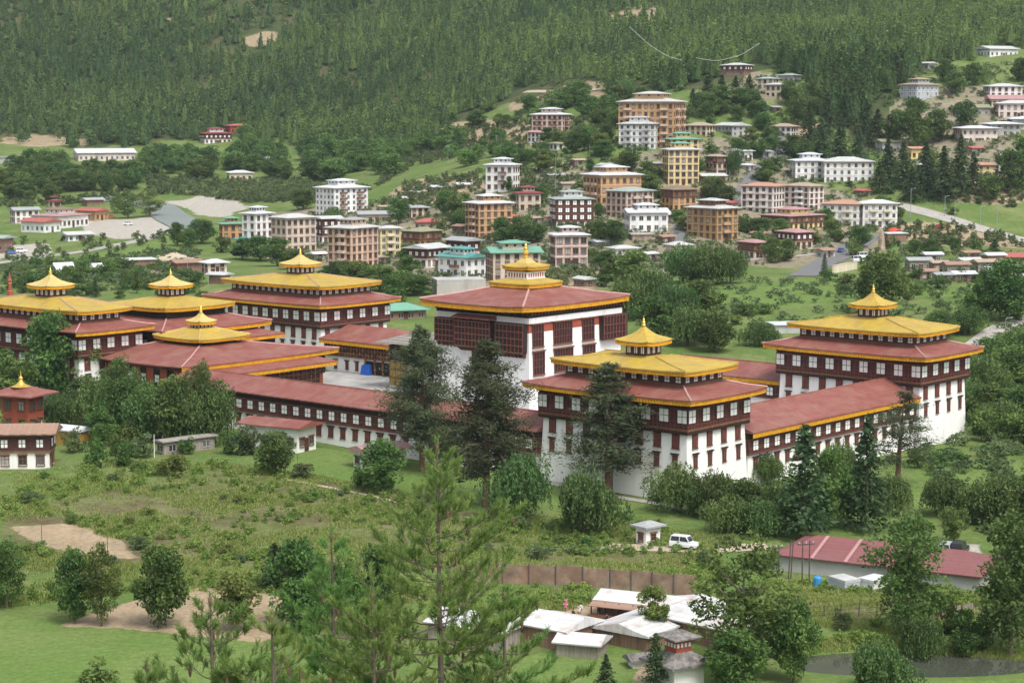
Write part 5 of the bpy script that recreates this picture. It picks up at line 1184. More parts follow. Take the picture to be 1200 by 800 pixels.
def tree_bluepine(seed, h, w, nb=60, base=.2, leaf=.24, per=85, lean=0.0):
    rng = np.random.RandomState(seed); P = []; Tn = []; TT = []; tr = MB()
    tr.tube([(0, 0, -1.2), (0.05, 0, h * .3), (lean * .5, .1, h * .6), (lean, 0, h * .98)], [h * .019, h * .015, h * .009, .03], 'bark_red', 7)
    for k in range(nb):
        f = base + (1 - base) * ((k + rng.rand()) / nb)
        env = min(1.0, (1 - f) / (1 - base) * 2.0) ** .75 * (0.74 + .26 * math.sin(f * 19 + seed + 3 * rng.rand()))
        r = w / 2 * env * (.45 + .6 * rng.rand()) + .3
        a = rng.rand() * 2 * math.pi; x0 = lean * f
        z0 = f * h; rise = r * (.28 - .35 * (1 - f)) + rng.normal(0, .3)
        B0 = np.array([x0, 0, z0]); tip = np.array([x0 + r * math.cos(a), r * math.sin(a), z0 + rise])
        mid = (tip + B0) / 2 + np.array([0, 0, .15 + .08 * r])
        if k % 2 == 0: tr.tube([tuple(B0), tuple(mid), tuple(tip)], [.022 * r + .02, .014 * r + .012, .008], 'bark', 4)
        n = int(per * (.4 + .22 * r)); s = .22 + .78 * rng.rand(n) ** .75
        q = B0[None] * ((1 - s) ** 2)[:, None] + mid[None] * (2 * s * (1 - s))[:, None] + tip[None] * (s ** 2)[:, None]
        sp = (.16 + .10 * r) * (.6 + .6 * s)
        off = rng.normal(size=(n, 3)) * sp[:, None] * np.array([.8, .8, .75]); off[:, 2] -= .1 * abs(off[:, 2])
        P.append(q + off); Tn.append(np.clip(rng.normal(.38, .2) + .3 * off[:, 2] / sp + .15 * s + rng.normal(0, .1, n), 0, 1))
        TT.append(np.tile([math.cos(a) * .5, math.sin(a) * .5, .1], (n, 1)) + rng.normal(0, .6, (n, 3)))
    P = np.concatenate(P); t = np.concatenate(Tn)
    V, Fq = cards(P, leaf, rng, .26, np.concatenate(TT), up=.3)
    return V, Fq, np.repeat(t, 4), tr.mesh('trunk')
def trunk_mesh(seed, h, r, limbs=6, w=6, top=.8, bark='bark', fork=.3):
    rng = np.random.RandomState(seed); m = MB()
    j = lambda s: (rng.normal(0, s), rng.normal(0, s))
    a, b_ = j(.02 * w), j(.03 * w)
    m.tube([(0, 0, -1.2), (0, 0, h * .12), (*a, h * .4), (*b_, h * top)], [r * 1.25, r, r * .7, r * .15], bark, 8)
    for k in range(limbs):
        f = fork + (.7 - fork) * k / max(1, limbs); an = k * 2.4 + rng.rand(); L_ = w * (.22 + .16 * rng.rand())
        p0 = (a[0] * f * 2, a[1] * f * 2, h * f)
        m.tube([p0, (p0[0] + math.cos(an) * L_ * .55, p0[1] + math.sin(an) * L_ * .55, p0[2] + L_ * .5), (p0[0] + math.cos(an) * L_, p0[1] + math.sin(an) * L_, p0[2] + L_ * 1.05)], [r * .5, r * .3, r * .08], bark, 5)
    return m.mesh('trunk')
def tree_forest(seed, h, w, n=46, per=4, leaf=.62):
    V, Fq, t = tree_conifer(seed, h, w, n, per, leaf, .06, .5 + .09 * (seed % 4), .22, .4)
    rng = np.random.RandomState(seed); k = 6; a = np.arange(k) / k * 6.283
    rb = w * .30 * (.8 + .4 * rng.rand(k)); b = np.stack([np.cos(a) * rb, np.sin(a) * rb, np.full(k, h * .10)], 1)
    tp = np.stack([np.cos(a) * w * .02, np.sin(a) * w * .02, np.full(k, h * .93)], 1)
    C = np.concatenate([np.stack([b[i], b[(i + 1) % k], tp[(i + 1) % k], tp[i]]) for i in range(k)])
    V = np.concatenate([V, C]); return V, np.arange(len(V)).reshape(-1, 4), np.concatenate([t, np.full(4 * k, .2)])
PROTO = {}
def proto(kind):
    if kind in PROTO: return PROTO[kind]
    out = []
    def add(vft, mt, tm, h, w): out.append((np_mesh('crown', vft[0], vft[1], [mt], vft[2]), tm, h, w))
    if kind == 'round':
        for s in range(4): add(tree_round(10 + s, 9, 8, 54, 115, .25, .10), 'leaf_broad', trunk_mesh(s, 9, .22, 6, 8), 9, 8)
    elif kind == 'open':                          # open crowned poplar / alder: ragged, holes, visible stem
        for s in range(3): add(tree_round(30 + s, 14, 9, 76, 85, .25, .10, 1.0, .9, rag=.40), 'leaf_poplar', trunk_mesh(30 + s, 14, .26, 9, 9, .9, fork=.15), 14, 9)
    elif kind == 'willow':
        for s in range(4): add(tree_willow(50 + s, 9, 9, 1000, .25), 'leaf_willow', trunk_mesh(50 + s, 9, .25, 6, 8), 9, 9)
    elif kind == 'light':
        for s in range(2): add(tree_round(70 + s, 8, 6, 30, 110, .25, .12), 'leaf_light', trunk_mesh(70 + s, 8, .16, 5, 6), 8, 6)
    elif kind == 'cypress':
        for s in range(3): add(tree_conifer(90 + s, 14, 5.5, 330, 10, .30, .07, .6, .15, .35), 'leaf_conifer', trunk_mesh(90 + s, 14, .24, 0, 4), 14, 5.5)
    elif kind == 'spruce':
        for s in range(3): add(tree_conifer(110 + s, 14, 7, 240, 13, .34, .05, .85, .3, .3), 'leaf_conifer', trunk_mesh(110 + s, 14, .24, 0, 4), 14, 7)
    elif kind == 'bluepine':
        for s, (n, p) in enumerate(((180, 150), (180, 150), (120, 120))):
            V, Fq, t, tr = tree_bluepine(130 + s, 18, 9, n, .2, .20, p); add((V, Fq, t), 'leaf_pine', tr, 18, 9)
    elif kind == 'sparsepine':
        for s in range(2):
            V, Fq, t, tr = tree_bluepine(150 + s, 18, 10, 70, .26, .20, 120, .5); add((V, Fq, t), 'leaf_pine', tr, 18, 10)
    elif kind in ('bush', 'scrubbush', 'lightbush'):
        mt = dict(bush='leaf_broad', scrubbush='leaf_scrub', lightbush='leaf_light')[kind]
        for s in range(3): add(tree_round(170 + s, 2.6, 3.6, 18, 62, .17, .0, 1.0), mt, trunk_mesh(170 + s, 2.6, .06, 4, 3), 2.6, 3.6)
    elif kind == 'fir':                           # the forest's conifers
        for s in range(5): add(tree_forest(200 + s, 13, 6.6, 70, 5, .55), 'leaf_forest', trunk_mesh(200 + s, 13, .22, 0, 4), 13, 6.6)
    PROTO[kind] = out
    return out
NAMES = dict(round='broadleaf_tree', open='poplar_tree', willow='willow_tree', light='young_tree', cypress='cypress_tree', spruce='conifer_tree', bluepine='pine_tree', sparsepine='pine_tree', bush='bush', scrubbush='bush', lightbush='bush', fir='conifer_tree')
WORDS = dict(round='round dark green tree', open='tall ragged poplar', willow='drooping willow', light='bright green young tree', cypress='slim dark cypress', spruce='dark pointed conifer', bluepine='tall dark blue pine', sparsepine='thin open pine', bush='dark green bush', scrubbush='grey green bush', lightbush='bright green bush')
CATS = dict(round='tree', open='tree', willow='tree', light='tree', cypress='tree', spruce='tree', bluepine='tree', sparsepine='tree', bush='bush', scrubbush='bush', lightbush='bush', fir='tree')
trng = random.Random(5)
USED = {}
def tree(px, pyb, pyt, wpx, kind, label=None, variant=None, auto=True, group=None, at=None):
    g = ground(px, pyb) if at is None else at
    s = F_PX / g[1]
    pr = proto(kind); i = trng.randrange(len(pr)) if variant is None else variant
    crown, tm, h0, w0 = pr[i]
    hs, ws = (pyb - pyt) / s / h0, wpx / s / w0
    o = thing(NAMES[kind], label or '', CATS[kind], tuple(g), trng.random() * 6.28 if kind not in ('sparsepine',) else 0, group)
    o.scale = (ws, ws, hs)
    link('crown', crown, o); link('trunk', tm, o)
    if not label: AUTO.append((o, kind, px, pyb, hs * h0))
    return o
AUTO = []
# trees standing before the fortress
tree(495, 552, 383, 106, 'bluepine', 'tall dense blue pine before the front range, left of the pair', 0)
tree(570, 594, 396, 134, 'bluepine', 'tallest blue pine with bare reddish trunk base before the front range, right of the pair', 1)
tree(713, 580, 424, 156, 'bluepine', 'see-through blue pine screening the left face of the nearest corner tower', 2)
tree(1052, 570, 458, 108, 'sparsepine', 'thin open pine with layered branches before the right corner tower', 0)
tree(608, 610, 525, 82, 'willow', 'dense rounded willow below the front range, left of a matching pair')
tree(685, 625, 537, 84, 'willow', 'dense rounded willow at the foot of the nearest tower, right of a matching pair')
tree(447, 578, 514, 62, 'round', 'round tree on the grass beside the small white hut')
tree(430, 572, 545, 36, 'bush', 'low bush at the foot of the round tree by the small white hut')
tree(322, 556, 506, 48, 'round', 'small round tree alone on the grass before the white outbuilding')
tree(288, 533, 500, 44, 'scrubbush', 'grey green bush against the left end of the front range')
tree(522, 560, 500, 40, 'round')
# left mass
tree(60, 472, 366, 78, 'round', 'tall dark tree rising over the willows left of the temple hall', 1)
tree(88, 470, 384, 60, 'open'); tree(18, 478, 418, 60, 'round'); tree(2, 470, 410, 50, 'round')
tree(128, 500, 432, 70, 'willow'); tree(155, 506, 426, 66, 'willow'); tree(188, 516, 440, 80, 'willow'); tree(222, 520, 430, 84, 'willow'); tree(248, 522, 438, 62, 'willow'); tree(172, 512, 452, 60, 'round')
tree(205, 519, 440, 60, 'round'); tree(100, 492, 440, 52, 'round'); tree(140, 508, 418, 44, 'open'); tree(236, 522, 424, 40, 'open')
tree(72, 498, 458, 48, 'willow'); tree(120, 522, 478, 40, 'round'); tree(112, 548, 515, 34, 'bush'); tree(146, 546, 517, 34, 'bush'); tree(150, 520, 492, 40, 'lightbush'); tree(168, 536, 508, 34, 'scrubbush'); tree(88, 530, 500, 32, 'scrubbush'); tree(135, 534, 508, 24, 'bush')
tree(32, 520, 492, 28, 'light'); tree(205, 558, 533, 42, 'lightbush'); tree(220, 532, 512, 24, 'bush'); tree(272, 532, 505, 34, 'bush')
# trees along the right foreground
for a in [(797,600,536,66,'willow'),(838,606,545,64,'willow'),(822,604,556,50,'willow'),(872,618,560,62,'round'),(905,616,556,64,'willow'),(858,624,575,56,'willow'),(890,628,578,58,'willow'),(925,622,568,50,'willow'),
          (942,632,494,66,'cypress'),(968,622,530,62,'round'),(1015,622,482,66,'spruce'),(992,612,540,46,'round'),(1042,602,548,54,'willow'),(985,566,510,46,'willow'),(900,566,526,46,'willow'),(1108,604,548,52,'willow'),(1163,614,548,84,'willow'),(1196,610,556,60,'willow'),(1118,636,590,36,'light'),(1140,612,570,40,'willow'),
          (1100,552,528,30,'bush'),(1072,548,526,30,'bush'),(1124,546,530,28,'bush')]: tree(*a)
tree(872, 792, 632, 116, 'open', 'big ragged poplar in the foreground right of the market yard', 0)
tree(1062, 748, 600, 94, 'open', 'tall ragged poplar covering the middle of the red panelled shed', 1)
tree(1184, 768, 606, 98, 'open', 'tall poplar at the right edge beside the pond', 2)
tree(930, 800, 700, 60, 'round')
tree(1078, 774, 712, 54, 'willow', 'small bright weeping willow standing on the pond bank')
tree(862, 822, 742, 80, 'round', 'round tree at the bottom edge right of the slate gatehouse')
tree(1028, 822, 744, 84, 'willow', 'rounded willow at the bottom edge in front of the pond')
tree(765, 748, 683, 44, 'light', 'bright green round topped tree in front of the white market roofs')
tree(768, 812, 738, 36, 'cypress', 'dark narrow cypress left of the slate gatehouse'); tree(710, 812, 764, 34, 'spruce', 'small pointed conifer on the lawn at the bottom edge')
tree(1130, 770, 715, 40, 'round'); tree(1150, 762, 722, 36, 'bush'); tree(905, 770, 715, 50, 'round'); tree(1112, 742, 700, 34, 'bush'); tree(985, 738, 712, 26, 'scrubbush')
# left foreground row by the putting green
tree(8, 712, 630, 50, 'open', 'tall tree at the left edge of the putting green row')
tree(88, 730, 642, 54, 'round', 'dark tree on the putting green edge, left one of a touching pair'); tree(119, 733, 640, 46, 'open', 'tree on the putting green edge, right one of a touching pair')
tree(187, 736, 640, 68, 'round', 'round tree with forked pale trunk at the edge of the bare earth')
tree(277, 738, 664, 58, 'light', 'lighter green round tree on the bare earth'); tree(352, 738, 634, 86, 'round', 'dense dark tree left of the tall foreground pine', 2); tree(322, 690, 634, 40, 'cypress')
tree(114, 812, 772, 62, 'bush', 'dark bush top at the bottom edge of the putting green')
tree(440, 748, 640, 70, 'round'); tree(405, 720, 655, 50, 'round')
# behind the fortress
for a in [(735,372,318,50,'willow'),(760,372,305,60,'willow'),(790,384,325,56,'willow'),(818,380,330,60,'round'),(742,336,292,44,'light'),(800,332,282,52,'willow'),(832,334,278,56,'willow'),(856,332,284,44,'willow'),(770,400,350,60,'round'),(806,404,352,60,'willow'),(838,412,368,52,'round'),(722,330,298,34,'round'),
          (890,406,374,40,'willow'),(905,308,280,30,'round'),(922,306,280,28,'round'),(966,324,296,10,'cypress'),
          (1035,372,298,66,'round'),(1130,392,356,50,'willow'),(1104,396,364,44,'round'),(1180,376,306,74,'round'),(1148,376,332,44,'round'),(1141,352,334,8,'cypress'),
          (1150,470,410,66,'willow'),(1185,466,405,70,'round'),(1140,492,440,52,'willow'),(1165,500,450,60,'round'),(1195,506,452,60,'round'),(1150,516,480,46,'bush'),(1178,520,484,50,'bush'),(1205,522,486,44,'bush'),(1160,440,396,50,'round'),(1192,430,388,46,'round'),(1132,452,415,40,'round'),(1172,512,462,56,'willow'),(1150,466,430,52,'round')]: tree(*a)
# between the fortress and town, left
for a in [(112,348,326,12,'cypress'),(160,344,318,14,'round'),(150,338,320,18,'bush'),(130,322,304,30,'bush'),(60,336,312,30,'bush'),(36,338,318,30,'bush'),(98,320,304,24,'bush'),(84,350,338,26,'scrubbush'),(208,288,262,26,'round'),(222,290,268,22,'round'),(236,286,258,34,'round'),(262,296,278,26,'bush'),(284,304,280,34,'round'),(305,306,276,40,'round'),(325,312,280,44,'round'),(345,316,292,40,'round'),
          (400,330,306,34,'round'),(420,338,306,44,'round'),(445,342,312,50,'round'),(470,346,318,48,'round'),(492,346,322,40,'round'),(430,358,330,46,'bush'),(460,360,334,40,'bush'),(408,352,330,30,'bush'),(385,330,312,26,'round'),(478,322,300,30,'round'),(467,262,232,26,'round'),(523,252,224,28,'round'),(540,256,226,34,'round'),(355,246,222,30,'round'),(515,278,256,22,'bush'),(150,256,224,24,'open'),(176,254,224,28,'open'),(138,250,226,20,'open')]: tree(*a)
# town trees
for a in [(590,284,256,34,'round'),(612,286,254,38,'round'),(628,284,262,26,'round'),(700,286,258,36,'round'),(720,288,260,34,'round'),(740,318,296,30,'round'),(596,226,208,12,'round'),(860,206,170,22,'willow'),(832,268,254,18,'bush'),(660,262,250,14,'bush'),(702,256,238,14,'round'),(770,210,196,12,'round'),(672,180,156,24,'round'),(690,176,150,26,'round'),(655,170,154,20,'round'),(708,170,146,22,'round'),(640,190,176,26,'bush'),(716,140,110,30,'round'),(820,154,146,14,'round'),(836,234,208,34,'round'),(852,238,218,28,'round'),(872,272,252,24,'bush'),(890,290,268,24,'bush'),(975,278,256,22,'round'),(1000,262,262-18,16,'round'),(968,262,244,20,'round'),(940,284,262,16,'cypress'),(1000,300,280,22,'bush'),(1040,292,278,18,'bush'),(1072,300,280,20,'round'),(1090,304,280,24,'round'),(1118,296,278,16,'round'),(1165,302,280,18,'cypress'),(1145,300,282,22,'bush'),(1130,322,306,24,'bush'),(880,170,150,20,'light'),(905,176,158,18,'round'),(870,186,166,18,'round'),(898,214,196,12,'round'),(938,192,168,30,'round'),(820,200,184,20,'bush'),(806,176,164,18,'round')]: tree(*a)
# dark conifers around the right hillside houses
for a in [(985,196,140,34,'spruce'),(962,186,138,32,'spruce'),(1006,200,150,32,'spruce'),(1040,214,162,34,'spruce'),(1058,222,166,34,'spruce'),(1084,228,166,40,'spruce'),(1105,236,172,42,'spruce'),(1125,230,158,38,'spruce'),(1068,236,196,30,'spruce'),(1140,226,178,32,'spruce'),(1030,226,190,30,'spruce'),(1180,226,176,36,'round'),(1160,236,206,30,'round'),(1198,222,165,40,'round'),(1050,172,130,34,'round'),(1072,176,118,44,'round'),(1100,166,130,38,'round'),(1028,170,128,34,'spruce'),(1015,156,116,30,'spruce'),(990,148,104,32,'spruce'),(970,160,108,30,'spruce'),(948,168,120,28,'spruce'),(935,150,104,30,'round'),(950,140,96,28,'round'),(1130,150,118,30,'round'),(1120,110,84,28,'round'),(1142,100,74,28,'round'),(1105,96,70,26,'round'),(1050,98,66,28,'spruce'),(1030,110,78,26,'round'),(1196,96,70,26,'round'),(1012,112,78,26,'spruce'),(925,124,96,22,'round'),(878,118,88,26,'spruce'),(862,122,90,26,'spruce'),(846,120,88,26,'spruce'),(830,118,84,26,'spruce'),(885,138,112,22,'round'),(830,140,110,24,'round'),(812,136,104,24,'spruce'),(1090,204,176,28,'round')]: tree(*a)
# trees between the town houses
tr2 = np.random.RandomState(41); k = 0
while k < 95:
    x, y = 380 + tr2.rand() * 690, 110 + tr2.rand() * 220
    if not any(inpoly(np.array([x]), np.array([y]), p)[0] for p in ZONES['urban'][:1] + [[(540,150),(720,110),(960,110),(1000,230),(560,215)]]): continue
    g = ground(x, y)
    if any((g[0] - l[0]) ** 2 + (g[1] - l[1] + 4) ** 2 < (l[2] + 5) ** 2 for l in LAND): continue
    if any((g[0] - l[0]) ** 2 < (l[2] + 2) ** 2 and 0 < l[1] - g[1] < 26 for l in LAND) and tr2.rand() < .8: continue
    if abs(x - np.interp(y, [160, 175, 192, 210, 236], [921, 918, 902, 884, 865])) < 14 and y < 240: continue
    h_ = 11 + 15 * tr2.rand(); kd = ['round', 'round', 'round', 'light', 'willow'][tr2.randint(5)]
    tree(x, y, y - h_, h_ * (1.0 + .5 * tr2.rand()), kd); k += 1
# trees along the river and the foot of the far hill
vr = np.random.RandomState(12); WOOD = []
for (x0, x1, ya, yb_, n, hp, k) in [(0,160,194,226,64,(15,26),'round'),(160,330,184,210,56,(14,24),'round'),(330,470,182,214,40,(16,28),'round'),(470,600,160,196,26,(12,22),'round'),(0,70,222,240,9,(14,24),'round'),(230,300,163,182,12,(14,24),'round'),(100,240,186,200,10,(14,22),'round'),(590,720,120,150,14,(16,26),'round')]:
    for _ in range(n):
        x = x0 + (x1 - x0) * vr.rand(); y = ya + (yb_ - ya) * vr.rand(); h_ = hp[0] + (hp[1] - hp[0]) * vr.rand()
        if (78 < x < 165 and y - h_ < 186) or (226 < x < 280 and y > 168 and y - h_ < 170) or (258 < x < 302 and 203 < y and y - h_ < 211): continue
        if y < 203 or x > 380:
            g = ground(x, y); WOOD.append((g[0], g[1], h_ * g[1] / F_PX / 9, h_ * 1.2 * g[1] / F_PX / 8)); continue
        tree(x, y, y - h_, h_ * (1.0 + .4 * vr.rand()), k, 'broadleaf tree in the wooded belt along the river and hill foot', group='trees of the wooded belt by the river')
# the valley goes on past both sides of the picture
for x0, x1, n in ((1212, 1370, 60), (-170, -14, 50)):
    for _ in range(n):
        x, y = x0 + (x1 - x0) * vr.rand(), 210 + 560 * vr.rand() ** 1.1; g = ground(x, y); q = (5 + 6 * vr.rand()); WOOD.append((g[0], g[1], q / 9, q * (.8 + .4 * vr.rand()) / 8))
# single meadow bushes
for _ in range(52):
    x, y = vr.rand() * 860, 548 + vr.rand() * 118
    if inpoly(np.array([x]), np.array([y]), ZONES['dirt'][0])[0] or inpoly(np.array([x]), np.array([y]), ZONES['lawn'][4])[0]: continue
    h_ = (6 + 11 * vr.rand()); tree(x, y, y - h_, h_ * (1.5 + vr.rand()), 'scrubbush' if vr.rand() < .55 else ('bush' if vr.rand() < .5 else 'lightbush'), 'low shrub in the rough meadow before the fortress', group='low shrubs in the rough meadow')
for _ in range(60):
    x, y = 560 + vr.rand() * 640, 130 + vr.rand() * 190
    if abs(x - np.interp(y, [160, 175, 192, 210, 236], [921, 918, 902, 884, 865])) < 14 and y < 240: continue
    h_ = 5 + 7 * vr.rand(); tree(x, y, y - h_, h_ * (1.2 + vr.rand()), 'bush', 'small garden bush among the town houses', group='small garden bushes among the houses')
for _ in range(46):
    x, y = 20 + vr.rand() * 220, 312 + vr.rand() * 40
    h_ = 6 + 9 * vr.rand(); tree(x, y, y - h_, h_ * (1.4 + vr.rand()), 'bush', 'bush on the green strip behind the left towers', group='bushes on the green strip behind the left towers')
for _ in range(40):
    x, y = 700 + vr.rand() * 500, 322 + vr.rand() * 70
    h_ = 7 + 9 * vr.rand(); tree(x, y, y - h_, h_ * (1.4 + vr.rand()), 'bush', 'bush in the fields behind the fortress', group='bushes in the fields behind the fortress')

# ---- merged vegetation nobody could count
def merged(name, kinds, XY, hs, ws, mtname, rng):
    protos = []
    for k in kinds:
        V, Fq, t = k; protos.append((V, Fq, t))
    z = heights(XY[:, 0], XY[:, 1]); VV = []; TT = []
    pick = rng.randint(len(protos), size=len(XY))
    for i, (V, Fq, t) in enumerate(protos):
        idx = np.nonzero(pick == i)[0]; a = rng.rand(len(idx)) * 6.283
        c, s = np.cos(a)[:, None], np.sin(a)[:, None]
        X = (V[None, :, 0] * c - V[None, :, 1] * s) * ws[idx][:, None] + XY[idx, 0][:, None]
        Y = (V[None, :, 0] * s + V[None, :, 1] * c) * ws[idx][:, None] + XY[idx, 1][:, None]
        Z = V[None, :, 2] * hs[idx][:, None] + z[idx][:, None]
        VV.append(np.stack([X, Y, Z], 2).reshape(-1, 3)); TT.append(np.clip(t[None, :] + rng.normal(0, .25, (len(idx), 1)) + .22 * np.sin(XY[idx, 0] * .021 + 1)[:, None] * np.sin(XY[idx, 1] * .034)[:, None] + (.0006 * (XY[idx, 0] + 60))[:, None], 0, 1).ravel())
    V = np.concatenate(VV); t = np.concatenate(TT)
    return struct(link(name, np_mesh(name, V, np.arange(len(V)).reshape(-1, 4), [mtname], t)), 'stuff')
frng = np.random.RandomState(77)
WOOD = np.array(WOOD)
merged('woodland', [tree_round(10 + s, 9, 8, 44, 60, .32, .04) for s in range(4)], WOOD[:, :2], WOOD[:, 2], WOOD[:, 3], 'leaf_broad', frng)
# the forest on the mountainside
fx = np.interp
FEDGE_X = [-200, 0, 130, 260, 400, 470, 520, 600, 640, 720, 830, 860, 930, 960, 1010, 1060, 1110, 1200, 1400]
FEDGE_Y = [162, 162, 172, 156, 186, 182, 150, 110, 98, 105, 100, 74, 82, 140, 140, 92, 72, 50, 50]
def forest_points():
    out = []
    d0, d1 = 940, 2050
    n = 52000
    y = d0 + (d1 - d0) * frng.rand(n) ; x = (frng.rand(n) * 2 - 1) * (y * .29 + 40)
    z = heights(x, y); px, py = project(x, y, z)
    edge = np.interp(px, FEDGE_X, FEDGE_Y) + 5 * np.sin(px * .09) + 3 * np.sin(px * .31)
    ok = (py < edge) & ((py > -130))
    gap = np.sin(x * .031 + 2) * np.sin(y * .027 + x * .012) + .5 * np.sin(x * .09 + y * .05)
    ok &= (gap < 1.05) | (frng.rand(n) < .5)
    for p in ZONES['dirt'][7:]: ok &= ~inpoly(px, py + 1, p) | (frng.rand(n) < .12)
    ok &= ~(inpoly(px, py, [(250, 60), (285, 36), (340, 34), (335, 62), (270, 72)]) & (frng.rand(n) < .6)) & ~(inpoly(px, py, [(190, 0), (340, 0), (350, 36), (270, 40), (180, 30)]) & (frng.rand(n) < .55))
    ok &= ~(inpoly(px, py, [(640, 110), (660, 60), (700, 40), (790, 66), (790, 100), (740, 96), (700, 110)]) & (frng.rand(n) < .5))
    ok &= ~(inpoly(px, py, [(222, 168), (226, 182), (284, 182), (300, 160), (296, 150)]))
    for X, Y, R, _ in LAND: ok &= (x - X) ** 2 + ((y - Y + R * .6)) ** 2 > (R + 6) ** 2
    return np.stack([x, y], 1)[ok], px[ok], py[ok]
FP, fpx, fpy = forest_points()
inside = (fpx > 2) & (fpx < 1198) & (fpy > 6)
order = np.argsort(np.where(inside, FP[:, 1], 1e9))[:300]
sel = np.zeros(len(FP), bool); sel[order] = True
pr = proto('fir')
for x, y in FP[sel]:
    k = trng.randrange(len(pr)); crown, tm, h0, w0 = pr[k]; s = .75 + .5 * trng.random()
    o = thing('conifer_tree', 'dark green conifer at the lower edge of the mountainside forest', 'tree', (x, y, H(x, y)), trng.random() * 6.28, 'conifers along the lower edge of the forest')
    o.scale = (s * 1.05, s * 1.05, s); link('crown', crown, o); link('trunk', tm, o)
rest = FP[~sel]
sz = .55 + .62 * frng.rand(len(rest)) ** 1.5 + .16 * np.sin(rest[:, 0] * .02) * np.sin(rest[:, 1] * .03)
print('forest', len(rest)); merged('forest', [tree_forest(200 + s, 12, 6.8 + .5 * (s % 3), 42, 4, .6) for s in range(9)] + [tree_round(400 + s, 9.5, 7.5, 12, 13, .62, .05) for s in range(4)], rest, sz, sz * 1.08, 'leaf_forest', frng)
# scrub along the river and on the lower slopes
def scatter(polys, n, rng, jit=True):
    """ground points under photo-pixel polygons, even on the ground"""
    out = []
    for poly, w in polys:
        G = np.array([ground(*p)[:2] for p in poly]); lo, hi = G.min(0), G.max(0)
        k = 0; acc = []
        while k < w:
            q = lo + (hi - lo) * rng.rand(max(64, w), 2); q = q[inpoly(q[:, 0], q[:, 1], [tuple(g) for g in G])]
            acc.append(q); k += len(q)
            if len(acc) > 60: break
        out.append(np.concatenate(acc)[:w])
    return np.concatenate(out)
SC = scatter([([(445,240),(480,212),(560,205),(568,222),(520,232),(500,246)], 130), ([(1035,262),(1120,262),(1200,282),(1210,292),(1110,288),(1040,280)], 110), ([(600,122),(640,108),(688,92),(712,98),(700,112),(640,125)], 60), ([(560,345),(640,318),(720,318),(735,330),(640,345)], 70), ([(170,206),(350,212),(440,222),(360,240),(290,238),(240,230),(170,228)], 900), ([(0,232),(60,236),(150,226),(180,236),(100,240),(0,244)], 120), ([(440,222),(480,196),(560,176),(600,150),(560,146),(500,160),(455,196)], 420), ([(600,130),(720,140),(720,170),(640,190),(600,176)], 220),
              ([(1040,200),(1200,214),(1200,246),(1100,236)], 160), ([(1050,280),(1200,300),(1200,330),(1090,330),(1000,312)], 120), ([(590,196),(640,190),(700,210),(660,232),(620,228)], 90), ([(0,285),(220,272),(215,290),(60,330),(0,335)], 90)], 0, frng)
s_ = .6 + .7 * frng.rand(len(SC))
merged('scrub', [tree_round(170 + s, 2.6, 3.6, 9, 22, .30, .0) for s in range(3)], SC, s_, s_ * 1.1, 'leaf_scrub', frng)
FW = scatter([([(720,332),(1200,322),(1200,400),(900,400),(720,384)], 420), ([(0,312),(230,290),(235,340),(0,345)], 700), ([(560,200),(840,165),(960,170),(1060,250),(900,312),(560,330),(380,310),(300,260)], 2600), ([(850,100),(1200,70),(1200,240),(1000,210),(850,170)], 1100), ([(1080,520),(1200,500),(1200,640),(1100,620)], 120)], 0, frng)
s_ = .5 + .9 * frng.rand(len(FW))
merged('undergrowth', [tree_round(170 + s, 2.0, 3.2, 7, 16, .28, .0) for s in range(3)], FW, s_ * .8, s_ * 1.1, 'leaf_scrub', frng)
# rough grass and weeds of the meadow
def tuft(seed, n, h, lean):
    rng = np.random.RandomState(seed); V = []
    for k in range(n):
        a = rng.rand() * 6.28; b_ = rng.rand() * 6.28; hh = h * (.6 + .6 * rng.rand()); w = .03 + .025 * rng.rand()
        x, y = rng.normal(0, .22, 2); dx, dy = math.cos(a) * lean * hh, math.sin(a) * lean * hh; wx, wy = math.cos(b_) * w, math.sin(b_) * w
        V += [(x - wx, y - wy, -.05), (x + wx, y + wy, -.05), (x + dx + wx * .3, y + dy + wy * .3, hh), (x + dx - wx * .3, y + dy - wy * .3, hh)]
    V = np.array(V); return V, np.arange(len(V)).reshape(-1, 4), np.repeat(rng.rand(n) * .8 + .1, 4)
MEADOW = [([(0,556),(120,540),(330,548),(480,578),(600,606),(840,640),(860,690),(700,668),(520,668),(330,672),(200,668),(150,640),(70,606),(0,612)], 17000), ([(0,640),(160,660),(330,676),(480,690),(480,720),(340,700),(150,695),(0,712)], 5000), ([(340,692),(480,674),(560,684),(700,692),(690,710),(620,722),(500,735),(350,740)], 3200), ([(880,678),(1150,694),(1150,712),(880,700)], 2200), ([(930,752),(1010,744),(1200,764),(1200,774),(1020,758),(940,766)], 900), ([(870,700),(1100,690),(1180,720),(1060,745),(930,730)], 3000), ([(560,600),(740,606),(840,625),(830,645),(600,625)], 2500)]
GP = scatter(MEADOW, 0, frng)
k_ = np.sin(GP[:, 0] * .16 + GP[:, 1] * .07) * np.sin(GP[:, 1] * .21 - GP[:, 0] * .05)
GP = GP[(k_ + .5 * np.sin(GP[:, 0] * .5) * np.sin(GP[:, 1] * .43) > -.02) | (frng.rand(len(GP)) < .12)]
s_ = .6 + .9 * frng.rand(len(GP)); merged('meadow_grass', [tuft(s, 11, .30, .5) for s in range(4)], GP, s_, s_ * 1.3, 'grass_blade', frng)
WP = scatter([(p, n // 20) for p, n in MEADOW], 0, frng)
k_ = np.sin(WP[:, 0] * .11 + 1) * np.sin(WP[:, 1] * .16 + 2); WP = WP[k_ > -.2]
s_ = .5 + .7 * frng.rand(len(WP)); merged('meadow_weeds', [tree_round(300 + s, 1.1, 1.8, 8, 16, .17, .0) for s in range(3)], WP, s_, s_, 'grass_weed', frng)

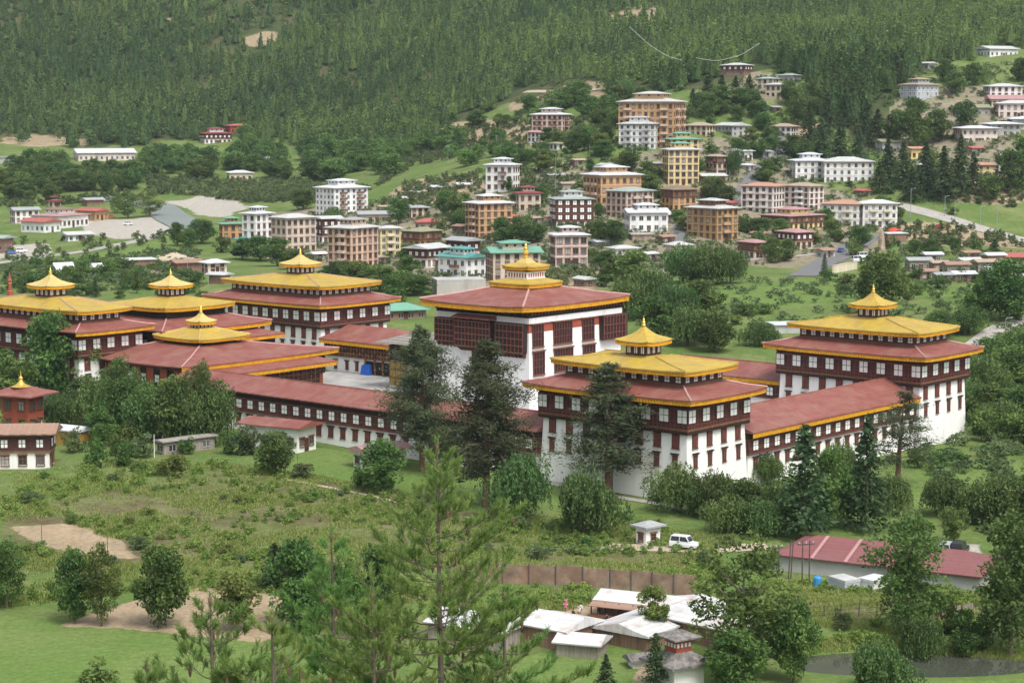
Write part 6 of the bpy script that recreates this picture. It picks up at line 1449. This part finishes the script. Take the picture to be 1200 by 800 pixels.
# ---- the pines on the viewpoint's own slope
def fore_pine(label, px, pytop, depth, hvis, rmax, seed, nwh, dens=1.0, variant=0):
    rng = np.random.RandomState(seed)
    top = at_depth(px, pytop, depth); gz = H(top[0], depth); h = top[2] - gz
    o = thing('young_pine', label, 'tree', (top[0], depth, gz), 0)
    tr = MB(); tr.tube([(0.15, 0, -.5), (.1, 0, h * .4), (.03, 0, h * .75), (0, 0, h)], [.12, .085, .045, .012], 'bark', 7)
    tip_p = []; tip_d = []; tip_s = []
    tip_p += [np.array([0, 0, h - .02]), np.array([0, 0, h - .2])]; tip_d += [np.array([0, 0, 1.0])] * 2; tip_s += [1.0, 1.0]
    z = h - .45
    for k in range(nwh):
        f = (h - z) / hvis
        if f > 1.25: break
        R = rmax * min(1, (f * 1.1) ** .95 + .05) * (.72 + .5 * rng.rand())
        nb = 3 + rng.randint(4)
        a0 = rng.rand() * 6.28
        for j in range(nb):
            a = a0 + j * 6.283 / nb + rng.normal(0, .3); L_ = R * (.6 + .5 * rng.rand()); up = .75 - .55 * min(1, f)
            if rng.rand() > dens * .82: continue
            d = np.array([math.cos(a), math.sin(a), 0.0]); P = []
            for s in np.linspace(0, 1, 6): P.append(np.array([.02, 0, z]) + d * L_ * s + np.array([0, 0, L_ * (up * .45 * s + up * .55 * s ** 2.4)]) + np.array([0, 0, -.10 * L_ * math.sin(s * 3.1)]) * (f > .4))
            tr.tube([tuple(p) for p in P], [.005 + .008 * L_ * (1 - s) for s in np.linspace(0, 1, 6)], 'bark', 5)
            n = max(3, int(L_ * 10))
            for q in range(n):
                s = .28 + .72 * (q + rng.rand()) / n; i = min(4, int(s * 5)); p = P[i] + (P[i + 1] - P[i]) * (s * 5 - i)
                dd = (P[i + 1] - P[i]) / np.linalg.norm(P[i + 1] - P[i])
                side = np.cross(dd, [0, 0, 1.0]) * (1 if q % 2 else -1); l2 = (.15 + .38 * rng.rand()) * min(1, L_) * (1.15 - s * .5)
                e = p + (dd * .75 + side * (.6 + .3 * rng.rand()) + np.array([0, 0, .25 + .3 * rng.rand()])) * l2
                tr.tube([tuple(p), tuple((p + e) / 2 + np.array([0, 0, -.01])), tuple(e)], [.006, .005, .003], 'bark', 4)
                tip_p.append(e); v = (e - p) / np.linalg.norm(e - p) + np.array([0, 0, .95]); tip_d.append(v / np.linalg.norm(v)); tip_s.append(.8 + .3 * rng.rand())
                if l2 > .22: tip_p.append((p + 2 * e) / 3); tip_d.append(v / np.linalg.norm(v)); tip_s.append(.75)
            tip_p.append(P[-1]); v = (P[-1] - P[-2]); v = v / np.linalg.norm(v) + np.array([0, 0, 1.1]); tip_d.append(v / np.linalg.norm(v)); tip_s.append(1.15)
            tip_p.append(P[-1] * .85 + P[-2] * .15); tip_d.append(v / np.linalg.norm(v)); tip_s.append(1.0)
        z -= .25 + .12 * rng.rand()
    link('trunk', tr.mesh('trunk'), o)
    P = np.array(tip_p); D = np.array(tip_d); S = np.array(tip_s); nn = 36
    n = len(P)
    b0 = np.repeat(P, nn, 0) + np.repeat(D, nn, 0) * (rng.rand(n * nn)[:, None] - .75) * .16 * np.repeat(S, nn)[:, None]
    sp = rng.normal(size=(n * nn, 3)); sp /= np.linalg.norm(sp, axis=1)[:, None]
    d = np.repeat(D, nn, 0) * .95 + sp * (.45 + .35 * np.repeat(rng.rand(n), nn)[:, None]); d /= np.linalg.norm(d, axis=1)[:, None]
    L_ = (.10 + .08 * rng.rand(n * nn)) * np.repeat(S, nn)
    wv = np.cross(d, rng.normal(size=(n * nn, 3))); wv /= np.linalg.norm(wv, axis=1)[:, None]; wv *= .0055
    mid = b0 + d * (L_ * .55)[:, None]; e = b0 + d * L_[:, None] + np.array([0, 0, -1.0]) * (L_ * .12)[:, None]
    V = np.stack([b0 - wv * .6, b0 + wv * .6, mid + wv, mid - wv, mid - wv, mid + wv, e + wv * .35, e - wv * .35], 1).reshape(-1, 3)
    t = np.repeat(np.clip(np.repeat(rng.normal(.42, .22, n), nn) + rng.normal(0, .12, n * nn), 0, 1), 8)
    link('crown', np_mesh('crown', V, np.arange(len(V)).reshape(-1, 4), ['leaf_needle'], t), o)
    # cones: a few dark brown ones hanging below the shoots
    m = MB()
    for i in range(0, n, 61):
        c = P[i] - np.array([0, 0, .08]); m.lathe([(.005, c[2] + .05), (.03, c[2]), (.035, c[2] - .06), (.012, c[2] - .16)], 'bark_red', (c[0], c[1]), 6)
    m.build('cone', o)['kind'] = 'stuff'
    LAND.append((top[0], depth, 2.0, label))
    return o
fore_pine('tall light green young pine in the foreground, its sparse leader before the front range', 512, 516, 40, 5.0, 2.5, 1, 24)
fore_pine('light green young pine at the lower left of the tall foreground pine', 246, 694, 38, 2.6, 1.5, 2, 9)
fore_pine('young pine with bushy top between the tall foreground pine and the lower left one', 388, 622, 43, 3.6, 1.45, 3, 12)
fore_pine('young pine filling the gap left of the tall foreground pine at the bottom edge', 318, 716, 37, 2.2, 1.3, 8, 9)
fore_pine('bushy young pine close under the left side of the tall foreground pine', 436, 690, 39, 2.6, 1.35, 9, 10)
fore_pine('low young pine whose top shows at the bottom edge left of the other foreground pines', 172, 772, 36, 1.4, .6, 4, 6)
fore_pine('small young pine on the right of the tall foreground pine, reaching over the white roofs', 590, 690, 41, 2.6, 1.2, 6, 8)
# ---------------------------------------------------------------- fences, poles, lamps, vehicles, people
def fence(name, label, pts, h, wallm, postm, step, pw=.1, slab=True, short=None, rails=0):
    P = [ground(*p) for p in pts]; t = thing(name, label, 'fence', tuple(P[0])); o = P[0]
    m = MB(); posts = MB()
    for a, b_ in zip(P[:-1], P[1:]):
        a = a - o; b_ = b_ - o; d = (b_ - a); L_ = np.linalg.norm(d[:2]); n = max(1, int(L_ / step)); u = d / L_; nn = np.array([-u[1], u[0], 0]) * .04
        for j in range(n):
            p = a + d * j / n; q = a + d * (j + 1) / n
            dz_ = H(p[0] + o[0], p[1] + o[1]) - o[2]; p = np.array([p[0], p[1], dz_]); q = np.array([q[0], q[1], H(q[0] + o[0], q[1] + o[1]) - o[2]])
            if slab: m.hexa([p - nn - [0, 0, .4], q - nn - [0, 0, .4], q + nn - [0, 0, .4], p + nn - [0, 0, .4]], [p - nn + [0, 0, h * (.94 + .06 * (j % 2))], q - nn + [0, 0, h * (.94 + .06 * (j % 2))], q + nn + [0, 0, h * (.94 + .06 * (j % 2))], p + nn + [0, 0, h * (.94 + .06 * (j % 2))]], wallm)
            for r in range(rails):
                z = h * (r + .7) / rails; m.tube([tuple(p + [0, 0, z]), tuple(q + [0, 0, z])], [.03, .03], postm, 4)
            pm = MB(); pp = p - np.sign(nn[1] if nn[1] else 1) * nn * 3
            pm.box(pp[0] - pw, pp[0] + pw, pp[1] - pw, pp[1] + pw, pp[2] - .4, pp[2] + h * 1.06, postm); pm.build('post', t)
    if slab or rails: m.build('panel' if slab else 'rail', t)
    c = sum(P) / len(P); LAND.append((c[0], c[1], 3, short or label)); return t
fence('sheet_fence', 'long rusty brown sheet fence behind the market yard', [(528, 682), (620, 684), (715, 689), (815, 698)], 2.5, 'fence_rust', 'metal_dark', 2.6, .06, short='rusty sheet fence')
fence('wire_fence', 'dark post and wire fence between the poplars and the pond', [(905, 728), (985, 722), (1090, 716)], 1.5, '', 'metal_dark', 1.8, .05, slab=False, rails=3)
fence('plank_fence', 'short grey plank fence near the right edge above the pond', [(1098, 726), (1140, 716)], 1.1, 'plank_grey', 'timber_brown', 2.0, .06)
fence('garden_fence', 'low green wire fence on the grass below the front range willows', [(570, 606), (640, 614), (720, 628)], .8, '', 'metal_dark', 2.0, .035, slab=False, rails=2)

def upole(name, label, cat, px, pyb, pyt, r=.11, arm=0.0, m_='metal_dark', lamp=False, pair=0, group=None, lean=0):
    g = ground(px, pyb); s = F_PX / g[1]; h = (pyb - pyt) / s
    t = thing(name, label, cat, tuple(g), .25, group)
    for k in ((0,) if not pair else (-1, 1)):
        m = MB(); m.tube([(k * pair / s / 2, 0, -.5), (k * pair / s / 2 + lean, 0, h)], [r, r * .7], m_, 6); m.build('pole', t)
    if arm:
        m = MB(); m.box(-arm, arm, -.07, .07, h * .90, h * .90 + .15, m_)
        m.build('crossarm', t)
        for k in (-.85, 0, .85):
            m = MB(); m.lathe([(.05, h * .9 + .15), (.09, h * .9 + .22), (.05, h * .9 + .3), (.09, h * .9 + .36), (.02, h * .9 + .45)], 'metal_grey', (k * arm, 0), 6); m.build('insulator', t)
    if lamp:
        m = MB(); m.tube([(0, 0, h - .05), (.5, 0, h + .35), (1.5, 0, h + .45)], [.06, .05, .04], m_, 5); m.build('arm', t)
        m = MB(); m.hexa([(1.2, -.14, h + .36), (2.0, -.1, h + .40), (2.0, .1, h + .40), (1.2, .14, h + .36)], [(1.2, -.1, h + .5), (1.95, -.06, h + .5), (1.95, .06, h + .5), (1.2, .1, h + .5)], 'metal_grey'); m.build('lamp_head', t)
    return t
upole('utility_pole', 'dark H shaped power pole in front of the red panelled shed, the taller twin poles', 'pole', 944, 684, 631, .10, 1.1, pair=9)
upole('utility_pole', 'dark H shaped power pole at the left end of the red panelled shed', 'pole', 909, 676, 637, .10, .9, pair=7)
upole('utility_pole', 'leaning pair of dark poles between the two H shaped power poles', 'pole', 925, 678, 630, .09, 0, pair=3, lean=.3)
upole('utility_pole', 'thin dark pole at the left of the pale earth patch', 'pole', 49, 634, 612, .06, 0)
upole('utility_pole', 'thin dark pole at the right of the pale earth patch', 'pole', 126, 646, 619, .06, 0)
upole('utility_pole', 'pale pole beside the low grey tin shed', 'pole', 181, 536, 508, .08, 0, 'paint_white')
upole('utility_pole', 'pale pole beside the red shrine', 'pole', 50, 528, 492, .07, 0, 'paint_white')
upole('lamp_post', 'short black lamp post on the grass below the white outbuilding', 'lamp', 349, 554, 530, .05, 0, lamp=False)
upole('flag_pole', 'tall bare pale pole rising behind the nearest tower', 'pole', 766, 392, 358, .12, 0, 'metal_grey', lamp=True)
for i, (x, yb, yt) in enumerate([(1067, 258, 222), (1107, 254, 231), (1119, 258, 236), (1149, 265, 243), (1168, 268, 242)]):
    upole('street_lamp', ['tall street lamp beside the white block at the road bend', 'street lamp second from the left along the main road', 'street lamp in the middle of the main road row', 'street lamp second from the right along the main road', 'rightmost street lamp of the main road row'][i], 'lamp', x, yb, yt, .12, 0, 'metal_grey', True, group='street lamps along the main road')
upole('street_lamp', 'street lamp at the lower end of the curving road', 'lamp', 989, 308, 278, .12, 0, 'metal_grey', True); upole('street_lamp', 'street lamp at the upper end of the curving road', 'lamp', 1012, 286, 262, .12, 0, 'metal_grey', True)
upole('street_lamp', 'street lamp in the fields behind the right corner tower', 'lamp', 1178, 392, 374, .1, 0, 'metal_grey', True)
for i, (x, yb, yt) in enumerate([(651, 228, 180), (654, 184, 168), (691, 187, 169), (741, 196, 172), (746, 196, 174), (765, 192, 174), (855, 220, 200), (582, 180, 158), (553, 190, 172), (525, 190, 170), (244, 334, 308), (220, 318, 302), (832, 176, 158), (966, 168, 150), (1172, 330, 300), (1057, 300, 284), (702, 312, 292)]):
    upole('utility_pole', ['tall pale pole left of the wide orange apartment house', 'pale pole above the hillside path', 'pale pole below the dark trees on the slope', 'left one of two pale poles under the white block', 'right one of two pale poles under the white block', 'pale pole right of the twin poles under the white block', 'pole by the flat grey shed in the lane', 'pale pole on the slope above the slim white block', 'pale pole left of the hillside steps', 'leftmost pale pole on the grassy slope', 'pale pole beside the little bright white roofed house', 'pale pole in the rubble plot', 'pole behind the cream tan roofed bungalow', 'pole by the uphill road trees', 'pale pole among the shanty roofs', 'yellow grey pole near the roadside shed', 'dark pole right of the pink three storey block'][i], 'pole', x, yb, yt, .10, .7 if i % 2 else 0, 'metal_grey')
for i, (x, yb, yt, ln) in enumerate([(711, 692, 667, .25), (714, 692, 669, -.2), (645, 700, 683, .8), (653, 702, 682, .2)]):
    upole('wooden_pole', ['pale pole leaning on the rusty sheet fence, left of two', 'pale pole leaning on the rusty sheet fence, right of two', 'strongly leaning stake at the left end of the market yard', 'upright stake at the left end of the market yard'][i], 'pole', x, yb, yt, .05, 0, 'plank_grey', lean=ln)

# cables hung with faded flags across the forest
def cable(label, pts, depth, name='flag_string', r=.09, cat='cable', m_='paint_white'):
    P = [at_depth(*p, depth) for p in pts]; Q = [P[0]]
    for a, b_ in zip(P[:-1], P[1:]):
        for j in range(1, 9): Q.append(a + (b_ - a) * j / 8)
    Q = np.array(Q)
    for _ in range(5): Q[1:-1] = (Q[:-2] + 2 * Q[1:-1] + Q[2:]) / 4
    o = MB(); o.tube([tuple(q - P[0]) for q in Q], [r] * len(Q), m_, 4); ob = o.build(name, None, tuple(P[0])); tag(ob, label, cat)
cable('pale string of faded flags sagging across the forest, left span', [(738, 32), (760, 52), (782, 66), (800, 71)], 1035)
cable('pale string of faded flags sagging across the forest above the hillside houses, right span', [(815, 68), (840, 72), (868, 65), (890, 51)], 1005)
cable('thin power cable crossing to the H shaped poles', [(796, 618), (850, 632), (905, 640)], 255, 'power_cable', .025, m_='metal_dark')
cable('second thin power cable below the first one near the H shaped poles', [(796, 622), (850, 638), (905, 646)], 254, 'power_cable', .025, m_='metal_dark')
cable('long thin power cable sagging over the meadow behind the sheet fence', [(560, 640), (680, 643), (795, 639)], 262, 'power_cable', .02, m_='metal_grey')

def car(label, px, py, yaw, colour, kind='car', L_=4.2, W=1.75, hh=1.5, group=None):
    g = ground(px, py); t = thing('parked_car' if kind != 'truck' else 'parked_truck', label, 'car' if kind != 'truck' else 'truck', (g[0], g[1], g[2] + .22), math.radians(yaw), group)
    w = W / 2; b_ = MB(); l = L_ / 2; suv = kind == 'suv'; cm = 'car_' + colour
    hb = .55 * hh
    # lower body with rounded nose and tail
    b_.hexa([(-l * .97, -w, .2), (l * .95, -w, .2), (l * .95, w, .2), (-l * .97, w, .2)], [(-l, -w, hb * .7), (l, -w, hb * .62), (l, w, hb * .62), (-l, w, hb * .7)], cm)
    b_.hexa([(-l, -w, hb * .7), (l, -w, hb * .62), (l, w, hb * .62), (-l, w, hb * .7)], [(-l * .97, -w * .94, hb), (l * .9, -w * .9, hb * .88), (l * .9, w * .9, hb * .88), (-l * .97, w * .94, hb)], cm)
    x0, x1, x2, x3 = (-l * .97, l * .45, -l * .9, l * .2) if suv else (-l * .8, l * .45, -l * .5, l * .15)
    b_.hexa([(x0, -w * .93, hb), (x1, -w * .93, hb * .95), (x1, w * .93, hb * .95), (x0, w * .93, hb)], [(x2, -w * .78, hh), (x3, -w * .78, hh), (x3, w * .78, hh), (x2, w * .78, hh)], cm)
    b_.build('body', t)
    gl = MB(); z0, z1 = hb + .06, hh - .08; q = lambda f, a, c: a + (c - a) * f
    f0, f1 = (z0 - hb) / (hh - hb), (z1 - hb) / (hh - hb)
    for sy in (-1, 1):
        y0, y1 = sy * (q(f0, w * .93, w * .78) + .012), sy * (q(f1, w * .93, w * .78) + .012)
        xa0, xa1, xb0, xb1 = q(f0, x0, x2) + .12, q(f1, x0, x2) + .12, q(f0, x1, x3) - .14, q(f1, x1, x3) - .14
        xm = (xa0 + xb0) / 2
        for u0, u1, v0, v1 in ((xa0, xm - .05, xa1, xm - .05), (xm + .05, xb0, xm + .05, xb1)): gl.face([(u0, y0, z0), (u1, y0, z0), (v1, y1, z1), (v0, y1, z1)][::sy], 'glass_dark')
    gl.face([(q(f0, x1, x3) + .012, -w * .8, z0), (q(f0, x1, x3) + .012, w * .8, z0), (q(f1, x1, x3) + .012, w * .7, z1), (q(f1, x1, x3) + .012, -w * .7, z1)], 'glass_dark')
    gl.face([(q(f0, x0, x2) - .012, w * .8, z0), (q(f0, x0, x2) - .012, -w * .8, z0), (q(f1, x0, x2) - .012, -w * .7, z1), (q(f1, x0, x2) - .012, w * .7, z1)], 'glass_dark')
    gl.build('window', t)
    for sx in (-.62, .62):
        for sy in (-1, 1):
            m = MB(); m.tube([(sx * l, sy * (w - .18), .1), (sx * l, sy * (w + .02), .1)], [.33, .33], 'tyre', 12); wh = m.build('wheel', t)
            m = MB(); m.tube([(sx * l, sy * (w + .021), .1), (sx * l, sy * (w + .035), .1)], [.2, .18], 'metal_grey', 10); m.build('rim', wh)
    for sy in (-1, 1):
        m = MB(); m.box(l - .03, l + .02, sy * w * .72 - .16, sy * w * .72 + .16, hb * .55, hb * .75, 'paint_white'); m.build('headlight', t)
        m = MB(); m.box(-l - .02, -l + .03, sy * w * .75 - .13, sy * w * .75 + .13, hb * .7, hb * .95, 'lamp_red'); m.build('tail_light', t)
    return t
car('white off-road car parked beside the small guard hut', 803, 643, -28, 'white', 'suv', 4.0, 1.65, 1.6)
car('silver car parked behind the red panelled shed, left of the dark one', 1110, 650, 65, 'silver', 'suv', 4.2, 1.75, 1.6); car('black car parked behind the red panelled shed, right of the silver one', 1124, 650, 65, 'black', 'suv', 4.3, 1.8, 1.7)
car('blue car on the curving road', 986, 296, 55, 'blue'); car('white van parked at the lower bend of the curving road', 1013, 303, 20, 'white', 'suv', 5.2, 1.9, 2.1); car('white van parked just left of another near the curving road', 1006, 307, 20, 'white', 'suv', 5, 1.9, 2.0)
car('red car on the open ground beside the main road', 1016 + 85, 268, -20, 'red'); car('bright red car parked below the main road', 1102 - 4, 276, 10, 'red', 'suv'); car('dark car beside the white block at the road bend', 1057, 263, -30, 'black')
car('white car in the lane beside the golden brown tower block', 799, 266, 70, 'white'); car('silver car on the uphill road', 898, 199, 62, 'silver'); car('black car at the top of the uphill road', 914, 181, 62, 'black')
car('white car on the gravel at the far left edge', 25, 296, 25, 'white', 'suv'); car('dark blue car on the gravel beside the white one at the far left edge', 13, 298, 25, 'blue'); car('red car by the orange house at the gravel yard', 131, 256, 15, 'red'); car('white car crossing the gravel yard', 150, 264, -10, 'white')

# red parasol by the road
g = ground(1047, 277); t = thing('parasol', 'round red parasol beside the brown roadside shed', 'parasol', tuple(g)); m = MB(); m.tube([(0, 0, -.3), (0, 0, 2.6)], [.05, .04], 'metal_grey', 6); m.build('pole', t)
m = MB(); m.lathe([(3.0, 2.0), (2.6, 2.5), (1.6, 3.0), (.6, 3.3), (.02, 3.4)], 'tarp_red', (0, 0), 10); m.build('canopy', t)
g = ground(12, 346); t = thing('prayer_pillar', 'slender red prayer pillar with a pointed top behind the far left tower', 'pillar', tuple(g)); m = MB(); m.lathe([(.9, -.5), (.9, 1.2), (.5, 1.4), (.45, 4.0), (.7, 4.2), (.3, 5.0), (.15, 6), (.03, 6.8)], 'khemar_red', (0, 0), 8); m.build('shaft', t)
m = MB(); m.lathe([(.56, 3.4), (.56, 3.7)], 'valance_yellow', (0, 0), 8); m.build('band', t)
g = ground(1033, 294); o = MB(); o.lathe([(1.5, -.4), (1.3, 2), (1.0, 5), (.5, 7.4), (.05, 8)], 'stone_rubble', (0, 0), 7); tag(o.build('stone_pillar', None, tuple(g)), 'rough pale stone pillar beside the curving road', 'pillar')
g = ground(958, 687); o = MB(); o.lathe([(.55, -.1), (.55, 1.1), (.45, 1.25), (.15, 1.35), (.15, 1.42)], 'tank_blue', (0, 0), 12); tag(o.build('water_tank', None, tuple(g)), 'bright blue water tank in front of the red panelled shed', 'tank')
for i, (x, y, r) in enumerate([(205, 306, 7), (222, 312, 5), (186, 310, 5)]):
    g = ground(x, y); rs = np.random.RandomState(i); o = MB()
    prof = [(r, -.5), (r * .85, .8), (r * .55, 2.0), (r * .2, 2.8), (.02, 3.0)]; o.lathe(prof, 'path_earth', (0, 0), 11)
    o.v = [(a + rs.normal(0, .3), b2 + rs.normal(0, .3), c + rs.normal(0, .15)) for a, b2, c in o.v]
    tag(o.build('earth_heap', None, tuple(g)), ['biggest sandy earth heap in the rubble plot', 'smaller sandy heap right in the rubble plot', 'smaller sandy heap left in the rubble plot'][i], 'heap')

# people in the market yard
def person(label, px, py, facing, pose, robe, wear2='white', hgt=1.62):
    g = ground(px, py); t = thing('person', label, 'person', tuple(g), math.radians(facing))
    k = hgt / 1.7
    if pose == 'stand':
        J = [(0, 0, .92), (0, 0, 1.15), (0, 0, 1.38), (0, 0, 1.47), (0, .01, 1.56), (0, .02, 1.68), (.10, 0, .88), (.11, .02, .48), (.11, -.02, .08), (.12, .12, .03), (-.10, 0, .88), (-.12, .04, .48), (-.12, 0, .08), (-.13, .14, .03), (.19, 0, 1.37), (.25, -.02, 1.1), (.22, .12, .88), (.21, .16, .80), (-.19, 0, 1.37), (-.25, -.02, 1.1), (-.24, .10, .87), (-.23, .14, .79)]
    elif pose == 'bend':
        J = [(0, 0, .92), (0, .14, 1.12), (0, .28, 1.28), (0, .35, 1.34), (0, .41, 1.40), (0, .47, 1.50), (.10, 0, .88), (.11, .05, .48), (.11, -.02, .08), (.12, .12, .03), (-.10, 0, .88), (-.12, .05, .48), (-.12, 0, .08), (-.13, .14, .03), (.19, .28, 1.24), (.22, .38, .98), (.16, .50, .80), (.14, .54, .74), (-.19, .28, 1.24), (-.22, .38, .98), (-.16, .50, .80), (-.14, .54, .74)]
    else:                                                  # sitting on a low stool
        J = [(0, 0, .48), (0, .03, .72), (0, .05, .95), (0, .07, 1.04), (0, .09, 1.12), (0, .11, 1.24), (.10, 0, .45), (.14, .40, .47), (.14, .42, .08), (.14, .54, .03), (-.10, 0, .45), (-.14, .40, .47), (-.14, .40, .08), (-.14, .52, .03), (.19, .05, .94), (.25, .12, .68), (.14, .32, .56), (.11, .37, .55), (-.19, .05, .94), (-.25, .12, .68), (-.14, .32, .56), (-.11, .37, .55)]
    E = [(0, 1), (1, 2), (2, 3), (3, 4), (4, 5), (0, 6), (6, 7), (7, 8), (8, 9), (0, 10), (10, 11), (11, 12), (12, 13), (2, 14), (14, 15), (15, 16), (16, 17), (2, 18), (18, 19), (19, 20), (20, 21)]
    R = [.13, .125, .14, .055, .085, .07, .095, .065, .045, .04, .095, .065, .045, .04, .06, .045, .035, .03, .06, .045, .035, .03]
    me = bpy.data.meshes.new('body'); me.from_pydata([(a * k, b2 * k, c * k) for a, b2, c in J], E, []); me.materials.append(MATS['skin'])
    o = link('body', me, t); sk = o.modifiers.new('skin', 'SKIN'); sv = me.skin_vertices[0].data
    for i, r in enumerate(R): sv[i].radius = (r * k, r * k)
    sv[0].use_root = True; ss = o.modifiers.new('smooth', 'SUBSURF'); ss.levels = 1; ss.render_levels = 1
    P = [Vector(j) * k for j in J]; m = MB()
    m.tube([P[2] + (P[2] - P[1]).normalized() * .07, P[2], P[1], P[0] - Vector((0, 0, .02))], [.10 * k, .175 * k, .16 * k, .175 * k], robe, 10)
    if pose == 'sit': m.tube([P[0], (P[7] + P[11]) / 2 + Vector((0, .03, -.02))], [.18 * k, .17 * k], robe, 10); m.tube([(P[7] + P[11]) / 2 + Vector((0, .03, .02)), (P[8] + P[12]) / 2 + Vector((0, .02, .18))], [.17 * k, .15 * k], robe, 10)
    else: m.tube([P[0] + Vector((0, 0, .04)), (P[7] + P[11]) / 2, (P[8] + P[12]) / 2 + Vector((0, 0, .28))], [.18 * k, .19 * k, .20 * k], robe, 10)
    for a, b2, c in ((14, 15, 16), (18, 19, 20)): m.tube([P[2] * .5 + P[a] * .5, P[a], P[b2], P[c]], [.07 * k, .075 * k, .06 * k, .05 * k], robe, 8)
    m.build('robe', t)
    m = MB()
    for a in (16, 20): m.tube([P[a] - (P[a] - P[a - 1]).normalized() * .08, P[a] + (P[a + 1] - P[a]).normalized() * .015], [.062 * k, .058 * k], 'cloth_' + wear2 + '_wear', 8)
    m.build('cuff', t)
    m = MB(); c = P[4] * .35 + P[5] * .65 - Vector((0, .025, 0)) * k
    for i in range(1): m.v += [(c.x + .092 * k * math.sin(b2) * math.cos(a), c.y + .105 * k * math.sin(b2) * math.sin(a) - .02 * (1 - math.sin(a)) * k, c.z + .03 * k + .10 * k * math.cos(b2)) for b2 in np.linspace(.05, 1.7, 6) for a in np.linspace(0, 2 * math.pi, 10, endpoint=False)]
    mi = m.mi('hair')
    for r in range(5):
        for q in range(10): m.f.append((r * 10 + q, r * 10 + (q + 1) % 10, (r + 1) * 10 + (q + 1) % 10, (r + 1) * 10 + q)); m.m.append(mi)
    m.build('hair', t)
    return t
person('person in dark robe standing in the open yard near the white roofs', 672, 729, 140, 'stand', 'cloth_black_wear')
person('person in navy robe sitting at the market stall front, left of two', 703, 722, 180, 'sit', 'cloth_navy_wear')
person('person in grey robe standing at the market stall front, right of two', 709, 723, 190, 'stand', 'cloth_grey_wear')
person('person in maroon robe standing by a post of the market stall', 728, 722, 170, 'stand', 'cloth_maroon_wear')
person('person in dark green bending down in the middle of the yard', 694, 735, 80, 'bend', 'cloth_green_wear')
person('person in black seen over the front market roof', 711, 735, 200, 'stand', 'cloth_black_wear')
person('person in white sitting at the left end of the yard', 681, 718, 150, 'sit', 'cloth_white_wear', 'maroon')
person('person in pink standing left of the yard by the stakes', 663, 716, 160, 'stand', 'cloth_pink_wear')

# small clutter of the town: sheds and garden walls squeezed between the houses
AUTO_S = []
srng = random.Random(9)
for i, (x, y, w, h_) in enumerate([(405,263,16,6),(452,276,14,6),(530,268,18,6),(468,300,16,7),(592,256,14,6),(640,258,14,6),(702,246,14,5),(770,254,14,6),(820,226,16,6),(768,280,18,6),(844,240,16,6),(880,276,16,6),(955,296,18,6),(700,196,18,6),(668,190,14,5),(616,258,14,5),(430,304,18,6),(362,300,16,6),(750,300,16,6),(672,330,20,6),(800,240,12,5),(866,196,14,5),(886,180,14,5),(1000,226,16,5),(1076,196,16,5),(900,128,12,4),(1130,176,18,5),(760,194,14,5),(704,216,12,5),(540,300,14,6)]):
    wl, rf = srng.choice(['plank_wall', 'plank_grey', 'wall_cream', 'wall_grey']), srng.choice(['grey', 'pale', 'rust', 'tan', 'white', 'red'])
    t = B('shed', 'x', 'shed', x, x + w * 1.3 * (.3 + .4 * srng.random()), x + w * 1.3, y + h_, y - 1.5, 1, wl, 'troof_' + rf, 'gable', win='plain', over=.6, pitch=.25, short='small shed')
    LAND.pop(); AUTO_S.append((t, dict(grey='grey', pale='pale', rust='rusty', tan='tan', white='white', red='red')[rf]))
used = {}
for t, c in AUTO_S:
    best = sorted(LAND, key=lambda l: math.hypot(l[0] - t.location.x, l[1] - t.location.y))
    px_, _ = project(t.location.x, t.location.y, t.location.z)
    for l in best[:5]:
        if 'pine' in l[3] or 'fence' in l[3]: continue
        lx, _ = project(l[0], l[1], 5.0); rel = 'right of' if px_ > lx + 10 else 'left of' if px_ < lx - 10 else ('in front of' if t.location.y < l[1] else 'behind')
        s_ = 'small ' + c + ' roofed shed ' + rel + ' the ' + l[3]
        if s_ not in used: used[s_] = 1; t['label'] = ' '.join(s_.split()[:16]); break
# ---------------------------------------------------------------- descriptions of trees: by their look and by what they stand next to
def autolabels():
    cand = {}
    LM = [(*dz(13, 7)[:2], 16, 'nearest corner tower'), (*dz(14, 77)[:2], 16, 'right corner tower'), (*dz(163, 76)[:2], 18, 'rear corner tower'), (*dz(160, 6)[:2], 18, 'far left tower'), (*dz(133, 22)[:2], 18, 'temple hall'), (*dz(68, 43)[:2], 13, 'central tower'), (*dz(70, 4)[:2], 20, 'front range'), (*dz(6, 42)[:2], 12, 'low right range')] + LAND
    seen = {}
    for o, kind, px, py, hh in AUTO:
        x, y = o.location.x, o.location.y
        best = sorted(LM, key=lambda l: math.hypot(l[0] - x, (l[1] - y) * .8) - l[2] * .5)
        sizew = ('tall ' if hh > 15 else 'small ' if hh < 4.5 and CATS[kind] == 'tree' else '')
        done = False
        for l in best[:8]:
            lx, _ = project(l[0], l[1], 5.0); ph = l[3]
            ph = ph[4:] if ph.startswith('the ') else ph
            rel = 'right of' if px > lx + 14 else 'left of' if px < lx - 14 else ('in front of' if y < l[1] else 'behind')
            lab = (sizew + WORDS[kind] + ' ' + rel + ' the ' + ph)
            if len(lab.split()) <= 16 and lab not in seen and 'pine' not in ph: seen[lab] = o; o['label'] = lab; done = True; break
        if not done:
            l = best[0]; lab = (sizew + WORDS[kind] + ' near the ' + l[3]); o['label'] = ' '.join(lab.split()[:16]); o['group'] = 'trees near the ' + l[3]
autolabels()
